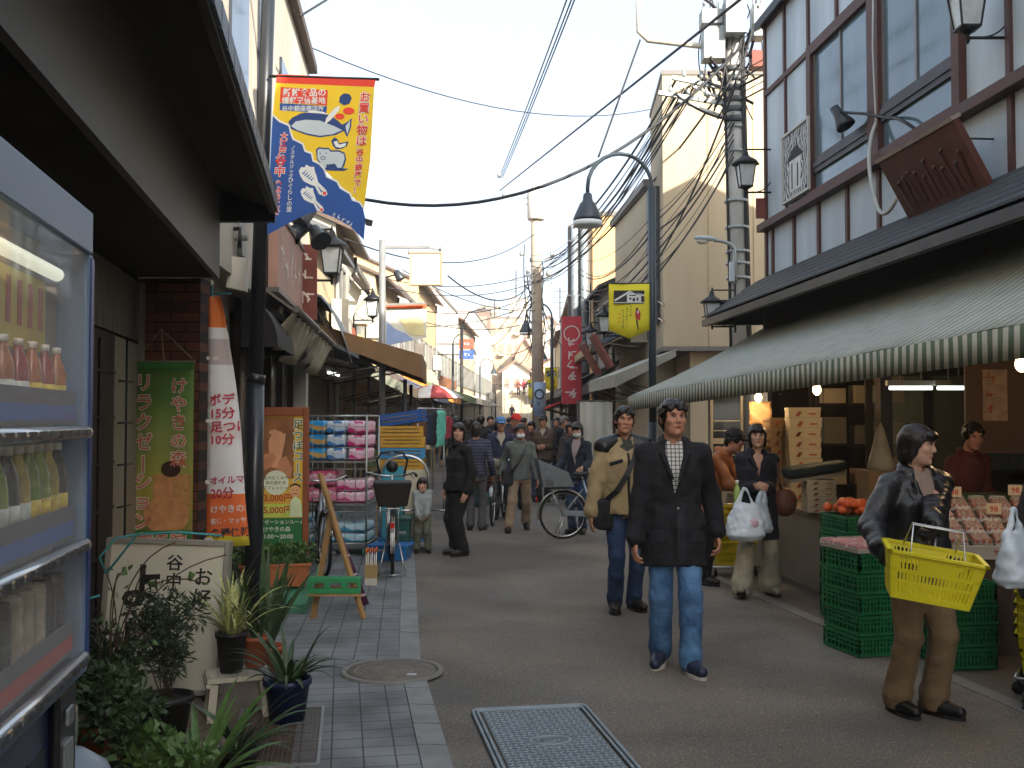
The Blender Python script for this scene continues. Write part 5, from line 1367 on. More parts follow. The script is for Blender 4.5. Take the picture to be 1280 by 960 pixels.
def far_house(label,px0,px1,pyt,Y,H0,col,roofc,gable=True,nwin=3,nfl=2,depth=8):
 x0,x1=XP(px0,Y),XP(px1,Y);zt=P(640,pyt,Y).z
 t=thing('house',label,'building',((x0+x1)/2,Y,H0));w=(x1-x0)/2;h=zt-H0
 g=MB();
 if gable:eh=h*.72;g.box(-w,w,0,depth,0,eh);g.slab([(-w,.03,eh),(w,.03,eh),(0,.03,h)],.06)
 else:eh=h;g.box(-w,w,0,depth,0,h)
 g.build('wall',M('far_'+col,col,.85,.1,.6),t)
 g=MB()
 if gable:
  for s in(-1,1):g.slab([(s*(w+.35),-.5,eh-.12),(s*(w+.35),depth,eh-.12),(0,depth,h+.1),(0,-.5,h+.1)],.18)
 else:g.box(-w-.1,w+.1,-.1,depth,h,h+.25)
 g.build('roof',M('roof_'+roofc,roofc,.6,.2,4),t)
 for f in range(nfl):
  for k in range(nwin):
   x=-w+2*w*(k+.5)/nwin;z=eh*(f+.35)/nfl;ww=w/nwin*.55;wh=eh/nfl*.38
   g=MB();g.box(x-ww,x+ww,-.05,-.002,z,z+wh);g.build('window',M('far_window','857d70',.3,.1),t)  # distance haze is put into this paler window colour
   if rn.random()<.4:g=MB();g.box(x-ww*1.3,x+ww*1.3,-.7,-.06,z-.5,z-.1);g.build('balcony',M('balcony_pale','b9ad98',.8,.1),t)
 return t
rn=random.Random(77)
far_house('white gabled house standing at the top of the far stairs',628,662,452,110,3.96,'d8d0c4','7d6a5c',True,3,1)
far_house('tall tan block of flats behind the far stairs',612,652,398,132,3.96,'c2a988','6b6560',False,4,4)
far_house('dark narrow building beside the tall tan flats',596,612,388,126,3.96,'6d5a4c','4b4a4a',False,1,4)
far_house('pale block with a red roof behind the second utility pole',656,716,395,150,3.96,'d0c6b6','8a5a48',True,4,3)
far_house('cream house beside the foot of the far stairs',560,606,430,106,3.96,'d2c4a8','7a5a48',True,3,2)
far_house('brown roofed house beside the white gabled one',668,720,446,112,3.96,'c8b596','6a4a3c',True,3,2)
far_house('pale apartment block on the skyline left of the flats',530,590,405,170,3.96,'d6cec0','77706a',False,4,4)
far_house('pale apartment block on the skyline, the farthest away',690,760,412,180,3.96,'cfc6b8','77706a',False,4,4)
for k,(x0,x1,py,Y,c_,rc,lab) in enumerate(((584,612,452,100,'c4b090','5b4d44','small tan house with a dark roof on the bank beside the far stairs'),(566,590,440,118,'d8cebc','8a5a48','small white house with a reddish roof above the left shops'),(664,690,468,99,'b8a284','6a4a3c','low ochre house right beside the stairs and the second pole'),(676,700,425,124,'d4c8b4','77706a','narrow white house with a grey roof behind the second pole'),(644,668,424,122,'b9987a','7a5a48','brick coloured house rising behind the white gabled one'))):far_house(lab,x0,x1,py,Y,3.9,c_,rc,True,2,2)
far_house('tall grey apartment tower standing highest behind the stairs',600,624,384,160,3.96,'b3a898','6b6560',False,2,6)
far_house('slim white tower block rising above the white gabled house',636,660,374,175,3.96,'d3cabd','77706a',False,3,7)
for k,(px_,py_,Y,l_) in enumerate(((645,374,175,'tallest antenna mast, on the slim white tower block'),(700,395,150,'antenna mast above the pale block with the red roof'),(588,430,106,'antenna mast on the cream house beside the stairs'))):
 t=thing('antenna_mast',l_,'antenna',P(px_,py_,Y));s_=Y/130;g=MB();g.tube([(0,0,-.4),(0,0,3.6*s_)],.08*s_,6)
 for j in range(4):g.bar((-.8*s_,0,(1+j*.7)*s_),(.8*s_,0,(1+j*.7)*s_),.07*s_)
 g.build('mast',BLACK,t)
t=thing('antenna_mast','thin antenna mast on the skyline above the far houses','antenna',(XP(614,120),120,11.5));
t.location=(XP(618,134),134,P(640,402,132).z);g=MB();g.tube([(0,0,0),(0,0,3.2)],.08,6);
for k in range(4):g.bar((-.7,0,1.2+k*.6),(.7,0,1.2+k*.6),.07)
g.build('mast',BLACK,t)
# ------------------------------------------------------------------ overhead wires
nW=[0]
def wire(a,b_,d,r,label=None,seed=None):
 pts=sag(a,b_,d,18);o=pts[0].copy()
 g=MB();g.tube([p-o for p in pts],r,5)
 ob=g.build('overhead_cable',CABLE);ob.location=o
 tag(ob,label or 'thin overhead cable in the bundle between the concrete pole and the second pole','cable','overhead cables across the street');nW[0]+=1
 return ob
PU=lambda px,py,Y:P(px,py,Y)
wire(PU(1000,-60,9.0),PU(625,238,30),.0,.018,'upper thin overhead cable running down to the second utility pole')
wire(PU(722,-10,14),PU(628,222,30),.05,.012,'thin cable reaching the top insulator of the second pole, nearest the street lamp')
wire(PU(712,-10,14),PU(624,222,30),.05,.012,'thin cable reaching the top insulator of the second pole, farthest from the street lamp')
wire(PU(718,-10,14),PU(626,222,30),.05,.012,'thin cable reaching the top insulator of the second pole, middle one')
wire(PU(925,60,15.4),PU(455,249,13.5),.85,.024,'thickest black cable sagging across the street above the crowd')
wire(PU(925,80,15.4),PU(670,352,30),.6,.02,'thick cable from the concrete pole to the second pole below its transformer')
wire(PU(925,150,15.42),PU(845,118,15.4),.1,.02,'short cable looped along the lower cross arm of the concrete pole')
wire(PU(845,100,15.5),PU(717,285,21),.2,.02,'cable running down from the cross arm to the grey gable')
wire(PU(800,50,15.5),PU(748,196,14.3),.0,.016,'steep cable hanging down beside the street lamp arm')
wire(PU(668,350,30),PU(560,345,17),.5,.014,'cable from the second pole to the slim grey sign post')
wire(PU(668,292,30),PU(430,298,16),.6,.013,'thin cable from the second pole to the left roofs')
wire(PU(390,60,15),PU(840,130,24),.6,.010,'very thin cable across the pale sky above the banner')
wire(PU(375,20,11),PU(440,-20,12),.0,.014,'short cable leaving the beige left house at the top')
wire(PU(920,105,13.9),PU(800,355,19),.3,.016,'slack cable looping under the street light arm to the beige house')
for k in range(14):
 r_=random.Random(k);a=PU(1285,-150+k*14,8.2);b_=PU(925,90+k*9,15.45)
 if k<5:wire(a,b_,.05+.05*r_.random(),.008+.005*(k%3),'thin overhead cable passing in front of the timber facade')
 wire(PU(840+k*3,118-k*1.6,15.5),PU(660+k*2,318+(k*7)%36,30),.25+.7*r_.random(),.006+.004*(k%3))
for k in range(9):
 r_=random.Random(300+k);q=PU(816,270+k*10,14.25)
 wire(PU(917,140+k*7,15.42),q,.05+.25*r_.random(),.005+.004*(k%3),'thin overhead cable from the concrete pole to the gooseneck lamp post')
 wire(q,PU(722,322+k*9,27.85),.15+.45*r_.random(),.006+.004*(k%3),'thin overhead cable from the gooseneck lamp post towards the flue pipes')
for k in range(8):
 r_=random.Random(100+k);wire(PU(672,330+k*14,30),PU(600+r_.uniform(0,60),400+r_.uniform(-10,60),70),.5,.018,'thin overhead cable from the second pole towards the far stairs')
for k in range(6):
 r_=random.Random(200+k);wire(PU(672,340+k*12,30),PU(480+r_.uniform(0,60),330+r_.uniform(0,90),24),.3,.012,'thin overhead cable from the second pole to the left houses')
 # ------------------------------------------------------------------ thin bright air over the far end of the street
g=MB();g.box(-95,95,-40,270,-1.2,26)
hz_=g.build('haze',None);hz_['kind']='stuff'
m=bpy.data.materials.new('street_air');m.use_nodes=True;n=m.node_tree.nodes;n.remove(n['Principled BSDF'])
pv=n.new('ShaderNodeVolumePrincipled');pv.inputs['Color'].default_value=(.96,.95,.92,1);pv.inputs['Density'].default_value=HAZE;pv.inputs['Anisotropy'].default_value=.0
m.node_tree.links.new(pv.outputs[0],n['Material Output'].inputs['Volume']);hz_.data.materials.clear();hz_.data.materials.append(m)
# ------------------------------------------------------------------ plants
LEAF=M('leaf_dark','33492a',0.5,0.4,30);LEAFB=M('leaf_bright','496633',0.5,0.35,25);LEAFV=M('leaf_variegated','a3a86a',0.5,0.5,60)
TWIG=M('twig_brown','4a3a2a',0.8,0.2);SOIL=M('soil','2c2219',0.95,0.3,20)
TERRA=M('terracotta','a4593a',0.7,0.15,5);POTB=M('black_pot','1d1e20',0.5,0.1);POTN=M('navy_pot','1e2a4d',0.4,0.15,4)
def pot(t,r,h,mat,lip=True):
 g=MB();g.lathe([(r*0.72,0),(r*0.96,h*0.86),(r*(1.05 if lip else 1),h*0.87),(r*1.06,h),(r*0.94,h),(r*0.92,h*0.88)],n=24);g.build('pot',mat,t)
 g=MB();g.lathe([(0,h*0.9),(r*0.92,h*0.88)],n=20);g.build('soil',SOIL,t)
def strap_leaves(rnd,n,h0,L,w,droop,spread=0.03,up=0.7):
 g=MB()
 for i in range(n):
  a=rnd.uniform(0,6.283);el=rnd.uniform(up-0.35,min(1.5,up+0.45));l_=L*rnd.uniform(0.6,1.1);ww=w*rnd.uniform(0.7,1.15)
  p=Vector((math.cos(a)*spread*rnd.random(),math.sin(a)*spread*rnd.random(),h0));d=Vector((math.cos(a)*math.cos(el),math.sin(a)*math.cos(el),math.sin(el)))
  side=Vector((-math.sin(a),math.cos(a),0));N=7;vs=[]
  for k in range(N+1):
   t_=k/N;w_=ww*(0.5+1.3*t_ if t_<0.35 else 1.0)*(1-max(0,(t_-0.45)/0.55)**1.6)+0.0008
   cup=Vector((0,0,w_*0.35))
   vs+=[p-side*w_+cup,p,p+side*w_+cup]
   p=p+d*(l_/N);d=(d-Vector((0,0,droop*(0.4+t_)))).normalized()
  g.add(vs,[q for k in range(N) for q in((3*k,3*k+1,3*k+4,3*k+3),(3*k+1,3*k+2,3*k+5,3*k+4))],True)
 return g
def leaf_cloud(g,rnd,c,r,n,s,thin=0.5):
 """small folded leaves spread through an ellipsoid"""
 for i in range(n):
  while True:
   q=Vector((rnd.uniform(-1,1),rnd.uniform(-1,1),rnd.uniform(-1,1)))
   if q.length<1 and q.length>0.35*rnd.random():break
  p=Vector(c)+Vector((q.x*r[0],q.y*r[1],q.z*r[2]))
  d=(q+Vector((rnd.gauss(0,.5),rnd.gauss(0,.5),rnd.gauss(0,.4)))).normalized()
  x=d.cross(Vector((rnd.gauss(0,1),rnd.gauss(0,1),rnd.gauss(0,1)))).normalized();n_=x.cross(d)
  l_=s*rnd.uniform(0.6,1.3);w_=l_*thin*0.5
  g.add([p,p+d*l_*0.5+x*w_+n_*w_*.4,p+d*l_,p+d*l_*0.5-x*w_+n_*w_*.4],[(0,1,2),(0,2,3)])
def twigs(g,rnd,h0,spots,r=0.004):
 for q in spots:
  b=Vector((rnd.uniform(-.02,.02),rnd.uniform(-.02,.02),h0));q=Vector(q)
  m_=b.lerp(q,0.5)+Vector((rnd.uniform(-.05,.05),rnd.uniform(-.05,.05),0.03))
  g.tube(bez(b,m_,q,6),[r*(1-0.11*k) for k in range(7)],5)
rnd=random.Random(3)
def at_plant(px,Y):return Vector((XP(px,Y),Y,0.0))
# feathery dark shrub in front of the white sign
def feathery(name,label,loc,h,r,n,s,seed,mat,grp=None,cat='plant',potm=None,ph=0.22,thin=0.3,clumps=9):
 rn=random.Random(seed);t=thing(name,label,cat,loc,0,grp)
 pot(t,r*0.55+0.05,ph,potm or POTB)
 spots=[(rn.uniform(-r,r)*(0.35+.65*(k/clumps)),rn.uniform(-r,r)*0.8,ph+(h-ph)*(0.25+0.75*(k+1)/clumps)) for k in range(clumps)]
 g=MB();twigs(g,rn,ph*0.9,spots);g.build('stem',TWIG,t)
 g=MB()
 for q in spots:leaf_cloud(g,rn,q,(r*0.42,r*0.42,(h-ph)*0.16),n//clumps,s,thin)
 g.build('foliage',mat,t)
 return t
NEEDLE=M('leaf_needle','2e3e2a',0.6,0.4,40)
feathery('potted_shrub','feathery dark green shrub standing before the white sign board',at_plant(212,5.35),0.72,0.15,1900,0.05,11,NEEDLE,thin=0.22,clumps=12)
feathery('potted_shrub','small leafy bush low at the foot of the vending machine',at_plant(165,4.3),0.55,0.2,900,0.045,12,LEAF,potm=TERRA,thin=0.6)
feathery('potted_shrub','bushy plant between the feathery shrub and the white sign',at_plant(150,5.2),0.62,0.2,1000,0.05,13,NEEDLE,thin=0.3)
feathery('potted_shrub','bright round leaved low plant beside the grey bin',at_plant(215,4.15),0.34,0.17,420,0.05,14,LEAFB,potm=TERRA,ph=0.16,thin=0.85)
feathery('potted_shrub','pink flowering plant in a terracotta pot behind the round bin',at_plant(128,4.9),0.5,0.17,700,0.045,15,LEAF,potm=TERRA,thin=0.5)
t=thing('climbing_vine','bare twining vine with a few pale leaves over the white sign','vine',at_plant(143,5.0))
rn=random.Random(21);g=MB();lf=MB()
pot(t,0.10,0.2,POTB)
for k in range(9):
 tip=Vector((rn.uniform(-0.1,0.5),rn.uniform(-0.1,0.3),rn.uniform(0.5,1.1)))
 m_=Vector((rn.uniform(-0.15,0.1),rn.uniform(-0.1,0.1),rn.uniform(0.6,1.0)))
 pts=bez((rn.uniform(-.03,.03),0,0.18),m_,tip,10);g.tube(pts,0.0035,5)
 for q in pts[4::2]:
  if rn.random()<0.5:leaf_cloud(lf,rn,q,(0.02,0.02,0.02),1,0.055,0.8)
g.build('stem',TWIG,t);lf.build('foliage',LEAFB,t)
g=MB();g.tube([(-0.02,-0.02,0.9),(0.1,0.05,1.08),(0.3,0.06,1.09),(0.5,0.1,1.07)],0.006,6)
g.tube([(-0.02,-0.02,0.9),(-0.05,-0.03,0.98),(0.02,-0.02,1.07),(0.1,0.05,1.08)],0.006,6);g.tube([(-0.16,-0.05,.82),(-0.1,-.05,.78),(-.04,-.05,.8)],.007,6)
g.build('twine',M('teal_twine','3d8f93',0.6,0.1),t)
def strap_plant(name,label,px,Y,n,L,w,droop,seed,mat,potm,ph,pr,up=0.8,z=0.0,n2=0):
 rn=random.Random(seed);p=at_plant(px,Y);p.z=z
 t=thing(name,label,'potted plant',p)
 pot(t,pr,ph,potm);strap_leaves(rn,n,ph*0.9,L,w,droop,pr*0.5,up).build('foliage',mat,t)
 return t
strap_plant('potted_plant','broad strap-leaved plant in front of all the other pots',250,4.25,26,0.55,0.017,0.16,31,LEAFB,POTB,0.14,0.12,0.75)
strap_plant('potted_plant','low grassy plant with a broken yellow leaf beside the plastic stool',300,4.75,22,0.42,0.013,0.2,32,LEAF,POTB,0.13,0.10,0.7)
strap_plant('potted_plant','drooping dark leaved plant in a navy pot on the grating',362,5.62,34,0.36,0.016,0.24,33,LEAF,POTN,0.24,0.125,0.85)
# stool with two pots
sp=at_plant(300,5.75);sp.y=5.75
t=thing('plastic_stool','low off-white plastic stool carrying two flower pots','stool',sp,R(20))
STW=M('aged_white_plastic','b9b5a4',0.5,0.12,5)
g=MB();g.box(-0.17,0.17,-0.13,0.13,0.215,0.24)
for k in range(7):g.box(-0.15+k*0.05-.008,-0.15+k*0.05+.008,-0.12,0.12,0.2403,0.246)
for sx in(-1,1):g.box(sx*0.165-.012,sx*0.165+.012,-0.13,0.13,0.19,0.2145)
g.build('seat',STW,t,0.01)
for sx in(-1,1):
 for sy in(-1,1):
  g=MB();g.bar((sx*0.13,sy*0.10,0.21),(sx*0.15,sy*0.11,0.0),0.045,0.03);g.build('leg',STW,t,0.004)
strap_plant('potted_plant','striped spider plant in a black pot on the plastic stool',292,5.74,46,0.40,0.010,0.26,34,LEAFV,POTB,0.22,0.085,1.0,0.247)
strap_plant('potted_plant','leafy plant in a terracotta pot at the back of the stool',322,5.86,14,0.42,0.022,0.05,35,LEAF,TERRA,0.17,0.075,1.25,0.247)
strap_plant('potted_plant','tall broad-leaved plant standing at the foot of the black lamp post',335,6.6,18,0.62,0.026,0.07,36,LEAF,TERRA,0.2,0.11,1.2)
strap_plant('potted_plant','bushy green plant behind the white sign beside the teal flag pole',286,6.9,22,0.5,0.022,0.16,37,LEAFB,TERRA,0.35,0.12,1.0)
# ------------------------------------------------------------------ white sign board of the pancake shop
sx0,sx1,sY=XP(128,6.1),XP(279,6.1),6.1
t=thing('sign_board','white illuminated sign board with black brush lettering leaning behind the shrubs','sign',((sx0+sx1)/2,sY,0.03),R(4))
w=(sx1-sx0)/2;TL=Matrix.Rotation(R(-4),4,'X')@Matrix.Rotation(R(2.5),4,'Y')
g=MB()
for x0,x1,z0,z1 in((-w,-w+.03,0,.90),(w-.03,w,0,.90),(-w+.03,w-.03,0,.03),(-w+.03,w-.03,.87,.90)):g.box(x0,x1,-0.055,0.055,z0,z1,TL)
g.build('frame',M('grey_frame','8a877c',0.5,0.1),t,0.004)
g=MB();g.box(-w+.03,w-.03,-0.04,0.04,0.03,0.87,TL);g.build('panel',M('white_acrylic','c9c6b6',0.5,0.08,2),t)
g=MB()
text(g,'お好',0.215,0.75,0.115,-0.044,True,0.014,T=TL);text(g,'谷中',0.045,0.82,0.10,-0.044,True,0.014,T=TL)
text(g,'よし',-0.135,0.80,0.29,-0.044,True,0.016,1.15,T=TL)
g.build('lettering',M('brush_black','141414',0.6,0),t)
g=MB()
for sx in(-1,1):g.bar((sx*w*.8,0.06,-0.03),(sx*w*.8,-0.10,-0.03),0.03,0.03)
g.v=[(x,y,z+.016) for x,y,z in g.v];g.build('foot',BLACK,t)
# ------------------------------------------------------------------ green banner on the brick pier
bx0,bx1=XP(168,7.56),XP(242,7.56);z0,z1=P(200,692,7.56).z,P(200,452,7.56).z
t=thing('wall_banner','green and yellow hanging banner with pink lettering on the brick pier','banner',((bx0+bx1)/2,7.56,z0),0)
w=(bx1-bx0)/2;h=z1-z0
m=M('banner_green','7fae3a',0.7,0);n,l,b=nodes_of(m)
tc=n.new('ShaderNodeTexCoord');nz=n.new('ShaderNodeTexNoise');nz.inputs['Scale'].default_value=3;l.new(tc.outputs['Object'],nz.inputs[0])
sx_=n.new('ShaderNodeSeparateXYZ');l.new(tc.outputs['Object'],sx_.inputs[0])
ad=n.new('ShaderNodeMath');ad.operation='MULTIPLY_ADD';ad.inputs[1].default_value=0.3;l.new(nz.outputs['Fac'],ad.inputs[0])
mu=n.new('ShaderNodeMath');mu.operation='MULTIPLY';mu.inputs[1].default_value=0.7/h;l.new(sx_.outputs[2],mu.inputs[0]);l.new(mu.outputs[0],ad.inputs[2])
l.new(ramp(n,l,ad.outputs[0],[(0.15,'b9b274'),(0.35,'b3a848'),(0.55,'87934a'),(0.75,'5f8440')]),b.inputs['Base Color'])
g=MB();N=12
vs=[]
for i in range(N+1):vs+=[(-w+2*w*i/N,.004*math.sin(i*1.1),z_) for z_ in(0,h*.5,h)]
g.add(vs,[(3*i+k,3*i+3+k,3*i+4+k,3*i+1+k) for i in range(N) for k in(0,1)],True)
cl=g.build('cloth',m,t);sm_=cl.modifiers.new('Solidify','SOLIDIFY');sm_.thickness=0.003
g=MB();g.box(-w-.002,w+.002,-0.016,-0.012,h-0.06,h);g.build('top_border',M('deep_green','3f7a3c',0.7,0.1),t);g=MB();g.box(-w-.002,w+.002,-0.016,-0.012,0.0,0.17);g.build('bottom_border',MATS['deep_green'],t)
g1=MB();g2=MB()
for g,off,y in((g1,0.055,-0.0125),(g2,0.015,-0.0135)):
 text(g,'けやきの森',w*0.52,h-0.11,0.125,y,True,off)
 text(g,'リラクゼーション',-w*0.66,h-0.08,0.135,y,True,off)
for g,off,y in((g1,0.06,-0.0175),(g2,0.012,-0.0185)):
 text(g,'整骨院',0.0,0.09,0.12,y,False,off)
g1.build('letter_outline',M('letter_white','d9ddd0',0.7,0.05),t);g2.build('lettering',M('letter_salmon','c8705a',0.7,0.1),t)
g=MB();SK=M('print_skin','c48d5c',0.7,0.25,12)
g.use(SK);g.disc((0.03,-0.0125,0.28),0.14,18,(0,-1,0),1.5*0.8)
g.use(M('print_straw','b98a55',0.7,0.25,30));g.box(-0.07,w*.95,-0.0122,-0.0118,0.33,0.58)
g.use(SK);g.add([(-0.06,-0.0128,0.28),(0.05,-0.0128,0.3),(0.08,-0.0128,0.52),(0.0,-0.0128,0.6),(-0.06,-0.0128,0.5)],[(0,1,2,3,4)])
g.use(M('print_hair','3a241c',0.7,0.2));g.disc((0.06,-0.0132,0.62),0.06,14,(0,-1,0),1.2)
g.build('printed_picture',None,t)
g=MB();g.tube([(-w,0,h),(-w*.1,-0.01,h+0.24),(w*.95,0,h+0.02)],0.003,5);g.tube([(-w*.1,-.01,h+.24),(0.0,0.0,h)],0.003,5);g.tube([(-w*.1,-.01,h+.24),(-w*.02,0.0,h-.01)],0.003,5);g.tube([(-w-.01,0,h),(w+.01,0,h)],0.007,6);g.build('hanging_cord',M('cord','9a9480',0.7),t)
# ------------------------------------------------------------------ upright flag with teal pole
fY=7.2;fx=XP(264,fY);zt,zb=P(264,358,fY).z,P(264,690,fY).z
t=thing('upright_flag','tall narrow white and orange flag on a teal pole beside the black lamp post','flag',(fx,fY,0))
g=MB();g.tube([(0,0,0.06),(0.0,0,1.2),(-0.005,0,zt)],0.011,8);g.tube([(-0.005,0,zt-.05),(0.13,0.02,zt-0.05)],0.006,6);g.build('flag_pole',M('teal_pole','2f7a8c',0.4,0.1),t)
g=MB();g.lathe([(0.012,0),(0.014,.03),(0.0,.05)],c=(-.005,0,zt),n=10);g.build('pole_cap',M('cap_white'),t)
g=MB();g.lathe([(0.16,0),(0.15,0.05),(0.03,0.08),(0.02,0.14)],n=18);g.build('base',POTB,t)
m=M('flag_print','d5d6d2',0.75,0);n,l,b=nodes_of(m)
v=axis_val(n,l,2,1/(zt-zb),-zb/(zt-zb))
l.new(ramp(n,l,v,[(0.0,'d8c83a'),(0.062,'e0703a'),(0.215,'d6d7d8'),(0.42,'cfc7c2'),(0.47,'d6d7d8'),(0.70,'b4aaa8'),(0.80,'d9dadb'),(0.84,'df7a3c')],'CONSTANT'),b.inputs['Base Color'])
g=MB();NZ=26;NX=6;vs=[];H_=zt-zb
for i in range(NZ+1):
 f=i/NZ;z=zb+0.03+(H_-0.10)*f
 wid=0.23*(1-f)**0.75+0.075
 for j in range(NX+1):
  u=j/NX
  vs.append((0.0-0.02+wid*u+0.0,-0.016-0.05*math.sin(u*3.0+f*3)*(0.4+f)*u-0.02*math.sin(9*f)*u,z+0.02*u*(1-f)))
g.add(vs,[(i*(NX+1)+j,i*(NX+1)+j+1,(i+1)*(NX+1)+j+1,(i+1)*(NX+1)+j) for i in range(NZ) for j in range(NX)],True)
cl=g.build('cloth',m,t);sm_=cl.modifiers.new('Solidify','SOLIDIFY');sm_.thickness=0.002
def fz(py):return P(264,py,fY).z
def flag_pt(u,z):
 f=(z-zb-.03)/(H_-.10);wid=0.23*(1-f)**0.75+0.075
 return Vector((-0.02+wid*u,-0.016-0.05*math.sin(u*3.0+f*3)*(0.4+f)*u-0.02*math.sin(9*f)*u,z+.02*u*(1-f)))
def flag_text(g,s,py,size,x0=0.0):
 tmp=MB();text(tmp,s,0,0,size,0,False,0.02)
 w_=max(v[0] for v in tmp.v)-min(v[0] for v in tmp.v)
 z=fz(py);f=(z-zb)/H_;wid=0.23*(1-f)**0.75+0.075
 out=[]
 for x,y,zz in tmp.v:
  u=0.12+x0+(x+w_/2)/wid
  q=flag_pt(min(u,1.0),z+zz);out.append((q.x,q.y-0.013,q.z))
 g.add(out,tmp.f)
g=MB()
for s,py in(('ボディ',500),('15分',517),('足つぼ',534),('10分',550),('オイルマッサ',601),('20分',617)):flag_text(g,s,py,0.085 if len(s)<5 else 0.06)
g.build('lettering',M('flag_red','b8344a',0.7),t)
g=MB();flag_text(g,'けやきの森',637,0.06);flag_text(g,'整体・マッサージ',652,0.042);g.build('lettering',M('flag_white','d5d0c8',0.7),t)
g=MB();flag_text(g,'各種保険',667,0.07);g.build('lettering',M('flag_navy','2a3a3a',0.7),t)
g=MB()
for py in(448,526,602,674):g.box(-0.03,0.05,-0.021,-0.012,fz(py)-.012,fz(py)+.012)
g.build('loop',M('flag_white'),t)
# ------------------------------------------------------------------ black lamp post with the shopping street banner
pY=8.5;px_=XP(319,pY)
t=thing('lamp_post','black lamp post carrying the blue and yellow banner','lamp post',(px_,pY,0))
LEAN=0.024
g=MB();g.tube([(0,0,0),(0.0,0,1.95)],[0.076,0.073],18);g.tube([(0.0,0,1.95),(LEAN*.6,0,2.02)],[0.08,0.07],18);g.tube([(0.0,0,2.0),(LEAN*4.3,0,6.0)],[0.062,0.055],16)
g.build('post',M('post_black','20242a',0.35,0.1,3,coat=0.2),t)
g=MB();g.tube([(LEAN*4.3,0,5.95)]+bez((LEAN*4.3,0,6.0),(0.15,0,6.55),(0.6,0,6.5),10)+bez((0.6,0,6.5),(0.85,0,6.45),(0.85,0,6.15),6)[1:],0.03,10);g.build('arm',MATS['post_black'],t)
g=MB();g.lathe([(0.04,0.32),(0.055,0.26),(0.07,0.24),(0.2,0.03),(0.205,0.0)],c=(0.85,0,5.86),n=24);sh=g.build('lamp_shade',MATS['post_black'],t)
g=MB();g.lathe([(0.0,-.03),(0.13,-.02),(0.19,0.0)],c=(0.85,0,5.862),n=20);g.build('diffuser',M('lamp_white','dfe2df',0.5,0.03),t)
# banner
bY=8.42
def bp(px,py):q=P(px,py,bY);return q
c0=bp(344,95);c1=bp(470,100)
t=thing('street_banner','large yellow and blue shopping street banner with tuna and pig drawings','banner',(c0.x,bY,c0.z))
def bl(px,py):
 q=P(px,py,bY);return(q.x-c0.x,q.z-c0.z)
RED=M('banner_red','d8412f',0.7,0.06);YEL=M('banner_yellow','e2c22a',0.7,0.08,3);BLU=M('banner_blue','22509a',0.7,0.1,3);WHT=M('banner_white','d8dfe0',0.7,0.05);LBL=M('banner_pale_blue','b6c7d0',0.7,0.06)
def wave(x,z):return 0.018*math.sin(x*7+z*1.3)*min(1,-z)
def layer(g,pts,y):
 """filled outline on the banner plane"""
 q=[bl(*p) for p in pts]
 g.add([(x,y,z) for x,z in q],[tuple(range(len(q)))])
edge=[(340,176),(347,186),(360,186),(360,200),(378,209),(381,219),(389,223),(391,231),(400,236),(401,243),(409,247),(413,257),(424,262),(427,270),(437,274),(440,282),(452,287),(459,296)]
edge=[(341,146),(346,153),(354,157),(356,166),(362,168),(363,175),(380,184),(383,193),(390,196),(391,203),(400,209),(405,216),(413,224),(423,228),(426,237),(437,244),(442,252),(453,260),(455,262)]
edge=[(341,145),(349,153),(361,158),(363,167),(366,175),(378,181),(381,190),(389,193),(391,202),(399,206),(405,213),(408,222),(421,228),(425,236),(437,243),(440,251),(449,254),(454,261)]
g=MB();g.use(YEL);layer(g,[(345,104),(468,108),(463,200),(455,262),(449,254),(421,228),(399,206),(381,190),(363,170),(341,145)],-0.004)
g.use(RED);layer(g,[(346,93),(470,98),(468,109),(345,104)],-0.0045)
o=g.build('cloth',None,t);m_=o.modifiers.new('Solidify','SOLIDIFY');m_.thickness=0.002;m_.offset=0
g=MB();low=[(455,300),(438,283),(418,272),(397,264),(383,268),(365,277),(334,294)]
g.use(BLU);layer(g,edge+[(457,274)]+low,-0.0078)
o=g.build('blue_cloth',None,t);m_=o.modifiers.new('Solidify','SOLIDIFY');m_.thickness=0.002;m_.offset=0
g=MB();e2=[(p[0]+1.6,p[1]-1.8) for p in edge]
q=[bl(*p) for p in edge];q2=[bl(*p) for p in e2]
for i in range(len(q)-1):g.add([(q[i][0],-.0115,q[i][1]),(q[i+1][0],-.0115,q[i+1][1]),(q2[i+1][0],-.0115,q2[i+1][1]),(q2[i][0],-.0115,q2[i][1])],[(0,1,2,3)])
g.build('white_edge',WHT,t)
def px_text(g,body,px,py,size_px,y,vertical=False,off=0.015,pitch=1.05,slant=0.0):
 s=size_px*bY/1280;x,z=bl(px,py)
 tmp=MB();text(tmp,body,0,0,s,y,vertical,off,pitch)
 if not vertical:tmp.v=[(a,b_,c_+s*0.0) for a,b_,c_ in tmp.v]
 g.add([(a+x+slant*c_,b_,c_+z) for a,b_,c_ in tmp.v],tmp.f)
g=MB();g.use(RED);layer(g,[(351,109),(410,113),(409,132),(350,128)],-0.0065)
g.use(BLU);layer(g,[(350,129),(409,133),(408,142),(350,138)],-0.0065);g.build('title_box',None,t)
go=MB();gr=MB();gw=MB()
px_text(gw,'新鮮食品の',381,116,11.0,-.0095,False,0.02);px_text(gw,'情報発信基地',380,126,9.2,-.0095,False,0.02);px_text(gw,'谷中銀座商店街',379,136,7.6,-.0095,False,0.012)
sl_=0.05
for gg,off,y in((go,0.07,-.0092),(gr,0.022,-.0100)):
 px_text(gg,'お買い物は',457,115,14,y,True,off,1.0,0.08);px_text(gg,'谷中銀座で！',450.5,186,9.6,y,True,off,1.0,0.08)
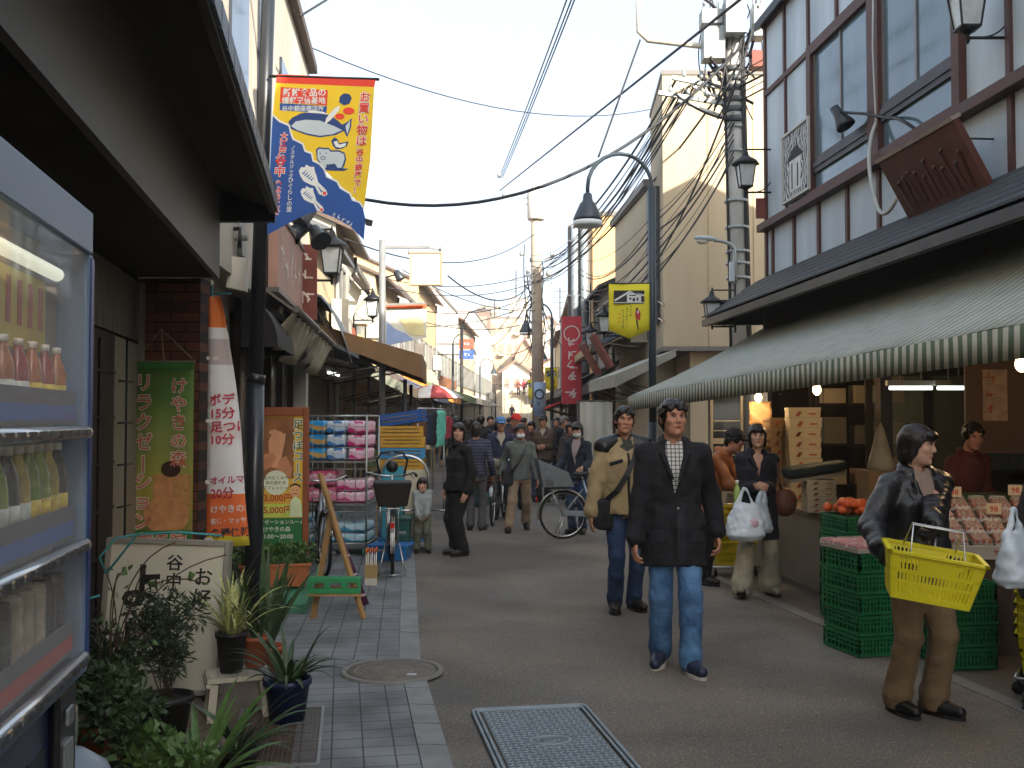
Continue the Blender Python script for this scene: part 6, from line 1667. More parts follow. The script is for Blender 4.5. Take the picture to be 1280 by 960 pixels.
for gg,off,y in((go,0.07,-.0122),(gr,0.022,-.0132)):
 px_text(gg,'大江戸',356,166,9.5,y,True,off,1.0,0.1);px_text(gg,'谷中',352,194,14,y,True,off,1.0,0.08);px_text(gg,'へようこそ！',349,224,9.2,y,True,off,1.0,0.06)
px_text(gw,'ノスタルジック',367,182,6.0,-.0125,True,0.008,1.0,0.07);px_text(gw,'ひぐらしの里',364,222,7.4,-.0125,True,0.01,1.0,0.05)
tmp=MB();x,z=bl(431,276);scribble(tmp,0,0,.24,5.5*bY/1280,-.0125,66);tmp.v=[(x+a*math.cos(.5)+c_*math.sin(.5),b_,z-a*math.sin(.5)+c_*math.cos(.5)) for a,b_,c_ in tmp.v];gw.add(tmp.v,tmp.f)
go.build('letter_outline',WHT,t);gr.build('lettering',M('letter_red','cf3a34',0.7),t);gw.build('lettering',WHT,t)
# drawings: tuna, radish, cherries, hen, pig, chrysanthemum leaves
g=MB();NV=M('print_navy','1f3f78',0.7,0.1)
g.use(NV);layer(g,[(361,152),(366,147),(376,142),(388,140),(402,141),(416,146),(428,156),(434,153),(440,148),(439,160),(434,172),(430,164),(420,169),(400,172),(384,169),(370,164),(361,160)],-.0066)
g.use(LBL);layer(g,[(364,158),(370,152),(382,150),(400,151),(418,158),(428,163),(416,168),(400,170),(384,167),(372,163)],-.0076);layer(g,[(432,158),(438,151),(437,160),(434,168)],-.0076)
g.use(WHT);layer(g,[(383,141),(388,138),(404,140),(412,144),(400,142)],-.0076);layer(g,[(406,156),(408,148),(418,136),(425,132),(424,138),(414,150)],-.0086)
g.use(NV);layer(g,[(424,128),(425,121),(430,117),(437,118),(440,123),(437,130),(430,132)],-.0086)
g.use(RED)
for cx,cy,r in((425,146,5),(436,139,6)):
 layer(g,[(cx+r*math.cos(k*.5236)*1.2,cy+r*.75*math.sin(k*.5236)) for k in range(12)],-.0086)
g.use(NV);layer(g,[(395,187),(399,184),(405,185),(411,185),(414,188),(424,188),(431,191),(433,199),(431,206),(428,212),(400,211),(400,205),(396,199)],-.0066);layer(g,[(400,210),(436,211),(430,214),(402,213)],-.0069)
g.use(LBL);layer(g,[(397,188),(400,186),(405,187),(411,187),(413,190),(424,190),(430,193),(431,199),(429,205),(427,210),(422,210),(419,205),(408,206),(408,210),(402,210),(401,204),(397,198)],-.0076)
g.use(NV)
for cx,cy,a_,b_ in((400.5,192,.9,.9),(408,192,.9,.9),(404,198,3.4,2.4)):layer(g,[(cx+a_*math.cos(k*.628),cy+b_*math.sin(k*.628)) for k in range(10)],-.0086)
g.use(LBL);layer(g,[(401.4,197.6),(404,196.4),(406.6,197.6),(406,199.4),(402,199.4)],-.0092)
g.use(NV);layer(g,[(414,176),(418,172),(422,174),(424,179),(430,178),(436,177),(434,183),(428,186),(420,187),(416,182)],-.0066)
g.use(WHT);layer(g,[(417,178),(421,176),(424,181),(433,179),(432,183),(426,185),(420,184)],-.0076)
for ox,oy,s_ in((0,0,1.0),(2,27,0.82)):
 f_=lambda x,y:(374+ox+(x-374)*s_,206+oy+(y-206)*s_)
 g.use(WHT);layer(g,[f_(*p) for p in((374,214),(377,209),(381,210),(383,206),(388,209),(393,209),(394,215),(396,220),(398,228),(408,238),(410,243),(406,246),(399,243),(394,233),(388,231),(380,227),(376,221))],-.0125)
 g.use(BLU)
 for k in range(5):layer(g,[f_(*p) for p in((378+k*2.6,213+k*2.0+4),(385+k*2.2,212+k*2.4),(379+k*2.6,215+k*2.0+4))],-.0135)
 layer(g,[f_(*p) for p in((396,231),(404,240),(402,241))],-.0135)
 g.use(RED);layer(g,[f_(*p) for p in((404,240),(408,240),(408,244),(404,244))],-.0140)
g.build('printed_drawings',None,t)
a_,b_=bl(336,95),bl(474,99)
g=MB();g.tube([(a_[0],0.004,a_[1]),(b_[0],0.004,b_[1])],0.013,8);q=bl(336,276);g.tube([(q[0]-.02,0.0,q[1]),(q[0]+.02,-0.01,q[1])],0.012,6);e_=bl(459,276);
g.build('rod',BLACK,t)
g=MB();g.slab([(e_[0]-.02,-.012,e_[1]+.02),(e_[0]+.05,-.012,e_[1]+.0),(e_[0]+.04,-.012,e_[1]-.05),(e_[0]-.01,-.012,e_[1]-.04)],0.01);g.build('corner_clip',BLACK,t)
# ------------------------------------------------------------------ foot massage sign, planter, green ramp
sY=10.4;xa,xb=XP(331,sY),XP(386,sY);zt,zb=P(350,509,sY).z,0.02
W_=xb-XP(312,sY)
t=thing('standing_sign','tall brown framed foot massage sign with prices and a smiling face','sign',(XP(349,sY),sY,0),R(5))
w=W_/2;h=zt
WOODR=M('frame_wood','8a4a2a',0.5,0.15,5,streak=0.2)
g=MB()
for x0,x1,a0,a1 in((-w,-w+.055,0,h),(w-.055,w,0,h),(-w+.055,w-.055,h-.09,h),(-w+.055,w-.055,0.05,0.12)):g.box(x0,x1,-0.05,0.05,a0,a1)
g.build('frame',WOODR,t,0.006)
fr=w-.055
z_=lambda py:P(350,py,sY).z
g=MB();g.use(M('sign_yellow','d8b23c',0.6,0.15,2));g.box(-fr,fr,-.03,.03,z_(647),h-.09)
g.use(M('sign_green','1f6b38',0.6,0.1));g.box(-fr,fr,-.0302,.03,.12,z_(647));g.build('panel',None,t)
g=MB()
g.use(M('photo_brown','8a5a34',0.6,0.3,5));g.box(-fr+.01,fr-.09,-.0325,-.031,z_(598),h-.10)
g.use(M('photo_foot','d39a72',0.6,0.12,7))
fo=[(-.05,.0),(.02,-.02),(.06,.1),(.09,.28),(.10,.36),(.05,.42),(-.03,.40),(-.07,.30),(-.06,.14)]
g.add([(x-.03,-.034,z_(598)+.12+z*.85) for x,z in fo],[tuple(range(len(fo)))])
for k in range(5):g.disc((-.07+k*.033,-.0345,z_(598)+.48-abs(k-1)*.012),.021-k*.002,10)
g.use(M('photo_hand','c2855c',0.6,0.2,9))
for pts in([(-.2,.05),(-.07,.12),(-.02,.22),(-.05,.26),(-.2,.24)],[(.12,.0),(.06,.05),(-.02,.1),(.02,.2),(.08,.23),(.14,.1)]):g.add([(x,-.0350,z_(598)+z) for x,z in pts],[tuple(range(len(pts)))])
g.use(M('bubble','dfe5c8',0.6,0.05));g.disc((-.02,-.0360,z_(603)),.125,20)
g.use(M('bands','b9cf5a',0.6,0.1));g.box(-fr,fr,-.0322,-.0312,z_(646),z_(630));g.use(M('skin_print','e2ac7a',0.6,0.05));g.disc((fr-.075,-.0365,z_(613)),.065,16,(0,-1,0),.8)
g.use(M('print_hair2','171310',0.6));pts=[(-.055,.02),(-.05,.055),(0,.075),(.05,.055),(.055,.02),(.035,.045),(0,.055),(-.035,.045)];g.add([(fr-.075+x,-.0372,z_(613)+z) for x,z in pts],[tuple(range(8))]);
for sx in(-1,1):g.box(fr-.075+sx*.022-.009,fr-.075+sx*.022+.009,-.0378,-.0370,z_(613)+.002,z_(613)+.008)
g.box(fr-.1,fr-.05,-.0378,-.037,z_(613)-.036,z_(613)-.029)
g.use(M('print_coat','cfdcae',0.6,0.1));g.add([(fr-.13,-.0366,z_(646)),(fr,-.0366,z_(646)),(fr-.02,-.0366,z_(625)),(fr-.075,-.0366,z_(620)),(fr-.12,-.0366,z_(625))],[(0,1,2,3,4)])
g.build('printed_picture',None,t)
g1=MB();g2=MB()
for g,off,y in((g1,.07,-.034),(g2,.012,-.0352)):text(g,'足つぼコース',fr-.05,h-.12,.105,y,True,off,1.02)
g1.build('letter_outline',M('lo_white','dfe8d8',0.6),t);g2.build('lettering',M('lo_green','2d5a44',0.6),t)
g=MB();text(g,'3,000円',.0,z_(622),.09,-.0362,False,.02);text(g,'5,000円',.0,z_(637),.09,-.0362,False,.02);g.build('lettering',M('price_red','b8332c',0.6),t)
g=MB();
for k,s in enumerate(('足のむくみや','体の疲れを','リフレッシュ!')):text(g,s,-.02,z_(597+6.2*k),.042,-.0375,False,.008)
g.build('lettering',M('bubble_text','2f4a3c',0.6),t)
g=MB();
for k,s in enumerate(('リラクゼーションルーム','けやきの森','11:00～20:00')):text(g,s,-.01,z_(652+9*k),[.05,.055,.06][k],-.0332,False,.012)
g.build('lettering',M('white_text','d8dccf',0.6),t)
g=MB()
for sx in(-1,1):g.box(sx*w*.8-.03,sx*w*.8+.03,-.2,.2,0,.04)
g.build('foot',WOODR,t)
# planter box
p=G(357,728,0.12);
t=thing('planter_box','terracotta coloured plastic planter box of low green plants','planter',(XP(345,9.35),9.35,0.13),R(14))
g=MB()
g.hexa([(-.27,-.09,0),(.27,-.09,0),(.27,.09,0),(-.27,.09,0)],[(-.31,-.115,.2),(.31,-.115,.2),(.31,.115,.2),(-.31,.115,.2)])
for a,c_ in(((-.32,-.125),(.32,-.100)),((-.32,.100),(.32,.125)),((-.32,-.099),(-.297,.099)),((.297,-.099),(.32,.099))):g.box(a[0],c_[0],a[1],c_[1],.185,.21)
g.build('box',M('planter_plastic','b0683f',0.55,0.08,3),t,0.004)
g=MB();g.box(-.29,.29,-.098,.098,.195,.203);g.build('soil',SOIL,t)
g=MB();rn=random.Random(5)
for k in range(7):leaf_cloud(g,rn,(-.27+k*.09,0,.28),(.11,.13,.10),150,.055,.55)
g.build('foliage',LEAFB,t)
GRN=M('green_mat','3d7a5a',0.6,0.2,3,0.1)
t=thing('entrance_ramp','green sheet covered ramp under the planter box','ramp',(XP(350,9.2),9.2,0.0),R(6))
g=MB();g.hexa([(-.62,-.55,.0),(.27,-.55,.0),(.27,.5,.0),(-.62,.5,.0)],[(-.62,-.55,.085),(.27,-.55,.085),(.27,.5,.125),(-.62,.5,.125)]);g.build('deck',GRN,t,0.005)
g=MB();g.hexa([(.272,-.62,.0),(.30,-.62,.0),(.30,.5,.0),(.272,.5,.0)],[(.272,-.62,.10),(.30,-.62,.10),(.34,.5,.27),(.31,.5,.27)]);g.build('side_board',GRN,t)
# ------------------------------------------------------------------ wooden easel with green plank and purple roll
eY=8.55
t=thing('wooden_easel','pale wooden easel standing on the tiled sidewalk','easel',(XP(424,eY),eY,0))
WP=M('pale_wood','9a7a4e',0.6,0.25,8,streak=0.15)
def el(px,py,Y=eY):q=P(px,py,Y);return(q.x-t.location.x,Y-eY,max(q.z,0.0))
apex=el(398,592,8.75)
for a,c_ in(((391,794),8.45),((455,791),8.45)):
 g=MB();top=el(414 if a[0]<400 else 400,640 if a[0]<400 else 592,8.7);g.bar(el(a[0],a[1],c_),top,.045,.03);g.build('leg',WP,t,.003)
g=MB();g.bar((0.05,.75,0),(apex[0]+.06,.24,apex[2]-.15),.035,.025);g.build('leg',WP,t,.003)
g=MB();g.bar((-.17,-.07,.26),(.19,-.07,.26),.03,.02);g.build('cross_bar',WP,t)
t=thing('green_plank','green plastic plank with three slots resting across the easel legs','plank',(XP(420,8.42),8.40,0.225))
g=MB()
for a0,a1 in((0,.04),(.085,.125)):g.box(-.215,.215,-.02,.02,a0,a1)
for k in range(4):x=(-.215,-.085,.055,.185)[k];g.box(x,x+.03+(.02 if k in(1,2) else 0),-.0198,.0198,.0402,.0848)
g.build('slotted_board',M('bright_green','2e8a55',0.5,0.12,5),t,.004)
g=MB();g.box(-.215,.215,.021,.07,.118,.13);g.build('back_lip',M('bright_green'),t)
g=MB();g.box(-.215,.23,-.028,.0,-.02,-.003);g.build('chalk_tray',WP,t)
g=MB();a=P(411,640,9.0);b_=P(457,734,8.8);b_.z=max(.05,b_.z-.15)
t=thing('rolled_banner','purple rolled banner leaning diagonally against the easel','rolled banner',(b_.x,b_.y,0.0))
d=a-b_;L=Vector((0,0,b_.z))
g.tube([L,L+d],.034,12);g.build('roll',M('purple_cloth','4a2140',0.6,0.3,14),t)
g=MB()
for f in(.08,.3,.5,.7,.92):g.tube([L+d*f,L+d*(f+.02)],.036,12)
g.build('tie',M('tie_pale','a598a0',0.6),t)
t=thing('brush_box','beige cardboard box holding orange tipped brushes at the kerb','box',(XP(465,10.1),10.1,0.02),R(4))
g=MB();CARD=M('cardboard','9c8558',0.8,0.12,6)
g.box(-.06,.06,-.05,-.045,0,.2);g.box(-.06,.06,.045,.05,0,.2);g.box(-.06,-.055,-.0449,.0449,0,.2);g.box(.055,.06,-.0449,.0449,0,.2);g.box(-.0549,.0549,-.0449,.0449,0,.01);g.build('carton',CARD,t)
g=MB();g.box(-.06,.06,-.052,-.0505,0,.07);g.build('pale_band',M('band_pale','b5b2a8',0.7),t)
for k in range(6):
 x=-.043+(k%6)*.0172;z=.3+.02*(k%2)
 g=MB();g.tube([(x,(-1)**k*.02,.015),(x*1.2,(-1)**k*.02,z)],.006,7);br=tag(g.build('paint_brush',M('brush_white','cfcabd',0.5),None),'white handled brush with orange tip in the beige box','brush','brushes in the beige box')
 br.location=t.location;br.rotation_euler=t.rotation_euler
 g=MB();g.tube([(x*1.2,(-1)**k*.02,z+.001),(x*1.25,(-1)**k*.02,z+.05)],.008,7);g.build('tip',M('brush_orange','d3722c',0.5),br)
 # ------------------------------------------------------------------ wire roll cage full of nappy packs
cY=12.6;cx0,cx1=XP(387,cY),XP(467,cY);czt=P(425,520,cY).z
t=thing('roll_cage','wire roll cage trolley loaded with pink and blue packs','cage trolley',((cx0+cx1)/2,cY,0),R(-5))
STEEL=M('cage_steel','9aa09c',0.4,0.1,metal=0.6)
cw=(cx1-cx0)/2;cd=.34
g=MB()
for sx in(-1,1):
 for y in(-cd,cd):g.tube([(sx*cw,y,.12),(sx*cw,y,czt)],.013,8)
 g.tube([(sx*cw,-cd,czt),(sx*cw,cd,czt)],.012,8);g.tube([(sx*cw,-cd,.16),(sx*cw,cd,.16)],.012,8)
for y in(-cd,cd):g.tube([(-cw,y,czt),(cw,y,czt)],.012,8);g.tube([(-cw,y,.16),(cw,y,.16)],.012,8)
g.build('frame',STEEL,t)
g=MB()
for k in range(1,6):x=-cw+2*cw*k/6;g.tube([(x,-cd-.004,.16),(x,-cd-.004,czt)],.0035,5)
for k in range(1,12):z=.16+(czt-.16)*k/12;g.tube([(-cw,-cd-.008,z),(cw,-cd-.008,z)],.0035,5)
for sx in(-1,1):
 for k in range(1,9):z=.16+(czt-.16)*k/9;g.tube([(sx*cw,-cd,z),(sx*cw,cd,z)],.0035,5)
g.build('mesh',STEEL,t)
shelf_z=[.15,P(425,627,cY).z,P(425,575,cY).z]
for z in shelf_z:
 g=MB();g.box(-cw+.015,cw-.015,-cd+.015,cd-.015,z-.02,z);g.build('shelf',STEEL,t)
for sx in(-1,1):
 for sy in(-1,1):
  g=MB();g.lathe([(.0,-.016),(.055,-.014),(.06,0),(.055,.014),(0,.016)],n=16,T=Matrix.Rotation(R(90),4,'Y'));g.v=[(x+sx*(cw-.04),y+sy*(cd-.06),z+.06) for x,y,z in g.v];g.build('castor',M('castor_teal','2f6a60',0.5),t)
def pack_mesh(w,h,d,mats):
 s=SDF((-w/2-.03,-d/2-.03,-.03),(w/2+.03,d/2+.03,h+.03),.012)
 s.box((0,0,h/2),(w/2-.004,d/2-.004,h/2-.004),.03);s.ripple(.006,22,random.randint(0,99));return s
def packmat(name,c1,c2,c3):
 if name in MATS:return MATS[name]
 m=M(name,c1,0.35,0);n,l,b=nodes_of(m)
 tc=n.new('ShaderNodeTexCoord');nz=n.new('ShaderNodeTexNoise');nz.inputs['Scale'].default_value=9;l.new(tc.outputs['Object'],nz.inputs[0])
 sx=n.new('ShaderNodeSeparateXYZ');l.new(tc.outputs['Object'],sx.inputs[0])
 a=n.new('ShaderNodeMath');a.operation='MULTIPLY_ADD';a.inputs[1].default_value=.18;l.new(nz.outputs['Fac'],a.inputs[0]);l.new(sx.outputs[2],a.inputs[2])
 l.new(ramp(n,l,a.outputs[0],[(0,c1),(.13,c2),(.19,c3),(.225,c1)],'CONSTANT'),b.inputs['Base Color'])
 return m
PM={'bright blue':packmat('pack_bright_blue','1f86c4','c7a05a','2a9ad8'),'pale blue':packmat('pack_pale_blue','3c7cc0','b9cfe4','d5dfe8'),'hot pink':packmat('pack_pink','d03a86','e6b7cc','ecd8e2'),'rose':packmat('pack_rose','d1577f','d98aa4','e3c5d0'),'sky blue':packmat('pack_sky','4aa3cf','bcdbe8','a4cfe2')}
protos={}
def pack(col,w,h,d,lx,ly,lz,label):
 key=(col,round(w,2),round(h,2))
 if key not in protos:o=pack_mesh(w,h,d,None).build('nappy_pack',PM[col],None);protos[key]=o
 else:o=protos[key].copy();COL.objects.link(o)
 mm=mat_of(t);p=mm@Vector((lx,ly,lz));o.location=p;o.rotation_euler=(0,0,t.rotation_euler[2]+random.uniform(-.05,.05))
 tag(o,label,'nappy pack','packs in the roll cage')
top,mid=shelf_z[2],shelf_z[1]
hz=(czt-top-.05)/3
xs=(-cw*.64,cw*.0,cw*.64)
names=('bottom','middle','top')
for r in range(3):
 for cix,col in enumerate(('bright blue','pale blue','hot pink')):
  pack(col,cw*.62,hz-.012,.5,xs[cix],0,top+.004+r*hz,f'{col} pack in the {names[r]} row on the highest cage shelf')
hz=(top-mid-.06)/3
for r in range(2):
 pack('rose',cw*.9,hz*1.35-.012,.5,-cw*.48,0,mid+.004+r*hz*1.35,f'{("lower", "upper")[r]} rose pink pack at the left on the middle cage shelf')
 pack('hot pink',cw*.92,hz-.012,.5,cw*.47,0,mid+.004+r*hz*1.0,f'{("lower", "upper")[r]} hot pink pack at the right on the middle cage shelf')
hz=(mid-.15-.10)/3
for r in range(3):
 pack('sky blue',cw*.9,hz-.012,.5,-cw*.48,0,.154+r*hz,f'sky blue pack, {names[r]} of the left pile on the lowest cage shelf')
 if r<2:pack('sky blue',cw*.92,hz-.012,.5,cw*.47,0,.154+r*hz,f'sky blue pack, {names[r] if r == 0 else "top"} of the right pile on the lowest cage shelf')
 # ------------------------------------------------------------------ bicycles
RUB=M('rubber','17171a',0.8,0.1);SADB=M('saddle_black','1b1a1a',0.5,0.1)
def bicycle(label,loc,rotz,frame_col,basket=None,rear=None,group='bicycles in the street',steer=0.0,stand=True):
 """along local +x is forward; wheels on the ground, axles at r"""
 t=thing('bicycle',label,'bicycle',loc,rotz,group)
 r=.33;wb=.54
 FR=M('frame_'+frame_col,frame_col,0.3,0.05,metal=0.4,coat=0.4)
 for sx in(-1,1):
  S=RZ(steer) if sx>0 else Matrix.Identity(4)
  ring=[S@Vector((math.cos(k*math.pi/20)*r*.955,0,math.sin(k*math.pi/20)*r*.955))+Vector((sx*wb,0,r)) for k in range(40)]
  g=MB();g.tube(ring,.019,8,closed=True);wh=g.build('wheel',RUB,t)
  g=MB();ring2=[(q-Vector((sx*wb,0,r)))*.95+Vector((sx*wb,0,r)) for q in ring];g.tube(ring2,.010,6,closed=True);g.build('rim',CHR,wh)
  g=MB()
  for k in range(18):
   a=k*math.pi/9;g.tube([S@Vector((0,(-1)**k*.025,0))+Vector((sx*wb,0,r)),S@Vector((math.cos(a)*r*.9,0,math.sin(a)*r*.9))+Vector((sx*wb,0,r))],.0012,4)
  g.tube([S@Vector((0,-.05,0))+Vector((sx*wb,0,r)),S@Vector((0,.05,0))+Vector((sx*wb,0,r))],.016,8);g.build('spokes',CHR,wh)
  g=MB()
  arc=[S@Vector((math.cos(a),0,math.sin(a)))*(r+.022)+Vector((sx*wb,0,r)) for a in[R(-10 if sx<0 else 20)+(R(200) if sx<0 else R(150))*k/16+(0 if sx>0 else 0) for k in range(17)]]
  if sx<0:arc=[Vector((-wb-(q.x+wb)*1,q.y,q.z)) for q in arc]
  for off in(-.016,0,.016):g.tube([q+S@Vector((0,off,-abs(off)*.3)) for q in arc],.010,6)
  g.build('mudguard',CHR if frame_col!='1a1a1c' else M('guard_silver','9a9c9c',0.3,0.05,metal=0.7),t)
 A=Vector
 bb=A((-.10,0,.29));seat=A((-.26,0,.80));head_t=A((.36,0,.84));head_b=A((.40,0,.68));rear_=A((-wb,0,r));front=A((wb,0,r))
 g=MB();g.tube([bb,seat],.016,8);g.tube([bb,A((.16,0,.38)),head_b],.018,8);g.tube([head_b,head_t],.02,8)
 for s in(-1,1):
  o=A((0,s*.05,0));g.tube([rear_+o,bb],.010,6);g.tube([rear_+o,seat-A((0,0,.12))],.009,6);g.tube([RZ(steer)@(front+o-A((wb,0,0)))+A((wb,0,0)),head_b],.012,6)
 g.build('frame',FR,t)
 g=MB();S=TR(.35,0,0)@RZ(steer)@TR(-.35,0,0)
 g.tube([S@A((.36,0,.84)),S@A((.34,0,.98))],.012,8);g.tube([S@A(q) for q in((.12,-.29,1.0),(.24,-.26,1.02),(.36,-.12,.98),(.36,.12,.98),(.24,.26,1.02),(.12,.29,1.0))],.011,8);hb=g.build('handlebar',CHR,t)
 for s in(-1,1):
  g=MB();g.tube([S@A((.06,s*.295,.995)),S@A((.19,s*.27,1.01))],.017,8);g.build('grip',RUB,hb)
  g=MB();g.tube([S@A((.30,s*.2,1.0)),S@A((.2,s*.25,.97)),S@A((.14,s*.26,.96))],.006,6);g.build('brake_lever',CHR,hb)
 g=MB();g.ball((-.28,0,.885),(.13,.075,.035));g.ball((-.16,0,.885),(.09,.03,.025));g.build('saddle',SADB,t)
 g=MB();g.tube([A((-.26,0,.80)),A((-.28,0,.87))],.012,8);g.build('seat_post',CHR,t)
 g=MB();g.lathe([(.05,-.006),(.085,-.004),(.085,.004),(.05,.006)],n=20,T=Matrix.Rotation(R(90),4,'X'));g.v=[(x+bb.x,y-.045,z+bb.z) for x,y,z in g.v]
 for s in(-1,1):g.tube([bb+A((0,s*.06,0)),bb+A((s*.12,s*.07,-s*.11))],.009,6);q=bb+A((s*.12,s*.11,-s*.11));g.box(q.x-.04,q.x+.04,q.y-.04,q.y+.04,q.z-.01,q.z+.01)
 g.build('crank',M('crank_grey','6c6e70',0.4,0.1,metal=0.6),t)
 g=MB();g.bar(bb+A((0,-.05,.05)),rear_+A((0,-.05,.03)),.012,.07);g.build('chain_cover',FR,t)
 g=MB();g.box(-wb-.28,-wb+.12,-.07,.07,.71,.72)
 for s in(-1,1):g.tube([A((-wb-.2,s*.06,.71)),rear_+A((0,s*.06,0))],.006,6)
 g.build('rear_rack',CHR,t)
 if stand:
  g=MB()
  for s in(-1,1):g.tube([rear_+A((0,s*.07,0)),A((-wb-.10,s*.14,.012))],.008,6)
  g.tube([A((-wb-.10,-.14,.012)),A((-wb-.10,.14,.012))],.008,6);g.build('stand',CHR,t)
 g=MB();g.box(-wb-r-.05,-wb-r-.03,-.02,.02,.52,.58);g.build('reflector',M('reflector_red','b01f1c',0.2,0.05),t)
 if basket:basket_wire(t,basket,S)
 return t
def basket_wire(t,col,S=Matrix.Identity(4),x0=.42,x1=.74,zb=.70,zt=.97,w=.19):
 g=MB()
 lo=[(x0+.03,-w*.75),(x1-.04,-w*.75),(x1-.04,w*.75),(x0+.03,w*.75)];hi=[(x0,-w),(x1,-w),(x1,w),(x0,w)]
 for i in range(4):
  for f in range(6):
   a=Vector((*lo[i],zb)).lerp(Vector((*lo[(i+1)%4],zb)),f/6);b_=Vector((*hi[i],zt)).lerp(Vector((*hi[(i+1)%4],zt)),f/6);g.tube([S@a,S@b_],.003,4)
 for k in range(6):
  f=k/5;ring=[S@Vector((lo[i][0]+(hi[i][0]-lo[i][0])*f,lo[i][1]+(hi[i][1]-lo[i][1])*f,zb+(zt-zb)*f)) for i in range(4)]
  g.tube(ring,.006 if k==5 else.003,5,closed=True)
 for k in range(5):y=-w*.6+k*w*.3;g.tube([S@Vector((x0+.03,y,zb)),S@Vector((x1-.04,y,zb))],.003,4)
 g.build('front_basket',M('basket_'+col,col,0.4,0.05,metal=0.3),t)
 # silver bicycle half hidden by the cage, and the dark one seen from behind
p=Vector((XP(403,11.2),11.2,0.012));bicycle('silver bicycle parked between the foot massage sign and the roll cage',p,R(-76),'9fa6b0',steer=0.12)
p=Vector((XP(490,11.2),11.25,0.022));tb=bicycle('dark bicycle with a black rear basket parked at the kerb beside the roll cage',p,R(97),'2a2d33',steer=-.1)
g=MB();SDF_=None
g.hexa([(-.78,-.15,.725),(-.48,-.15,.725),(-.48,.15,.725),(-.78,.15,.725)],[(-.82,-.20,.98),(-.44,-.20,.98),(-.44,.20,.98),(-.82,.20,.98)]);g.build('rear_basket',M('woven_black','1d1917',0.6,0.3,40,0.4),tb,.02)
g=MB();g.ball((.40,0,1.08),(.06,.07,.07));g.tube([(.36,-.14,1.0),(.3,-.17,1.16),(.26,-.12,1.24),(.22,-.02,1.25)],.012,8);g.tube([(.36,.14,1.0),(.3,.17,1.16),(.26,.12,1.24),(.22,.02,1.25)],.012,8);g.build('headlamp',BLACK,tb)
# ------------------------------------------------------------------ green crates, fruit, yellow baskets
CGREEN=M('crate_green','17663a',0.5,0.15,4)
def lattice_wall(g,a,b_,z0,z1,nv,hs,th=.012):
 """openwork wall between two ground points: rails at relative heights hs, nv uprights"""
 a,b_=Vector(a),Vector(b_)
 for f0,f1 in hs:g.bar(a+Vector((0,0,z0+(z1-z0)*(f0+f1)/2)),b_+Vector((0,0,z0+(z1-z0)*(f0+f1)/2)),th,(z1-z0)*(f1-f0))
 for k in range(nv+1):
  p=a.lerp(b_,k/nv);g.bar(p+Vector((0,0,z0)),p+Vector((0,0,z1)),th*.95,th*1.1,(1,0,0))
def crate_proto(w,d,h):
 t=thing('plastic_crate','','crate')
 g=MB();c_=[(-w/2,-d/2,0),(w/2,-d/2,0),(w/2,d/2,0),(-w/2,d/2,0)]
 for i in range(4):lattice_wall(g,c_[i],c_[(i+1)%4],.004,h-.003,12 if i%2==0 else 9,((0,.16),(.40,.48),(.64,.72),(.84,1.0)))
 g.build('sides',CGREEN,t)
 g=MB();g.box(-w/2+.007,w/2-.007,-d/2+.007,d/2-.007,.012,.02);g.build('floor',CGREEN,t)
 g=MB();g.box(-w/2+.012,w/2-.012,-d/2+.012,d/2-.012,.021,h*.8);g.build('contents',M('crate_fill_dark','20422c',.9,.3,30),t)  # darker green block filling most of the crate
 return t
cf=G(1088,822);CP1=Vector((XP(1074,7.35),7.35,0.0))
CW,CD=.32,.44
h6=(P(1080,690,7.2).z)/5
cp=crate_proto(CW,CD,h6);used=False
def crates(x,y,n,rz,where,grp,h=h6,z=0.0):
 global used
 for k in range(n):
  lab=f'green crate, {ordinal(n - 1 - k)} of the stack {where}'
  loc=(x+random.uniform(-.006,.006),y+random.uniform(-.006,.006),z+k*h+.002)
  if not used:cp.location=loc;cp.rotation_euler=(0,0,rz);cp['label']=lab;cp['group']=grp;used=True
  else:dup(cp,loc,rz+R(random.uniform(-1.5,1.5)),lab,grp)
crates(CP1.x,CP1.y,5,R(14),'under the packed red fruit','green crates in the front stack')
P2=Vector((XP(1062,8.5),8.5,0));crates(P2.x,P2.y,6,R(10),'nearest the long counter, under oranges','green crates in the orange stack')
P3=Vector((XP(1190,7.0),7.0,0));crates(P3.x,P3.y,4,R(8),'under the slanted fruit counter','green crates under the counter')
P4=Vector((XP(1108,8.6),8.7,0));crates(P4.x,P4.y,5,R(10),'between the red fruit and the counter','green crates in the second row')
def fruits(name,label,cat,grp,x0,y0,z0,w,d,n,r,mat,rz,layers=2):
 s=random.Random(int(x0*100+n));proto=None
 k=0
 for ly in range(layers):
  for i in range(n):
   a=(s.uniform(-w/2,w/2))*(1-.25*ly);b_=s.uniform(-d/2,d/2)*(1-.25*ly)
   p=Vector((x0,y0,z0+r+ly*r*1.3+s.uniform(0,.01)))+RZ(rz)@Vector((a,b_,0))
   if proto is None:
    g=MB();g.ball((0,0,0),(r,r,r*.88),12,8);proto=o=g.build(name,mat,None)
   else:o=proto.copy();COL.objects.link(o)
   o.location=p;o.rotation_euler=(s.uniform(0,1),s.uniform(0,1),s.uniform(0,6));q=s.uniform(.85,1.12);o.scale=(q,q,q)
   tag(o,label,cat,grp)
ORG=M('orange_peel','cf5a26',.45,.2,12,.15,90);APR=M('apple_red','9a2c20',.3,.35,8)
fruits('orange','orange heaped on the green crates near the counter','orange','oranges on the crates',P2.x,P2.y,6*h6,CW*.9,CD*.9,26,.038,ORG,R(10))
fruits('orange','orange in the second row heap behind the red fruit','orange','oranges in the second row',P4.x,P4.y,5*h6,CW*.9,CD*.9,20,.038,ORG,R(10))
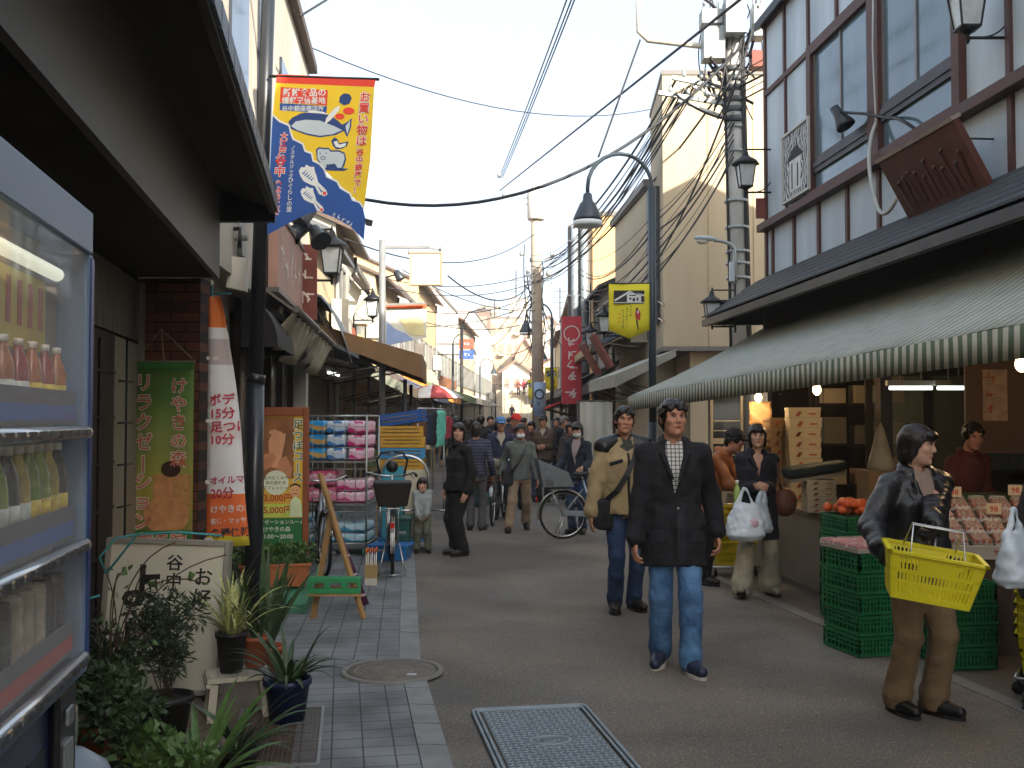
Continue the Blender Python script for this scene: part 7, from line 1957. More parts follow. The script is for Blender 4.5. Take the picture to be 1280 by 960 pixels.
# packs of strawberries: clear trays with red fruit
def punnets(x,y,z,rz,nx,ny,label,grp,mat,film):
 proto=None
 for i in range(nx):
  for j in range(ny):
   lab=label
   p=Vector((x,y,z))+RZ(rz)@Vector(((i-(nx-1)/2)*.125,(j-(ny-1)/2)*.17,0))
   if proto is None:
    t=proto=thing('fruit_pack',lab,'fruit pack',p,rz,grp)
    g=MB();g.hexa([(-.05,-.07,0),(.05,-.07,0),(.05,.07,0),(-.05,.07,0)],[(-.058,-.078,.03),(.058,-.078,.03),(.058,.078,.03),(-.058,.078,.03)]);g.build('tray',M('tray_clear','c3b9ac',.2,.05),t)
    g=MB();s=random.Random(3)
    for a in range(3):
     for b_ in range(4):g.ball(((a-1)*.036,(b_-1.5)*.036,.04),(.019,.02,.018),8,6)
    g.build('fruit',mat,t)
    g=MB();g.hexa([(-.056,-.076,.0305),(.056,-.076,.0305),(.056,.076,.0305),(-.056,.076,.0305)],[(-.05,-.068,.062),(.05,-.068,.062),(.05,.068,.062),(-.05,.068,.062)]);g.build('film',M('clear_film','ffffff',.08,0,alpha=.22,spec=.8),t)
   else:dup(proto,p,rz+R(random.uniform(-5,5)),lab,grp)
punnets(CP1.x,CP1.y,5*h6+.004,R(14),3,3,'clear pack of red fruit on the front green crates','fruit packs on the front crates',APR,None)
# fruit counter at the right with price cards
cnt=thing('fruit_counter','slanted fruit counter with white front edge below the notice panel','counter',(XP(1262,7.3),7.3,0.0),R(-10))
zc=P(1230,690,7.0).z
g=MB();g.box(-.62,.6,-.15,.9,0,zc-.06);g.build('base',M('counter_wood','4d3c2c',.7,.2,3),cnt)
g=MB();g.box(-.64,.62,-.2,-.16,zc-.07,zc+.02);g.build('front_edge',M('edge_white','b1a99b',.6,.1),cnt)
g=MB()
for k in range(3):scribble(g,-.45+k*.33,zc-.025,.12,.05,-.2025,63+k)
g.build('lettering',M('notice_red'),cnt)
g=MB();g.hexa([(-.62,-.155,zc-.058),(.6,-.155,zc-.058),(.6,.9,zc-.058),(-.62,.9,zc-.058)],[(-.62,-.155,zc-.03),(.6,-.155,zc-.03),(.6,.9,zc+.32),(-.62,.9,zc+.32)]);g.build('slope',M('slope_green','2c3a26',.8,.2,10),cnt)
mm=mat_of(cnt)
proto=None
for r_ in range(4):
 for i in range(8):
  y=-.06+r_*.2;p=mm@Vector((-.53+i*.15,y,zc-.024+(y+.155)*.332))
  lab='glossy wrapped fruit pack on the slanted counter behind the yellow basket'
  if proto is None:
   t=proto=thing('wrapped_fruit',lab,'fruit pack',p,R(-10),'wrapped packs on the slanted counter')
   g=MB()
   for a in range(3):
    for b_ in range(3):g.ball(((a-1)*.042,(b_-1)*.05,.035+.017*b_),(.024,.025,.023),8,6)
   g.build('fruit',M('fruit_amber','80391c',.3,.4,14),t)
   g=MB();g.hexa([(-.066,-.078,.004),(.066,-.078,.004),(.066,.078,.054),(-.066,.078,.054)],[(-.055,-.065,.055),(.055,-.065,.055),(.055,.065,.11),(-.055,.065,.11)]);g.build('film',M('clear_film'),t)
  else:dup(proto,p,R(-10+random.uniform(-6,6)),lab)
for k,(x,y,z) in enumerate(((-.25,.55,.5),(.2,.6,.52),(-.05,.25,.38))):
 t=thing('price_card',['red numbered price card on the left of the fruit counter','red numbered price card at the back right of the fruit counter','red numbered price card low in the middle of the fruit counter'][k],'price card',mm@Vector((x,y,zc-.05+(y+.155)*.332)),R(-10),'price cards on the fruit counter')
 g=MB();g.box(-.05,.05,-.004,.004,.12,.20);g.build('card',M('card_cream','c8b89a',.6,.1),t)
 g=MB();text(g,'98',0,.16,.06,-.006,False,.012);g.build('lettering',M('price_red'),t)
 g=MB();g.tube([(0,.006,0),(0,.006,.18)],.004,5);g.build('stick',WP,t)
YEL_B=M('basket_yellow','d2c51c',0.45,0.1,4)
def basket_proto(hd=True,w=.46,d=.31,h=.24):
 t=thing('shopping_basket','','basket')
 g=MB();lo=[(-w*.41,-d*.40),(w*.41,-d*.40),(w*.41,d*.40),(-w*.41,d*.40)];hi=[(-w/2,-d/2),(w/2,-d/2),(w/2,d/2),(-w/2,d/2)]
 def pt(i,f,z):i%=4;a=Vector((*lo[i],0)).lerp(Vector((*hi[i],0)),z/h);j=(i+1)%4;b_=Vector((*lo[j],0)).lerp(Vector((*hi[j],0)),z/h);p=a.lerp(b_,f);p.z=z;return p
 def patch(i,f0,f1,z0,z1):
  c=sum((pt(i,.5,h/2) for _ in range(1)),Vector());n_=(pt(i,1,0)-pt(i,0,0)).cross(Vector((0,0,1))).normalized()
  q=[pt(i,f0,z0),pt(i,f1,z0),pt(i,f1,z1),pt(i,f0,z1)]
  g.add([p+n_*.0 for p in q]+[p-n_*.005 for p in q],[(0,1,2,3),(7,6,5,4),(0,4,5,1),(1,5,6,2),(2,6,7,3),(3,7,4,0)])
 for i in range(4):
  patch(i,0,1,0,h*.14);patch(i,0,1,h*.36,h*.42);patch(i,0,1,h*.58,h*.66);patch(i,0,1,h*.90,h)
  nn=20 if i%2==0 else 13
  patch(i,0,.07,h*.14,h*.9);patch(i,.93,1,h*.14,h*.9)
  for z0,z1 in((.14,.36),(.42,.58)):
   for k in range(nn):f=.07+.86*k/nn;patch(i,f,f+.86/nn*.45,h*z0,h*z1)
  for a_,b_ in((.07,.12),(.30,.36),(.36,.64),(.64,.70),(.88,.93)):patch(i,a_,b_,h*.66,h*.9)
  for k in range(4):
   for o_ in(.12,.70):f=o_+.18*(k+.3)/4;patch(i,f,f+.018,h*.66,h*.9)
 g.hexa([(*lo[k],0) for k in range(4)],[(lo[k][0]*1.005,lo[k][1]*1.005,.006) for k in range(4)])
 for i in range(4):
  a,b_=Vector((*hi[i],h)),Vector((*hi[(i+1)%4],h));e=(b_-a).normalized()*.012;g.bar(a-e,b_+e,.024,.014)
 g.build('tub',YEL_B,t)
 return t
def handles(t,up=True,w=.46,d=.31,h=.24):
 for s in(-1,1):
  g=MB();y0=s*d*.5
  pts=[(-.13,y0,h-.01),(-.12,s*.02,h+.13),(.12,s*.02,h+.13),(.13,y0,h-.01)] if up else[(-.13,y0,h+.012),(-.12,y0*.1+s*.012,h+.014),(.12,y0*.1+s*.012,h+.014),(.13,y0,h+.012)]
  g.tube(pts,.0045,7);g.build('handle',M('handle_steel','c4c7c6',.3,.05,metal=.7),t)
bproto=basket_proto();handles(bproto,False)
first=[True]
def baskets(x,y,z,n,rz,where,grp,step=.062):
 for k in range(n):
  lab=f'yellow shopping basket, {ordinal(n - 1 - k)} of the stack {where}'
  loc=(x,y,z+k*step)
  if first[0]:bproto.location=loc;bproto.rotation_euler=(0,0,rz);bproto['label']=lab;bproto['group']=grp;first[0]=False
  else:dup(bproto,loc,rz,lab,grp)
def dolly(x,y,rz,label):
 t=thing('basket_dolly',label,'trolley',(x,y,0),rz,'trolleys under the basket stacks')
 g=MB()
 for s in(-1,1):g.tube([(-.25,s*.16,.1),(.25,s*.16,.1)],.011,7);g.tube([(s*.25,-.16,.1),(s*.25,.16,.1)],.011,7)
 g.build('frame',CHR,t)
 for sx in(-1,1):
  for sy in(-1,1):
   g=MB();g.lathe([(0,-.012),(.036,-.01),(.036,.01),(0,.012)],n=14,T=Matrix.Rotation(R(90),4,'Y'));g.v=[(x_+sx*.22,y_+sy*.15,z_+.04) for x_,y_,z_ in g.v];g.tube([(sx*.22,sy*.15,.04),(sx*.22,sy*.15,.1)],.008,6);g.build('castor',RUB,t)
bx,by=XP(912,10.9),10.9;dolly(bx,by,R(8),'wheeled base of the basket stack near the drinks fridge');baskets(bx,by,.115,7,R(8),'near the drinks fridge','baskets stacked at the shop front')
bx,by=XP(1304,6.3),6.3;dolly(bx,by,R(60),'wheeled base of the basket stack beside the fruit counter');baskets(bx,by,.115,6,R(60),'beside the fruit counter','baskets stacked at the right edge')
bx,by=XP(1128,7.3),7.45;dolly(bx,by,R(60),'wheeled base of the basket stack behind the leather jacket woman');baskets(bx,by,.115,6,R(60),'behind the brown trousered woman','baskets stacked behind the woman')
t=thing('paper_cone','grey cone of folded paper standing in the greengrocer','paper',(XP(1103,8.9),8.95,.9+.002))
g=MB();g.lathe([(.12,0),(.10,.1),(.03,.36),(0.0,.42)],n=9);g.build('cone',M('cone_paper','9a9580',.7,.15),t)
t.location.z=1.2
g=MB();g.box(-.16,.16,-.16,.16,-1.2,-.002);g.build('stand_box',M('stand_wood','7d6547',.8,.15),t)
# ------------------------------------------------------------------ people
SKIN=M('skin','b5836a',.62,.12,22,.15,160,spec=.25,sss=.05);SKIN2=M('skin_pale','bf9580',.62,.1,22,.15,160,spec=.25,sss=.05)
HAIRM=M('hair_black','17110f',.36,.25,30)
n,l,b=nodes_of(HAIRM);tc=n.new('ShaderNodeTexCoord');mp=n.new('ShaderNodeMapping');mp.inputs['Scale'].default_value=(1,1,.12);l.new(tc.outputs['Object'],mp.inputs[0]);nz=n.new('ShaderNodeTexNoise');nz.inputs['Scale'].default_value=170;nz.inputs['Detail'].default_value=3;l.new(mp.outputs[0],nz.inputs[0]);bump_from(n,l,b,nz.outputs['Fac'],.4,.01);HAIRG=M('hair_grey','6d6a66',.5,.2,30)
def V(*a):return np.array(a,np.float64)
def unit(v):return v/(np.linalg.norm(v)+1e-9)
def ik(a,b,l1,l2,hint):
 d=b-a;L=np.linalg.norm(d);L2=min(L,(l1+l2)*.998)
 b=a+d*(L2/(L+1e-9));u=unit(d)
 x=(l1*l1-l2*l2+L2*L2)/(2*L2);h=math.sqrt(max(l1*l1-x*x,0))
 n=hint-u*(hint@u);n=unit(n)
 return a+u*x+n*h,b
def hand(s,w,d,nrm,thumb_side,S,curl):
 """w wrist, d direction of the hand, nrm palm normal; four fingers and a thumb"""
 d=unit(d);nrm=unit(nrm-d*(nrm@d));sd_=np.cross(d,nrm)*thumb_side
 for j in range(4):
  o=(j-1.5)*.019*S
  a=w-sd_*o*.7+d*.01*S;k=w-sd_*o+d*(.085-abs(j-1.2)*.004)*S
  s.cone(a,k,.0135*S,.0115*S,.012*S)
  L=(.040,.045,.042,.033)[j]*S;p=k;ang=curl*.55
  for q,(f,r) in enumerate(((1,.0092),(.62,.0084),(.5,.0076))):
   dd=d*math.cos(ang)+nrm*math.sin(ang);e=p+dd*L*f
   s.cone(p,e,r*S,(r-.0008)*S,.004*S);p=e;ang+=curl*.8
 b=w+d*.022*S+sd_*.026*S;m=b+(d*.75+sd_*.55+nrm*.45*(.4+curl))*.036*S;e=m+(d*.9+sd_*.1+nrm*.5*curl)*.032*S
 s.cone(w+d*.01*S,b,.014*S,.0125*S,.01*S);s.cone(b,m,.0125*S,.0105*S,.008*S);s.cone(m,e,.0105*S,.008*S,.004*S)
def rotm(yaw,pitch,roll):return np.array(Euler((pitch,roll,yaw),'XYZ').to_matrix())
def person(label,loc,yaw,H=1.7,q=.009,lean=0.0,legs=None,arms=None,head=(0,0,0),build=1.0,top=None,bottom=None,shoes='1c1a19',hair='short',skin=SKIN,cap=None,mask=False,extra=None,group=None,hairm=None,name='person',sexw=1.0,handcurl=(.6,.6),palm=None,face=True,shirt=None):
 """stands at loc facing -y turned by yaw. legs: ((x,y,z)L,(..)R) ankle places / H ; arms: wrist places / H relative to the ground"""
 t=thing(name,label,'person',loc,yaw,group)
 B=build;hipz=.515*H
 legs=legs or((.055,0,.05),(-.055,0,.05))
 tl_=math.tan(lean)
 sp=lambda z:-(z-hipz)*tl_ if z>hipz else 0.0
 hipw=.048*H*(1.05 if sexw<1 else 1.0);shw=.098*H*sexw*(1+(B-1)*.5);shz=.793*H
 hips=[V(hipw,0,hipz),V(-hipw,0,hipz)]
 sh=[V(shw,sp(shz),shz),V(-shw,sp(shz),shz)]
 ank=[V(*l[:3])*H for l in legs]
 kn=[]
 for i in(0,1):
  k,a=ik(hips[i],ank[i],.245*H,.235*H,V(.05*(1 if i==0 else-1),-1,0));kn.append(k);ank[i]=a
 arms=arms or((.17,-.02,.47),(-.17,-.02,.47))
 el_,wr=[],[]
 for i in(0,1):
  e,w=ik(sh[i],V(*arms[i][:3])*H,.172*H,.148*H,V(*(arms[i][3] if len(arms[i])>3 else(.25*(1 if i==0 else-1),1,-.25))));el_.append(e);wr.append(w)
  # --- body: one continuous skin
 lo=np.min([*ank,*wr,*el_,*sh],0)-.16;hi=np.max([*ank,*wr,*el_,*sh],0)+.16;lo[2]=-.02;hi[2]=H*1.04
 s=SDF(lo,hi,q)
 s.loft([(hipz-.06*H,.085*H*B,.06*H*B,0,0),(hipz+.05*H,.078*H*B,.055*H*B,0,sp(hipz+.05*H)),(.64*H,.070*H*B,.045*H*B,0,sp(.64*H)),(.74*H,.078*H*B,.048*H*B,0,sp(.74*H)),(.785*H,.070*H,.040*H,0,sp(.78*H)),(.82*H,.042*H,.034*H,0,sp(.83*H))],.02)
 for i in(0,1):
  s.cone(hips[i],kn[i],.046*H*B,.033*H,.03);s.cone(kn[i],ank[i],.032*H,.020*H,.02)
  s.cone(ank[i],ank[i]+V(0,-.03*H,-.015*H),.016*H,.013*H,.01)
  s.cone(sh[i]*V(.9,1,1)-V(0,0,.01),el_[i],.023*H,.019*H,.02);s.cone(el_[i],wr[i],.019*H,.0155*H,.015)
  dirn=unit(wr[i]-el_[i]);pn=V(*palm[i]) if palm else V(-1 if i==0 else 1,0,0)
  hand(s,wr[i],dirn,pn,1 if i==0 else-1,H/1.72,handcurl[i])
  # head frame
 Rm=rotm(*head);hs=H/1.72 if H>1.3 else H/1.72*1.45
 nb=V(0,sp(.83*H),.83*H);hc=V(0,sp(.93*H)-.012*H,.925*H if H>1.3 else.90*H)
 if lean>.4:hc=hc+V(0,-.02,-.03)
 Wp=lambda p:hc+Rm@(V(*p)*hs)
 cone=lambda a,b,ra,rb,k=.01,cut=False:s.cone(Wp(a),Wp(b),ra*hs,rb*hs,k*hs,cut)
 ell=lambda c,r,k=.01,cut=False:s.ell(Wp(c),[x*hs for x in r],k*hs,Rm,cut)
 s.cone(nb+V(0,.012*H,-.02*H),Wp((0,.022,-.06)),.036*H*(.9 if sexw<1 else 1),.050*hs*(.9 if sexw<1 else 1),.02)
 ell((0,.012,.03),(.074,.092,.086),.01);ell((0,-.02,-.015),(.063,.068,.098),.02);ell((0,-.03,-.068),(.046,.052,.046),.025)
 if face:
  ell((.030,-.082,.012),(.020,.014,.011),.012,True);ell((-.030,-.082,.012),(.020,.014,.011),.012,True)
  cone((0,-.082,.02),(0,-.098,-.018),.008,.0125,.010);ell((.012,-.087,-.022),(.009,.009,.007),.006);ell((-.012,-.087,-.022),(.009,.009,.007),.006)
  ell((.037,-.062,-.015),(.024,.02,.02),.015);ell((-.037,-.062,-.015),(.024,.02,.02),.015)
  cone((-.030,-.080,.034),(.030,-.080,.034),.010,.010,.014)
  ell((0,-.080,-.050),(.024,.012,.010),.010);ell((0,-.076,-.090),(.02,.016,.016),.015)
  for sx in(-1,1):ell((sx*.076,.012,-.004),(.009,.02,.031),.006)
 s.build('body',skin,t)
 if face and q<.012:
  EW=M('eye_white','cfc8c0',.3,.02);EB=M('eye_dark','120d0b',.2,0)
  for sx in(-1,1):
   g=MB();g.use(EW);T_=Matrix(Rm.tolist()).to_4x4()
   g.ball(Wp((sx*.030,-.0745,.011)),tuple(x*hs for x in(.0155,.009,.0058)),10,7,T_);g.use(EB);g.ball(Wp((sx*.029,-.0795,.0115)),tuple(x*hs for x in(.0066,.005,.0058)),10,7,T_);g.build('eye',None,t)
   g=MB();g.tube([Wp((sx*.016,-.090,.031)),Wp((sx*.032,-.088,.036)),Wp((sx*.048,-.076,.031))],[.003*hs,.0042*hs,.002*hs],6);g.build('eyebrow',HAIRM,t)
   g=MB();g.tube([Wp((sx*.014,-.082,.0145)),Wp((sx*.030,-.0845,.0185)),Wp((sx*.046,-.074,.0135))],[.0016*hs,.0024*hs,.0012*hs],5);g.build('eyelid',M('lid_line','3a241c',.6,.05),t)
  g=MB();T_=Matrix(Rm.tolist()).to_4x4();g.tube([Wp((-.024,-.086,-.051)),Wp((0,-.0925,-.0495)),Wp((.024,-.086,-.051))],[.0015*hs,.0042*hs,.0015*hs],7);g.tube([Wp((-.018,-.086,-.0565)),Wp((0,-.0915,-.058)),Wp((.018,-.086,-.0565))],[.0015*hs,.0048*hs,.0015*hs],7);g.build('lips',M('lip','94564a',.45,.05),t)
  # --- hair / cap
 HM=hairm or HAIRM
 if hair:
  qh=max(q*.9,.007);R_=.17*hs;dn={'short':.13,'bob':.20,'long':.30}[hair]*hs
  h=SDF(hc-V(R_,R_,dn+.03),hc+V(R_,R_,.17*hs),qh)
  he=lambda c,r,k=.01,cut=False:h.ell(Wp(c),[x*hs for x in r],k*hs,Rm,cut)
  he((0,.014,.036),(.088,.106,.096));he((0,.03,-.01),(.084,.085,.09),.02)
  if hair!='short':
   L=.080 if hair=='bob' else.19
   for sx in(-1,1):h.cone(Wp((sx*.064,.004,.03)),Wp((sx*.068,.016,-L)),.028*hs,.018*hs,.02*hs)
   h.cone(Wp((0,.045,.0)),Wp((0,.050,-L)),.070*hs,.055*hs,.03*hs)
   h.box(Wp((0,-.102,-.07)),tuple(x*hs for x in(.070,.085,.110)),.03*hs,.01,Rm,True)
   if hair=='bob':he((0,-.075,.067),(.066,.03,.034),.012)
   else:
    for sx in(-1,1):he((sx*.050,-.066,.062),(.030,.03,.040),.012)
  else:
   h.box(Wp((0,-.125,-.04)),tuple(x*hs for x in(.064,.085,.108)),.035*hs,.012,Rm,True)
   h.box(Wp((0,-.03,-.095)),tuple(x*hs for x in(.12,.085,.075)),.03*hs,.012,Rm,True)
   for k in range(8):a=(k-3.5)*.017;he((a,-.070+abs(a)*.3-.006*(k%2),.083-.012*((k*5)%3)),(.014,.024,.020),.006)
  h.ripple((.0075 if hair=='short' else.0035)*hs,75 if hair=='short' else 60,int(H*1000)%50);
  rr=random.Random(int(H*1000)+len(label))
  if q<.012:
   for k in range(46 if hair=='short' else 30):
    if hair=='short':
     an=rr.uniform(0,6.283);e=rr.uniform(.15,1.35);d_=V(math.cos(an)*math.cos(e)*.084,.014+math.sin(an)*math.cos(e)*.102,.036+math.sin(e)*.093)
     if d_[1]<-.03 and d_[2]<.075:continue
     h.cone(Wp(d_*.97),Wp(d_*1.0+V(rr.uniform(-.02,.02),rr.uniform(-.03,.0),rr.uniform(-.022,.004))),.012*hs,.004*hs,.004*hs)
    else:
     an=rr.uniform(-.35,3.5);d_=V(math.cos(an)*.074,.03+math.sin(an)*.068,-L+.03)
     h.cone(Wp(d_),Wp(d_*V(1.02,1.02,1)-V(0,0,rr.uniform(.035,.075))),.013*hs,.003*hs,.006*hs)
  h.build('hair',HM,t)
 if cap:
  qh=max(q*.9,.007);R_=.24*hs;h=SDF(hc-V(R_,R_,.02),hc+V(R_,R_,.18*hs),qh)
  h.ell(Wp((0,.012,.045)),[x*hs for x in(.094,.11,.092)],.01,Rm);h.box(Wp((0,0,-.065)),tuple(x*hs for x in(.2,.3,.09)),0,.005,Rm,True);h.ell(Wp((0,-.125,.036)),[x*hs for x in(.07,.07,.012)],.012,Rm);h.build('cap',cap,t)
 if mask:
  h=SDF(hc-V(.16,.16,.16)*hs,hc+V(.16,.16,.1)*hs,max(q*.8,.007));h.ell(Wp((0,-.045,-.052)),[x*hs for x in(.068,.062,.052)],.01,Rm);h.box(Wp((0,.06,-.05)),tuple(x*hs for x in(.12,.085,.1)),0,.0,Rm,True);h.build('face_mask',M('mask_white','c9cfd2',.7,.04),t)
  g=MB()
  for sx in(-1,1):g.tube([Wp((sx*.06,-.05,-.035)),Wp((sx*.079,0,.0))],.0022,4)
  g.build('mask_strap',M('mask_white'),t)
  # --- trousers
 bt=dict(mat=M('trousers_dark','26272b',.85,.15,8,.3,120),th=.052,kn=.040,cuff=.036,waist=.60,skirt=None);bt.update(bottom or{})
 qg=max(q,.009)
 lo2=np.min([*ank,*kn,*hips],0)-.2;hi2=np.max([*ank,*kn,*hips],0)+.2;lo2[2]=-.02;hi2[2]=bt['waist']*H+.06
 s=SDF(lo2,hi2,qg)
 s.loft([(hipz-.05*H,.093*H*B,.068*H*B,0,.006),(hipz+.02*H,.092*H*B,.066*H*B,0,sp(hipz+.02*H)),(bt['waist']*H,.080*H*B,.058*H*B,0,sp(bt['waist']*H))],.02)
 for i in(0,1):
  s.cone(hips[i]+V(0,0,-.02),kn[i],bt['th']*H*B,bt['kn']*H,.035);low=ank[i]+(kn[i]-ank[i])*.04;low=ank[i]-(kn[i]-ank[i])*.03;gz_=ank[i][2]-.05*H;low[2]=max(low[2],gz_+.026*H);s.cone(kn[i],low,bt['kn']*H,bt['cuff']*H,.02)
  c_=low+(kn[i]-low)*.12;s.cone(c_,c_+V(.0,-.01,.01),bt['cuff']*H*1.06,bt['cuff']*H*1.02,.02)
  s.box(V(low[0],low[1],gz_+.009*H-.05*H),(.12,.2,.05*H),0,.006,None,True)
 s.ripple(.0055,30,int(H*997)%90)
 s.build('trousers',bt['mat'],t)
 # --- shoes
 for i in(0,1):
  d=unit(V((legs[i][3] if len(legs[i])>3 else(.22 if i==0 else-.22)),-1,0));pit=legs[i][4] if len(legs[i])>4 else 0.0
  a=ank[i];gz=a[2]-.05*H;L=.145*H
  pv=V(d[0]*math.cos(pit),d[1]*math.cos(pit),math.sin(pit));up=np.cross(pv,np.cross(V(0,0,1),pv));up=unit(up) if np.linalg.norm(up)>0 else V(0,0,1)
  if up[2]<0:up=-up
  base=a-V(0,0,.05*H)
  heel=base-pv*.033*H+up*.030*H;toe=base+pv*.092*H+up*.026*H
  s=SDF(np.minimum(heel,toe)-.09,np.maximum(heel,np.maximum(toe,a))+.09,min(qg,.010))
  s.cone(heel,base+pv*.035*H+up*.031*H,.023*H,.027*H,.02);s.cone(base+pv*.035*H+up*.030*H,toe,.027*H,.021*H,.02);s.cone(base+up*.04*H,a+V(0,0,.005*H),.027*H,.026*H,.02)
  s.box((heel+toe)/2-up*(.020*H+.05),(.2,.3,.05),0,.0,np.stack([unit(np.cross(pv,up)),pv,up],1),True)
  sm_=M('shoe_'+shoes,shoes,.45,.1);so_=s.build('shoe',sm_,t)
  g=MB();xv=unit(np.cross(pv,up));pts=[]
  for k in range(14):
   an=2*math.pi*k/14;u=math.cos(an);v=math.sin(an);pts.append((heel+toe)/2-up*.0165*H+pv*u*.084*H+xv*v*.027*H*(1.12 if u>0 else.92))
  g.hexa if False else None
  n_=len(pts);g.add([p for p in pts]+[p-up*.0112*H for p in pts],[tuple(range(n_)),tuple(range(2*n_-1,n_-1,-1))]+[(k,n_+k,n_+(k+1)%n_,(k+1)%n_) for k in range(n_)]);g.build('sole',M('sole_'+('white' if shoes in('232d42',) else 'dark'),'b9b7ad' if shoes in('232d42',) else '191817',.6,.1),so_)
  # --- upper garment
 tp=dict(mat=M('jacket_dark','1d1e22',.85,.15,8,.3,120),hem=.47,flare=1.0,thick=1.0,sleeve=(.037,.033,.028),cuff=.96,collar=True,open=0.0,rip=.006,name='jacket',hood=False);tp.update(top or{})
 def torso(s,th,hem,flare,cut=0):
  k=th;z=hem*H
  rows=[(z,.100*H*B*k*flare,.080*H*B*k*flare,0,sp(z))]
  if hem<.5:rows.append((.53*H,.098*H*B*k*(1+flare)/2,.078*H*B*k*(1+flare)/2,0,sp(.53*H)))
  rows+=[(.62*H,.090*H*B*k,.071*H*B*k,0,sp(.62*H)),(.73*H,.100*H*B*k*(.96 if sexw<1 else 1),.075*H*B*k,0,sp(.73*H)-(.006*H if sexw<1 else 0)),(.785*H,.098*H*k*sexw,.060*H*k,0,sp(.79*H)+.004),(.815*H,.072*H*k,.048*H*k,0,sp(.815*H)+.008),(.838*H,.046*H,.042*H,0,sp(.84*H)+.010)]
  s.loft(rows,.02)
 lo3=np.min([*el_,*wr,*sh,V(-.18,-.2,hipz)*1.0],0)-.16;hi3=np.max([*el_,*wr,*sh,V(.18,.2,hipz)],0)+.16;lo3[2]=min(tp['hem']*H-.05,lo3[2]);hi3[2]=.93*H
 lo3[1]=min(lo3[1],-.3+sp(shz));hi3[1]=max(hi3[1],.28)
 s=SDF(lo3,hi3,qg);torso(s,tp['thick'],tp['hem'],tp['flare'])
 a_,b_,c_=tp['sleeve']
 for i in(0,1):
  w=el_[i]+(wr[i]-el_[i])*tp['cuff'];shp=sh[i]+V(.004*(1 if i==0 else-1),0,.0)
  s.cone(shp,el_[i],a_*H,b_*H,.022);s.cone(V(.03*H*(1 if i==0 else-1),sp(.82*H)+.008,.818*H),shp+V(0,0,.004),.030*H,a_*.86*H,.03);s.cone(el_[i],w,b_*H,c_*H,.025);s.cone(w-unit(wr[i]-el_[i])*.03,w,c_*H*1.02,c_*H*1.06,.01)
 if tp['collar']:
  cz=.842*H;cy=sp(.84*H)+.008
  for k in range(14):
   an=2*math.pi*k/14;an2=2*math.pi*(k+1)/14
   f=lambda a:V(math.cos(a)*.044*H,cy+math.sin(a)*.040*H,cz+.012*H*math.sin(a))
   if tp['open'] and-math.sin(an)>.80:continue
   s.cone(f(an),f(an2),.014*H,.014*H,.012)
 if tp['hood']:s.cone(V(-.05*H,sp(.83*H)+.06*H,.80*H),V(.05*H,sp(.83*H)+.06*H,.80*H),.035*H,.035*H,.03)
 s.ripple(tp['rip'],24,int(H*991)%90);
 if tp['open']:
  dz=tp['open'];w0=tp.get('vw',.030);zl=(.855-dz)*H
  s.loft([(zl,.002,.05*H,0,sp(zl)-.09*H),(zl+dz*.5*H,w0*.62*H,.05*H,0,sp(zl+dz*.5*H)-.085*H),(.80*H,w0*H,.05*H,0,sp(.8*H)-.070*H),(.88*H,w0*1.25*H,.05*H,0,sp(.88*H)-.055*H)],.004,True,2.0)
  if tp.get('lapel',1):
   for sx in(-1,1):s.cone(V(sx*w0*.35*H,sp(zl)-.088*H*tp['thick'],zl+dz*.3*H),V(sx*(w0+.012)*H,sp(.80*H)-.060*H,.80*H),.012,.017,.014)
 s.box(V(0,0,tp['hem']*H-.06),(.5,.6,.06-.003),0,0,None,True) if not tp.get('noflat') and abs(wr[0][2])>tp['hem']*H+.05 and abs(wr[1][2])>tp['hem']*H+.05 else None
 jk=s.build(tp['name'],tp['mat'],t)
 if shirt is not None:
  s=SDF(V(-.14*H,-.14*H+sp(.7*H),.56*H),V(.14*H,.14*H,.90*H),qg);k=min(tp['thick'],1.06)*.96
  rows=[(.57*H,.078*H*B*k,.055*H*B*k,0,sp(.57*H)),(.62*H,.078*H*B*k,.062*H*B*k,0,sp(.62*H)),(.73*H,.088*H*B*k,.071*H*B*k,0,sp(.73*H)),(.785*H,.080*H*k*sexw,.057*H*k,0,sp(.79*H)),(.815*H,.056*H*k,.046*H*k,0,sp(.826*H)),(.846*H,.040*H,.039*H,0,sp(.84*H)+.004)]
  s.loft(rows,.02);s.box(V(0,sp(.86*H)-.05*H,.868*H),(.012*H,.05*H,.035*H),.003,.008,None,True);s.ripple(.003,30,7);s.build('shirt',shirt,t)
 t['_sh']=0;del t['_sh']
 info=dict(jk=jk,t=t,wr=wr,el=el_,sh=sh,ank=ank,kn=kn,hc=hc,Rm=Rm,H=H,sp=sp,hipz=hipz,Wp=Wp,hs=hs)
 if extra:extra(info)
 return info
def wrinkle(m,s=6.0,d=.022):
 n,l,b=nodes_of(m);tc=n.new('ShaderNodeTexCoord');nz=n.new('ShaderNodeTexNoise');nz.inputs['Scale'].default_value=s;nz.inputs['Detail'].default_value=3;nz.inputs['Distortion'].default_value=1.2;l.new(tc.outputs['Object'],nz.inputs[0])
 a=n.new('ShaderNodeMath');a.operation='SUBTRACT';a.inputs[1].default_value=.5;l.new(nz.outputs['Fac'],a.inputs[0]);c=n.new('ShaderNodeMath');c.operation='ABSOLUTE';l.new(a.outputs[0],c.inputs[0])
 old=b.inputs['Normal'].links[0].from_socket if b.inputs['Normal'].links else None
 bp=n.new('ShaderNodeBump');bp.inputs['Strength'].default_value=.9;bp.inputs['Distance'].default_value=d;l.new(c.outputs[0],bp.inputs['Height'])
 if old:l.new(old,bp.inputs['Normal'])
 l.new(bp.outputs[0],b.inputs['Normal']);return m
def cloth(name,c='808080',**k):
 if name in MATS:return MATS[name]
 return wrinkle(M(name,c,k.pop('rough',.85),k.pop('var',.14),k.pop('scale',8),k.pop('bump',.35),k.pop('bscale',140),**k))
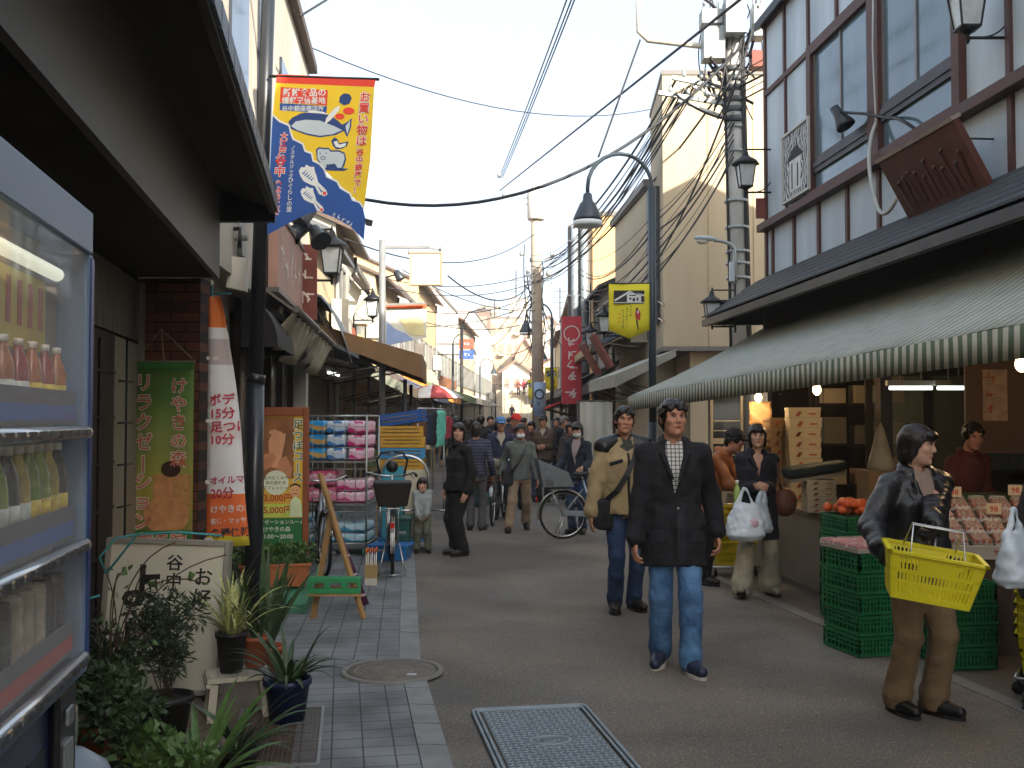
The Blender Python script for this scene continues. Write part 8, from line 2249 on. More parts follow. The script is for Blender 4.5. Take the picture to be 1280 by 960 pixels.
def denim(name,a,b_):
 if name in MATS:return MATS[name]
 m=M(name,a,.85,0);n,l,b=nodes_of(m);tc=n.new('ShaderNodeTexCoord');nz=n.new('ShaderNodeTexNoise');nz.inputs['Scale'].default_value=5;nz.inputs['Detail'].default_value=8;l.new(tc.outputs['Object'],nz.inputs[0])
 l.new(ramp(n,l,nz.outputs['Fac'],[(.3,a),(.7,b_)]),b.inputs['Base Color']);n2=n.new('ShaderNodeTexNoise');n2.inputs['Scale'].default_value=160;l.new(tc.outputs['Object'],n2.inputs[0]);bump_from(n,l,b,n2.outputs['Fac'],.4,.006);return wrinkle(m,7,.02)
def plaid(name,base,line):
 if name in MATS:return MATS[name]
 m=M(name,base,.85,0);n,l,b=nodes_of(m);outs=[]
 for ax,mu in((0,38),(2,38)):
  v=fract(n,l,axis_val(n,l,ax,mu));outs.append(ramp(n,l,v,[(0,line),(.22,'ffffff')],'CONSTANT'))
 mx=n.new('ShaderNodeMix');mx.data_type='RGBA';mx.blend_type='MULTIPLY';mx.inputs[0].default_value=1;l.new(outs[0],mx.inputs[6]);l.new(outs[1],mx.inputs[7])
 m2=n.new('ShaderNodeMix');m2.data_type='RGBA';m2.blend_type='MULTIPLY';m2.inputs[0].default_value=1;m2.inputs[7].default_value=(*lin(hx(base)),1);l.new(mx.outputs[2],m2.inputs[6]);l.new(m2.outputs[2],b.inputs['Base Color']);return m
def gp(px,py,dz=0.0):q=G(px,py);return Vector((q.x,q.y,dz))
JEAN=denim('jeans_blue','24436b','5c86b0');JEAND=denim('jeans_dark','1b2a45','314a6e')
NEAR,MID,FAR=.0065,.008,.013
def zof(py,Y):return P(640,py,Y).z
def strap(info,pts,w=.035,th=.006,mat=None,name='bag_strap'):
 g=MB();p=[Vector(x) for x in pts]
 for a,b_ in zip(p[:-1],p[1:]):g.bar(a,b_,w,th,(0,-1,.2))
 return g.build(name,mat or BLACK,info['t'])
def poly_bag(label,P0,w,h,mat,cat='bag',name='plastic_bag',seed=3,rz=0.0,grp=None,prints=None,fullness=.5):
 """soft carrier bag hanging from P0 (world place of the hand)"""
 t=thing(name,label,cat,P0,rz,grp)
 s=SDF((-w*.8,-w*.6,-h*1.1),(w*.8,w*.6,.03),.010)
 s.loft([(-h,w*.40,w*.20*(1+fullness),0,0),(-h*.9,w*.5,w*.27*(1+fullness),0,0),(-h*.6,w*.47,w*.27,0,0),(-h*.38,w*.33,w*.16,0,0),(-h*.3,w*.24,w*.08,0,0)],.03)
 for sx in(-1,1):s.cone((sx*w*.2,0,-h*.34),(sx*.012,0,-.01),.022,.012,.02)
 s.ripple(.009,34,seed);s.build('bag',mat,t)
 if prints:
  g=MB();g.ball((w*.16,-w*.285,-h*.66),(w*.13,.012,h*.09),10,7);g.build('printed_patch',prints,t)
 return t
POLY=M('bag_poly','c3ced6',.35,.12,8,sss=0.0);PINKP=M('bag_pink','c9aab4',.5,.25,30)
from mathutils.bvhtree import BVHTree
def on_cloth(i,name,mat,strips,w=.012,th=.004):
 """seams, zips and pocket flaps sewn on the front of a garment: polylines of (x, z) as shares of the body height"""
 me=i['jk'].data;bv=BVHTree.FromPolygons([v.co for v in me.vertices],[tuple(p.vertices) for p in me.polygons]);H=i['H']
 for s in strips:
  g=MB();ww=s[1] if isinstance(s[1],float) else w;pts=s[0] if isinstance(s[1],float) else s
  fine=[]
  for a,b_ in zip(pts[:-1],pts[1:]):
   for k in range(8):fine.append((a[0]+(b_[0]-a[0])*k/8,a[1]+(b_[1]-a[1])*k/8))
  fine.append(pts[-1]);vs=[]
  for k,(x,z) in enumerate(fine):
   q=fine[min(k+1,len(fine)-1)];o=fine[max(k-1,0)];d=Vector((q[0]-o[0],0,q[1]-o[1])).normalized();n_=Vector((d.z,0,-d.x))
   for sg in(-1,1):
    c=Vector((x*H,-1,z*H))+n_*sg*ww/2;hit=bv.ray_cast(c,Vector((0,1,0)),2)[0]
    vs.append(hit-Vector((0,th,0)) if hit is not None else Vector((c.x,-.1,c.z)))
  n2=len(vs);vs2=[v+Vector((0,th*1.5,0)) for v in vs];K=len(fine)
  fs=[(2*k,2*k+1,2*k+3,2*k+2) for k in range(K-1)];g.add(vs+vs2,fs+[(2*k,2*k+2,n2+2*k+2,n2+2*k) for k in range(K-1)]+[(2*k+1,n2+2*k+1,n2+2*k+3,2*k+3) for k in range(K-1)]+[(0,n2,n2+1,1),(2*K-2,2*K-1,n2+2*K-1,n2+2*K-2)]);g.build(name,mat,i['t'])
  # man in the black coat
p=gp(843,836)
m1=person('tall man in an open black coat, checked shirt and light blue jeans',p,R(-3),1.78,NEAR,legs=((.050,-.07,.05,.35),(-.046,.07,.056,-.30,-.12)),arms=((.165,.03,.50),(-.150,-.07,.45)),head=(R(14),R(-2),0),build=.99,handcurl=(.8,.75),top=dict(mat=cloth('coat_black','17171c'),hem=.385,flare=1.12,thick=1.12,sleeve=(.042,.038,.033),open=.21,vw=.036,name='coat',rip=.009),bottom=dict(mat=JEAN,kn=.043,cuff=.040),shoes='232d42',shirt=plaid('shirt_check','c9c8c2','5d5f62'),palm=((-1,.2,0),(1,.3,0)),hair='short')
SEAM=M('seam_black','0e0e11',.8,.05);SEAMG=M('flap_black','1e1e24',.8,.1)
on_cloth(m1,'placket',SEAMG,[[(.018,.605),(.018,.40)]],.05);on_cloth(m1,'seam',SEAM,[[(-.006,.60),(-.006,.395)]],.006)
on_cloth(m1,'pocket_flap',SEAMG,[[(-.095,.495),(-.045,.50)],[(.055,.50),(.10,.495)],[(-.085,.70),(-.05,.705)]],.07,.006)
for s_ in[o for o in m1['t'].children if o.name.startswith('shoe')]:
 co=np.array([v.co for v in s_.data.vertices]);c_=co.mean(0);g=MB()
 for k in range(4):z_=c_[2]+.016+.008*k;y_=c_[1]-.030+.014*k;g.bar((c_[0]-.020,y_,z_+.012),(c_[0]+.020,y_,z_+.012),.007,.006)
 g.build('laces',M('lace_white','c2c2ba',.7),s_)
g=MB();H=m1['H']
for z in(.60,.545,.70,.47):g.lathe([(0,.004),(.008,.004),(.009,0)],n=10,T=Matrix.Rotation(R(90),4,'X'),c=(.012,m1['sp'](z*H)-.092*H,z*H))
g.build('button',M('button_pale','8d8d88',.4),m1['t'])
# man in the beige jacket
p=gp(781,763)
def bag1(i):
 H=i['H'];strap(i,[(.075,.0,.845*H),(.085,-.10,.80*H),(.045,-.168,.74*H),(-.03,-.186,.66*H),(-.11,-.178,.59*H),(-.19,-.11,.54*H)],.045,.012)
 s=SDF((-.38,-.24,.38*H),(-.02,.16,.58*H),.012);s.box((-.20,-.03,.475*H),(.075,.11,.075*H),.03);s.ripple(.005,25,2);s.build('shoulder_bag',M('bag_black','1a1a1c',.7,.15),i['t'])
m2_=person('smiling man in a beige and black outdoor jacket with a bag strap',p,R(8),1.76,NEAR*1.15,legs=((.05,.02,.05,.3),(-.055,-.02,.05,-.2)),arms=((.18,.04,.50),(-.178,-.05,.455)),head=(R(-6),0,R(3)),build=1.06,top=dict(mat=cloth('jacket_beige','9d8a66',scale=5),hem=.475,flare=1.04,thick=1.15,sleeve=(.046,.042,.037),open=.08,vw=.04,rip=.010,lapel=0),bottom=dict(mat=JEAND),shoes='22201e',shirt=cloth('shirt_dark','3a4038'),extra=bag1,handcurl=(.5,.45))
def yoke(i,mat):
 H=i['H'];s=SDF((-.36,-.25,.60*H),(.36,.25,.87*H),.010)
 for sx in(-1,1):s.cone(V(sx*.100*H,.0,.797*H),V(sx*.040*H,.006,.822*H),.0530*H,.042*H,.01)
 s.build('black_panel',mat,i['t'])
yoke(m2_,cloth('panel_black','1d1d1f'))
on_cloth(m2_,'zip',SEAM,[[(.0,.77),(.0,.49)]],.022);on_cloth(m2_,'pocket_flap',M('flap_beige','8a7856',.85,.1),[[(.035,.60),(.085,.59)],[(-.085,.585),(-.045,.595)],[(.045,.70),(.08,.70)]],.06,.006);on_cloth(m2_,'black_trim',SEAM,[[(.03,.735),(.09,.715)],[(-.09,.715),(-.03,.735)]],.03)
# woman in black on the left, child beside her
p=gp(575,694)
person('woman in black zip top and black trousers standing beside the small child',p,R(-62),1.60,MID,legs=((.055,.0,.05,.1),(-.055,.0,.05,-.1)),arms=((.15,-.02,.49),(-.15,-.04,.50)),head=(R(58),0,R(3)),build=1.27,sexw=.98,top=dict(mat=cloth('top_black','141416'),hem=.49,thick=1.04,flare=1.05,sleeve=(.042,.038,.031)),bottom=dict(mat=cloth('slacks_black','121214'),th=.058,kn=.048,cuff=.046),hair='long',skin=SKIN2)
p=gp(528,691)
person('small child in a grey jacket and patterned trousers standing by the parked bicycle',p,R(4),.92,NEAR,legs=((.080,.0,.05),(-.080,0,.05)),arms=((.05,-.15,.50,(1,.3,-.4)),(-.05,-.15,.49,(-1,.3,-.4))),build=1.15,sexw=.84,handcurl=(.9,.9),top=dict(mat=cloth('child_grey','8d9494'),hem=.44,thick=1.0,sleeve=(.042,.040,.036)),bottom=dict(mat=M('child_camo','5d6152',.85,.5,45),th=.060,kn=.050,cuff=.046),hair='bob',skin=SKIN2)
# masked man walking with a shoulder bag
p=gp(650,664)
def bag2(i):
 H=i['H'];strap(i,[(.075,.0,.835*H),(.08,-.10,.80*H),(.03,-.155,.72*H),(-.05,-.158,.63*H),(-.12,-.14,.57*H),(-.18,-.06,.54*H)],.035,.010)
 s=SDF((-.36,-.22,.40*H),(-.02,.14,.62*H),.014);s.box((-.19,-.05,.50*H),(.085,.07,.075*H),.03);s.build('shoulder_bag',M('bag_black'),i['t'])
person('man in white face mask and grey sweater walking with a black shoulder bag',p,R(6),1.57,MID,lean=.08,legs=((.075,.17,.075,.1,-.5),(-.12,-.10,.052,-.1)),arms=((.15,-.09,.49),(-.17,.04,.52)),head=(R(-4),R(6),0),mask=True,extra=bag2,top=dict(mat=cloth('sweater_greygreen','5c635f'),hem=.48,thick=1.02,name='sweater'),bottom=dict(mat=cloth('chinos_tan','8a7862'),kn=.044,cuff=.042),hair='short')
# man in the brown jacket looking at his hands
p=gp(679,627);
person('man in a brown jacket and dark trousers looking down at something in his hands',p,R(-8),1.72,MID,legs=((.05,.0,.05),(-.05,.0,.05)),arms=((.04,-.17,.64),(-.045,-.16,.63)),head=(R(4),R(22),0),build=1.05,handcurl=(1,1),top=dict(mat=cloth('jacket_brown','4b3a30',rough=.6),hem=.49,thick=1.08,open=.12),bottom=dict(mat=cloth('slacks_darkgrey','232325')),shirt=cloth('shirt_cream','a39a88'))
# woman with mask and her bicycle
p=gp(722,662);p2=Vector((XP(722,14.75),14.75,0))
person('woman with a white face mask in a navy coat beside her bicycle',p2,R(-25),1.60,MID,legs=((.05,.0,.05),(-.05,.0,.05)),arms=((.13,-.20,.60),(-.12,-.20,.585)),head=(R(5),R(18),0),mask=True,sexw=.92,top=dict(mat=cloth('coat_navy','1f2430'),hem=.49,open=.25,vw=.05,name='coat',thick=1.04),bottom=dict(mat=JEAND),shirt=cloth('shirt_pinkgrey','9c8c8c'),hair='bob',skin=SKIN2)
tb2=bicycle('bicycle with white mudguards and a grey rear child basket pushed by the masked woman',(XP(705,14.1)+.52,14.18,0),R(8),'8f9da6',basket='5a6166',steer=.1)
g=MB()
for k in range(9):f=k/8;g.tube([(-.80+.10*f,-.17,.73+.01),(-.84+.1*f,-.19,.95+.1*f)],.006,4)
g.hexa([(-.84,-.17,.725),(-.42,-.17,.725),(-.42,.17,.725),(-.84,.17,.725)],[(-.92,-.20,1.10),(-.50,-.19,.92),(-.50,.19,.92),(-.92,.20,1.10)]);g.build('child_basket',M('basket_grey','70787c',.6,.3,50,.4),tb2)
# man in the blue cap with his loaded bicycle
p=gp(616,655)
person('elderly man in a blue cap and navy jacket pushing a loaded bicycle',Vector((XP(626,16.9),16.9,0)),R(4),1.68,MID,legs=((.05,.02,.05),(-.05,-.02,.05)),arms=((.14,-.16,.58),(-.14,-.16,.58)),head=(R(6),R(4),0),cap=M('cap_blue','4a7aa8',.8,.1),hairm=HAIRG,top=dict(mat=cloth('jacket_navy','2c3046'),hem=.49,open=.15,vw=.05),shirt=cloth('shirt_cream'))
tb3=bicycle('loaded bicycle with khaki bag in its basket, pushed by the blue capped man',(XP(622,16.0)+.02,16.35,0),R(-100),'4a4f55',basket='7d7a70',steer=.1)
tq=thing('khaki_bag','khaki cloth bag lying in the front basket of the loaded bicycle','bag',mat_of(tb3)@Vector((.58,0,.74)),R(-100));s=SDF((-.25,-.28,-.05),(.25,.28,.35),.014);s.ell((0,0,.14),(.15,.2,.15),.02);s.cone((-.1,-.1,.2),(.1,.12,.22),.09,.07,.05);s.ripple(.012,22,3);s.build('cloth',cloth('khaki_cloth','7d7561'),tq)
tq=thing('red_bag','dark red bag hanging at the handlebar of the loaded bicycle','bag',(XP(609,15.8),15.85,.72),R(10));s=SDF((-.2,-.15,-.3),(.2,.15,.3),.014);s.ell((0,0,-.05),(.12,.07,.14),.02);s.cone((-.05,0,.05),(0,0,.22),.012,.01,.02);s.ripple(.008,25,3);s.build('cloth',cloth('red_cloth','6a2a2c'),tq)
tq=thing('teal_bag','crumpled teal plastic bag at the left side of the loaded bicycle','bag',(XP(604,15.9),15.95,.42),R(0));s=SDF((-.25,-.2,-.25),(.25,.2,.3),.014);s.ell((0,0,0),(.15,.1,.17),.02);s.ripple(.02,26,3);s.cone((0,0,.1),(0.02,0,.26),.03,.015,.03);s.build('cloth',M('teal_poly','4a7f86',.4,.3,12),tq)
# woman with carrier bags
p=gp(948,744)
def bag3(i):
 H=i['H'];strap(i,[(.098*H,.03,.83*H),(.112*H,-.075,.76*H),(.115*H,-.085,.66*H),(.14*H,-.02,.60*H)],.03,mat=M('strap_brown','4a2a20',.6,.15))
 s=SDF((.0,-.25,.40*H),(.42,.2,.66*H),.011);s.ell((.155*H,-.01,.545*H),(.075*H*.9,.06,.085*H),.02);s.ripple(.006,25,6);s.build('shoulder_bag',M('bag_brown','5a3324',.5,.2),i['t'])
w3=person('woman in a long dark navy coat and wide beige trousers carrying white plastic bags',p,R(-4),1.60,NEAR*1.2,legs=((.075,.05,.052,.3,0),(-.11,-.10,.06,-.2,.25)),arms=((.028,-.155,.635),(-.045,-.15,.64)),head=(R(-4),0,0),sexw=.92,build=.97,handcurl=(1.3,1.3),palm=((-.6,1,.3),(.6,1,.3)),top=dict(mat=cloth('coat_darknavy','1a1b24'),hem=.33,flare=1.16,thick=1.06,sleeve=(.038,.036,.034),open=.17,vw=.040,name='coat',cuff=.93,noflat=True),bottom=dict(mat=cloth('wide_beige','a39c86'),th=.054,kn=.046,cuff=.060),hair='bob',skin=SKIN2,extra=bag3,shoes='8a8274')
mm=mat_of(w3['t']);hw=mm@Vector(w3['wr'][1]+V(-.03,-.045,-.0))
poly_bag('large bulging white plastic carrier bag held in front by the woman in the navy coat',hw+Vector((-.07,-.05,.0)),.36,.47,POLY,rz=R(-5),prints=PINKP)
poly_bag('narrower white plastic bag hanging behind the large one',hw+Vector((.085,-.03,-.01)),.18,.40,M('bag_poly_blue','a9b8c2',.35,.12,8),seed=8,rz=R(20))
tq=thing('tea_bottle','green drink bottle with a white cap sticking out of the white carrier bag','bottle',hw+Vector((-.135,-.02,-.20)),0);g=MB();g.lathe([(.030,0),(.032,.01),(.032,.15),(.026,.19),(.013,.225),(.013,.24)],n=16);g.build('body',M('bottle_green','8fa85a',.2,.2,30,coat=.3),tq);g=MB();g.lathe([(.016,.236),(.016,.262),(.012,.265)],n=12);g.build('cap',M('cap_white'),tq)
# woman in the leather jacket with the yellow basket
p=gp(1149,893);_w=RZ(-R(14))@(P(1166,668,5.28)-p)/1.62;_r=RZ(-R(14))@(P(1100,684,5.42)-p)/1.62
w4=person('woman in a black leather jacket and brown trousers carrying a yellow shopping basket',p,R(14),1.62,NEAR,legs=((.050,-.01,.05,.5),(-.060,.04,.05,.1)),arms=((_w.x,_w.y,_w.z),(_r.x,_r.y,_r.z)),head=(R(40),R(8),0),sexw=.95,build=1.06,handcurl=(1.3,1.0),palm=((-.5,1,.2),(1,.2,0)),top=dict(mat=wrinkle(M('leather_black','17181b',.38,.2,5,.25,60,spec=.5),9,.010),hem=.535,flare=1.0,thick=1.12,sleeve=(.042,.040,.035),open=.30,vw=.036,rip=.011),bottom=dict(mat=cloth('slacks_brown','705c42'),th=.056,kn=.046,cuff=.046),hair='bob',skin=SKIN2,shirt=cloth('knit_taupe','8c7a6c'),shoes='141314')
on_cloth(w4,'zip',M('zip_metal','77797c',.35,.1,metal=.7),[[(.028,.70),(.012,.59),(.006,.545)],[(-.028,.70),(-.012,.59),(-.006,.545)]],.008);on_cloth(w4,'seam',SEAM,[[(-.07,.78),(-.06,.56)],[(.07,.78),(.06,.56)]],.005)
GLV=cloth('glove_black','161618');H=w4['H']
for i in(0,1):
 s=SDF(w4['wr'][i]-.16,w4['wr'][i]+.16,.0065);d_=unit(w4['wr'][i]-w4['el'][i]);s.cone(w4['wr'][i]-d_*.05,w4['wr'][i],.030,.030,.01);hand(s,w4['wr'][i],d_,V(-.5,1,.2) if i==0 else V(1,.2,0),1 if i==0 else-1,H/1.72*1.18,1.3 if i==0 else 1.0);s.build('glove',GLV,w4['t'])
mm=mat_of(w4['t']);hw=mm@Vector(w4['wr'][0]+V(-.075,-.05,-.02))
c_=P(1157,718,5.20)
yb=dup(bproto,(c_.x,c_.y,c_.z-.12),R(-12),'large yellow shopping basket carried by the woman in the leather jacket','yellow baskets in use')
for ch in list(yb.children):
 if ch.name.startswith('handle'):bpy.data.objects.remove(ch,do_unlink=True)
handles(yb,True);yb.rotation_euler=(R(4),R(9),R(-14));yb.scale=(.98,.98,.98)
# bent customer in orange brown behind the tall man
p=Vector((XP(880,10.2),10.3,0))
person('customer in an orange brown leather coat and dark cap, stooping',p,R(62),1.58,MID,lean=.42,legs=((.05,.05,.05),(-.05,-.02,.05)),arms=((.10,-.33,.60),(-.10,-.33,.56)),head=(R(10),R(15),0),cap=M('cap_black','17171a',.8,.1),top=dict(mat=M('leather_orange','8a4f26',.5,.25,5,.25,50),hem=.42,flare=1.12,thick=1.12,rip=.010,name='coat'),bottom=dict(mat=cloth('slacks_black')))
# person at the right edge with a white bag
p=Vector((XP(1306,5.75),5.75,0))
e5=person('person in a black coat with a white plastic bag beside the fruit counter',p,R(70),1.62,MID,legs=((.05,.03,.05),(-.05,-.03,.05)),arms=((.15,-.03,.53),(-.16,-.06,.52)),head=(R(0),R(5),0),top=dict(mat=cloth('coat_black'),hem=.40,flare=1.05,thick=1.1,name='coat'),bottom=dict(mat=cloth('slacks_black')),hair='bob')
poly_bag('white plastic bag held beside the fruit counter by the person in black',P(1268,640,5.55)+Vector((0,0,.02)),.25,.42,POLY,seed=12,rz=R(30))
# shopkeeper behind the counter
person('shopkeeper in dark red bending over the counter inside the greengrocer',(XP(1208,8.6),8.75,0),R(20),1.62,MID,lean=.2,arms=((.12,-.18,.6),(-.12,-.2,.58)),head=(R(-20),R(15),0),top=dict(mat=cloth('apron_maroon','54241f'),hem=.45),hair='short')
# striped back, red cap and the crowd
person('shopper seen from behind in a dark striped knit top',(XP(596,15.5),15.2,0),R(172),1.60,MID,arms=((.15,-.04,.52),(-.15,-.06,.52)),head=(R(5),0,0),top=dict(mat=Mstripe('knit_stripes',[(0,'22243a'),(.55,'4a4e6a')],2,22),hem=.50,thick=1.06,collar=False,name='sweater'),bottom=dict(mat=cloth('slacks_grey','4a4a4c')),hair='bob')
person('person in a bright red cap behind the masked man',(XP(645,18.6),18.6,0),R(10),1.74,FAR,head=(R(8),R(5),0),cap=M('cap_red','c02a24',.8,.08),top=dict(mat=cloth('jacket_maroon','3a2228'),hem=.49),hair=None)
person('grey haired man in a dark suit and white shirt near the red awning',(XP(705,21.0),21,0),R(40),1.70,FAR,arms=((.15,-.03,.47),(-.13,-.12,.56)),head=(R(10),R(10),0),hairm=HAIRG,top=dict(mat=cloth('suit_dark','1c1e24'),hem=.46,open=.2,vw=.03),shirt=cloth('shirt_white','b9bcbc'))
crowd=[(585,19.0,1.66,'1d1e22','long',170,'woman with long black hair seen from behind near the clothes stall'),(570,21.5,1.7,'24252a','short',185,'man in charcoal walking away near the clothes stall'),(601,22.0,1.72,'17181c','short',178,'man in black walking away, left of the blue cap'),(622,20.0,1.62,'8f8574','bob',160,'woman in a beige coat turned away behind the blue cap'),(652,22.5,1.66,'202024','bob',5,'woman in black coming along behind the red cap'),(664,20.5,1.60,'2a2420','bob',-10,'woman in dark brown behind the man in the brown jacket'),(641,27.0,1.7,'2a2c33','short',10,'man in slate grey far back in the middle of the street'),(628,30.0,1.65,'4a2c2a','bob',180,'woman in a wine red coat far back in the street'),(613,26.0,1.72,'1d2028','short',0,'man in a navy coat far back in the street'),(655,31.0,1.68,'6a6256','short',20,'man in a taupe coat far back before the second pole'),(596,32.0,1.62,'33363c','bob',190,'woman in grey far back near the awnings'),(636,37.0,1.70,'232428','short',175,'small dark figure walking away towards the stairs'),(648,42.0,1.68,'5a3a34','bob',0,'small reddish figure coming from the stairs'),(622,45.0,1.7,'2c2f36','short',10,'small slate grey figure far away before the stairs'),(712,19.0,1.58,'3a302a','bob',30,'woman in dark brown partly hidden behind the masked woman'),(696,24.0,1.68,'2b2c30','short',-20,'man in dark grey at the stalls by the second pole')]
for k,(px,Y,H,c_,hr,yw,lab) in enumerate(crowd):
 person(lab,(XP(px,Y),Y,0),R(yw),H,FAR if Y<26 else.02,legs=((.05,.06*(-1)**k,.055),(-.05,-.06*(-1)**k,.055)),head=(R((k*37)%30-15),R(4),0),top=dict(mat=cloth('crowd_'+c_,c_),hem=.45 if k%2 else.49,thick=1.06),bottom=dict(mat=cloth('crowd_legs_%d'%(k%3),('23242a','3b3a3a','2f3a4c')[k%3])),hair=hr,face=Y<23,sexw=.93 if hr!='short' else 1)
for k,(px,Y,z,c_) in enumerate(((655,103.2,3.96,'b0354a'),(648,103.4,3.96,'7d4a3c'),(668,103.2,3.96,'a83a32'),(640,95,1.2,'333842'))):
 person(('figure in pink standing at the railing above the far stairs','figure in brown standing at the railing above the far stairs','figure in red standing at the railing above the far stairs','dark figure climbing the far stairs')[k],(XP(px,Y),Y,z if k<3 else.165*math.ceil((95-92)/.42)),R(10),1.65,.03,top=dict(mat=cloth('far_'+c_,c_),hem=.46),hair='short',face=False)
 # ------------------------------------------------------------------ clothes and crate stalls on the left
def hang(label,px,py0,py1,w,Y,col,name='hanging_garment',rz=70,pants=False,grp='clothes hanging at the stall'):
 a=P(px,py0,Y);b_=P(px,py1,Y);h=a.z-b_.z
 t=thing(name,label,'garment',a,R(rz),grp)
 s=SDF((-w*.8,-.12,-h-.03),(w*.8,.12,.06),.013)
 s.loft([(-h,w*.52,.05,0,0),(-h*.3,w*.44,.055,0,0),(-h*.08,w*.42,.05,0,0),(0,w*.16,.04,0,0)],.02)
 if not pants:
  for sx in(-1,1):s.cone((sx*w*.36,0,-.07),(sx*w*.55,0,-h*.6),.05,.045,.03)
 s.ripple(.012,24,int(px));s.build('cloth',cloth('garment_'+col,col),t)
 g=MB();g.tube([(0,0,0),(0,0,.06),(.025,0,.085),(.0,0,.105)],.004,5);g.build('hook',CHR,t)
 return t
t=thing('clothes_rail','steel clothes rail at the stall beyond the roll cage','clothes rail',(XP(545,17.0),17.0,0),R(5));ax=XP(518,16.4)-t.location.x;bx_=XP(562,18.2)-t.location.x
zr=P(545,520,17).z+.12
g=MB();g.tube([(ax,-.7,zr),(bx_,1.1,zr)],.014,8)
for q in((ax,-.7),(bx_,1.1)):g.tube([(q[0],q[1],0),(q[0],q[1],zr)],.014,8);g.tube([(q[0]-.25,q[1],.03),(q[0]+.25,q[1],.03)],.014,8)
g.build('frame',CHR,t)
for px,y0,y1,w,Y,c_,lab in((524,516,560,.36,16.4,'5a3a28','brown garment at the near end of the clothes rail'),(533,516,555,.36,16.7,'1d2438','navy garment second on the clothes rail'),(541,514,556,.36,17.0,'1a1a1e','black garment in the middle of the clothes rail'),(550,513,558,.30,17.2,'5fb09c','mint green garment on the clothes rail'),(558,520,548,.34,17.8,'8a2a36','wine red garment near the far end of the clothes rail'),(563,521,545,.34,18.1,'22242c','dark garment at the far end of the clothes rail')):hang(lab,px,y0,y1,w,Y,c_)
def flat_crate(label,loc,rz,w,d,h,mat,grp):
 t=thing('stall_crate',label,'crate',loc,rz,grp);g=MB()
 for a in((-w/2,w/2,-d/2,-d/2+.015),(-w/2,w/2,d/2-.015,d/2),(-w/2,-w/2+.015,-d/2+.0151,d/2-.0151),(w/2-.015,w/2,-d/2+.0151,d/2-.0151)):
  g.box(a[0],a[1],a[2],a[3],.0,h*.3);g.box(a[0]-.002,a[1]+.002,a[2]-.002,a[3]+.002,h*.42,h*.62);g.box(a[0],a[1],a[2],a[3],h*.75,h-.004)
 for sx in(-1,1):
  for sy in(-1,1):g.box(sx*(w/2-.03)-.025,sx*(w/2-.03)+.025,sy*(d/2-.008)-.0085,sy*(d/2-.008)+.0085,.001,h-.005)
 g.box(-w/2+.016,w/2-.016,-d/2+.016,d/2-.016,.005,.015);g.build('sides',mat,t)
 g=MB();g.box(-w/2+.02,w/2-.02,-d/2+.02,d/2-.02,.016,h*.7);g.build('contents',CARD,t);return t
CBL=M('crate_blue','1f4f92',.5,.15,5);CYE=M('crate_mustard','b48a2a',.6,.15,5);CCY=M('crate_cyan','2f7fae',.5,.15,5)
Yc=14.6;z=.62;x=XP(503,Yc)
t=thing('stall_table','low wooden stall table under the stacked crates','table',(x,Yc,0.014),R(4));g=MB();g.box(-.36,.36,-.28,.28,.56,.6);g.build('top',CARD,t)
for sx in(-1,1):
 for sy in(-1,1):g=MB();g.box(sx*.32-.025,sx*.32+.025,sy*.24-.025,sy*.24+.025,0,.56);g.build('leg',CARD,t)
for k,(mt,nm) in enumerate(((CCY,'cyan'),(CCY,'cyan'),(CYE,'mustard'),(CCY,'cyan'),(CYE,'mustard'),(CYE,'mustard'))):
 flat_crate(f'{nm} plastic crate, {ordinal(6 - k)} of the stall pile beyond the roll cage',(x+random.uniform(-.02,.02),Yc,.62+k*.155),R(4+random.uniform(-4,4)),.62,.42,.15,mt,'crates piled at the stall')
k=6;tt=flat_crate('blue plastic crate, topmost of the pile and tilted, at the stall beyond the roll cage',(x+.02,Yc,.62+k*.155+.02),R(-6),.62,.42,.17,CBL,'crates piled at the stall');tt.rotation_euler=(0,R(-8),R(-6))
# cart, teal tub, folded boards by the dark bicycle
t=thing('hand_cart','hand cart with a curved steel handle and pale boards behind the dark bicycle','cart',(XP(505,12.6),12.7,0.014),R(4));g=MB()
g.tube([(-.30,0,.15),(-.30,0,.9)]+bez((-.30,0,.9),(-.28,0,1.16),(0,0,1.18),6)+bez((0,0,1.18),(.28,0,1.16),(.30,0,.9),6)[1:]+[(.30,0,.15)],.016,8);g.tube([(-.30,0,.5),(.30,0,.5)],.012,7);g.build('handle',CHR,t)
g=MB();g.box(-.32,.32,-.1,.55,.12,.16);g.build('deck',M('deck_blue','2a5a8a',.5,.15),t)
for sx in(-1,1):
 for y in(0,.45):g=MB();g.lathe([(0,-.015),(.055,-.013),(.055,.013),(0,.015)],n=14,T=Matrix.Rotation(R(90),4,'Y'));g.v=[(a+sx*.27,b_+y,c_+.056) for a,b_,c_ in g.v];g.build('castor',RUB,t)
for k,(x0,x1,z1,c_,lab) in enumerate(((-.28,-.02,1.05,'3a93a8','teal folded board standing on the hand cart'),(.0,.27,1.0,'b9b49c','pale folded board standing on the hand cart'))):
 g=MB();g.box(x0,x1,.06,.12,.0,z1-.17);o=g.build('folded_board',M('board_'+c_,c_,.6,.15,4),None,.004);o.location=mat_of(t)@Vector((0,0,.162));o.rotation_euler=t.rotation_euler;tag(o,lab,'board','boards on the hand cart')
t=thing('plastic_tub','dark teal plastic tub at the kerb behind the child','tub',(XP(503,12.4),12.5,.016),R(3));g=MB();g.hexa([(-.08,-.2,0),(.08,-.2,0),(.08,.2,0),(-.08,.2,0)],[(-.1,-.24,.42),(.1,-.24,.42),(.1,.24,.42),(-.1,.24,.42)])
g.build('body',M('tub_teal','1f4f4a',.4,.15),t,.01);g=MB();g.box(-.11,.11,-.255,.255,.4205,.45);g.build('lid',M('tub_teal'),t,.006)
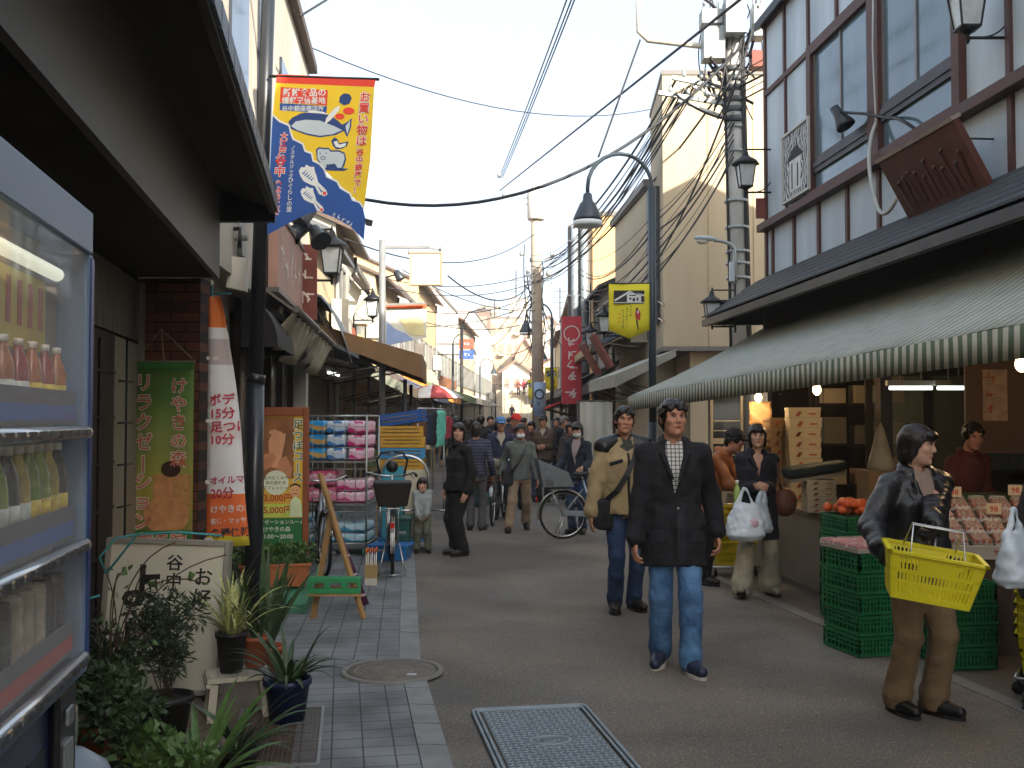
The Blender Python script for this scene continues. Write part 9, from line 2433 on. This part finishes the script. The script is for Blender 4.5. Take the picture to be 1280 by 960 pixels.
t=thing('blue_tub','small bright blue plastic tub on the ground behind the dark bicycle','tub',(XP(487,11.75),11.95,.016),R(-8));g=MB();g.hexa([(-.2,-.14,0),(.2,-.14,0),(.2,.14,0),(-.2,.14,0)],[(-.23,-.17,.16),(.23,-.17,.16),(.23,.17,.16),(-.23,.17,.16)]);g.build('body',M('tub_blue','2f6fae',.4,.1),t,.01);g=MB();g.box(-.24,.24,-.18,.18,.1605,.18);g.build('rim',M('tub_blue'),t)
t=thing('red_umbrella','red and white panelled sun umbrella over the far clothes stall','umbrella',(XP(541,24.0),24.0,0));zt=P(541,481,24).z;g1,g2=MB(),MB()
TTu=Matrix.Rotation(R(12),4,'Y')
for k in range(8):
 a0,a1=k*math.pi/4,(k+1)*math.pi/4;g=(g1,g2)[k%2]
 for j in range(4):
  r0,r1=.75*j/4,.75*(j+1)/4;zf=lambda r:zt-.32*(r/.75)**1.8
  g.add([(r0*math.cos(a0),r0*math.sin(a0),zf(r0)),(r1*math.cos(a0),r1*math.sin(a0),zf(r1)),(r1*math.cos(a1),r1*math.sin(a1),zf(r1)),(r0*math.cos(a1),r0*math.sin(a1),zf(r0))],[(0,1,2,3)],True)
o1=g1.build('red_panel',M('umb_red','a84444',.7,.08),t);o2=g2.build('white_panel',M('umb_white','d0cdc6',.7,.06),t)
for o in(o1,o2):sm_=o.modifiers.new('Solidify','SOLIDIFY');sm_.thickness=.004
g=MB();g.tube([(0,0,0),(0,0,zt+.06)],.02,8);g.build('pole',CHR,t)
# small goods on the far stalls
stall_cols=('a8552f','3c66a8','c9b27c','6d7f5a','b03a4a','d0c8b4')
rn=random.Random(41)
for k in range(14):
 Y=20+k*1.5;side=-1 if k%2==0 else 1
 x=(L3.x(Y) if Y<24 else L4.x(Y))+.75 if side<0 else 2.55
 wh=('left','right')[side>0]+' hand stall table, '+('nearest','second','third','fourth','fifth','sixth','farthest')[k//2]
 t=thing('goods_table',wh+' along the shops','stall table',(x,Y,.014 if side<0 else 0),R(90),'stall tables along the far shops')
 g=MB();g.box(-.6,.6,-.3,.3,.66,.7);g.build('top',CARD,t)
 for sx in(-1,1):
  for sy in(-1,1):g=MB();g.box(sx*.55-.02,sx*.55+.02,sy*.26-.02,sy*.26+.02,0,.66);g.build('leg',CARD,t)
 for j in range(4):
  q_=rn.randint(0,5);c_=stall_cols[q_];g=MB();w_=.1+.04*rn.random();h_=.1+.22*rn.random();g.box(-w_,w_,-.2,.2,0,h_);o=g.build('goods_box',M('goods_'+c_,c_,.6,.25,12),None,.01);o.location=mat_of(t)@Vector((-.42+j*.28,0,.702));o.rotation_euler=(0,0,R(90+rn.uniform(-10,10)));tag(o,('rust','blue','ochre','olive','crimson','cream')[q_]+' box of goods on the '+wh,'box','boxes on the stall tables')
bpy.data.objects.remove(_to,do_unlink=True)
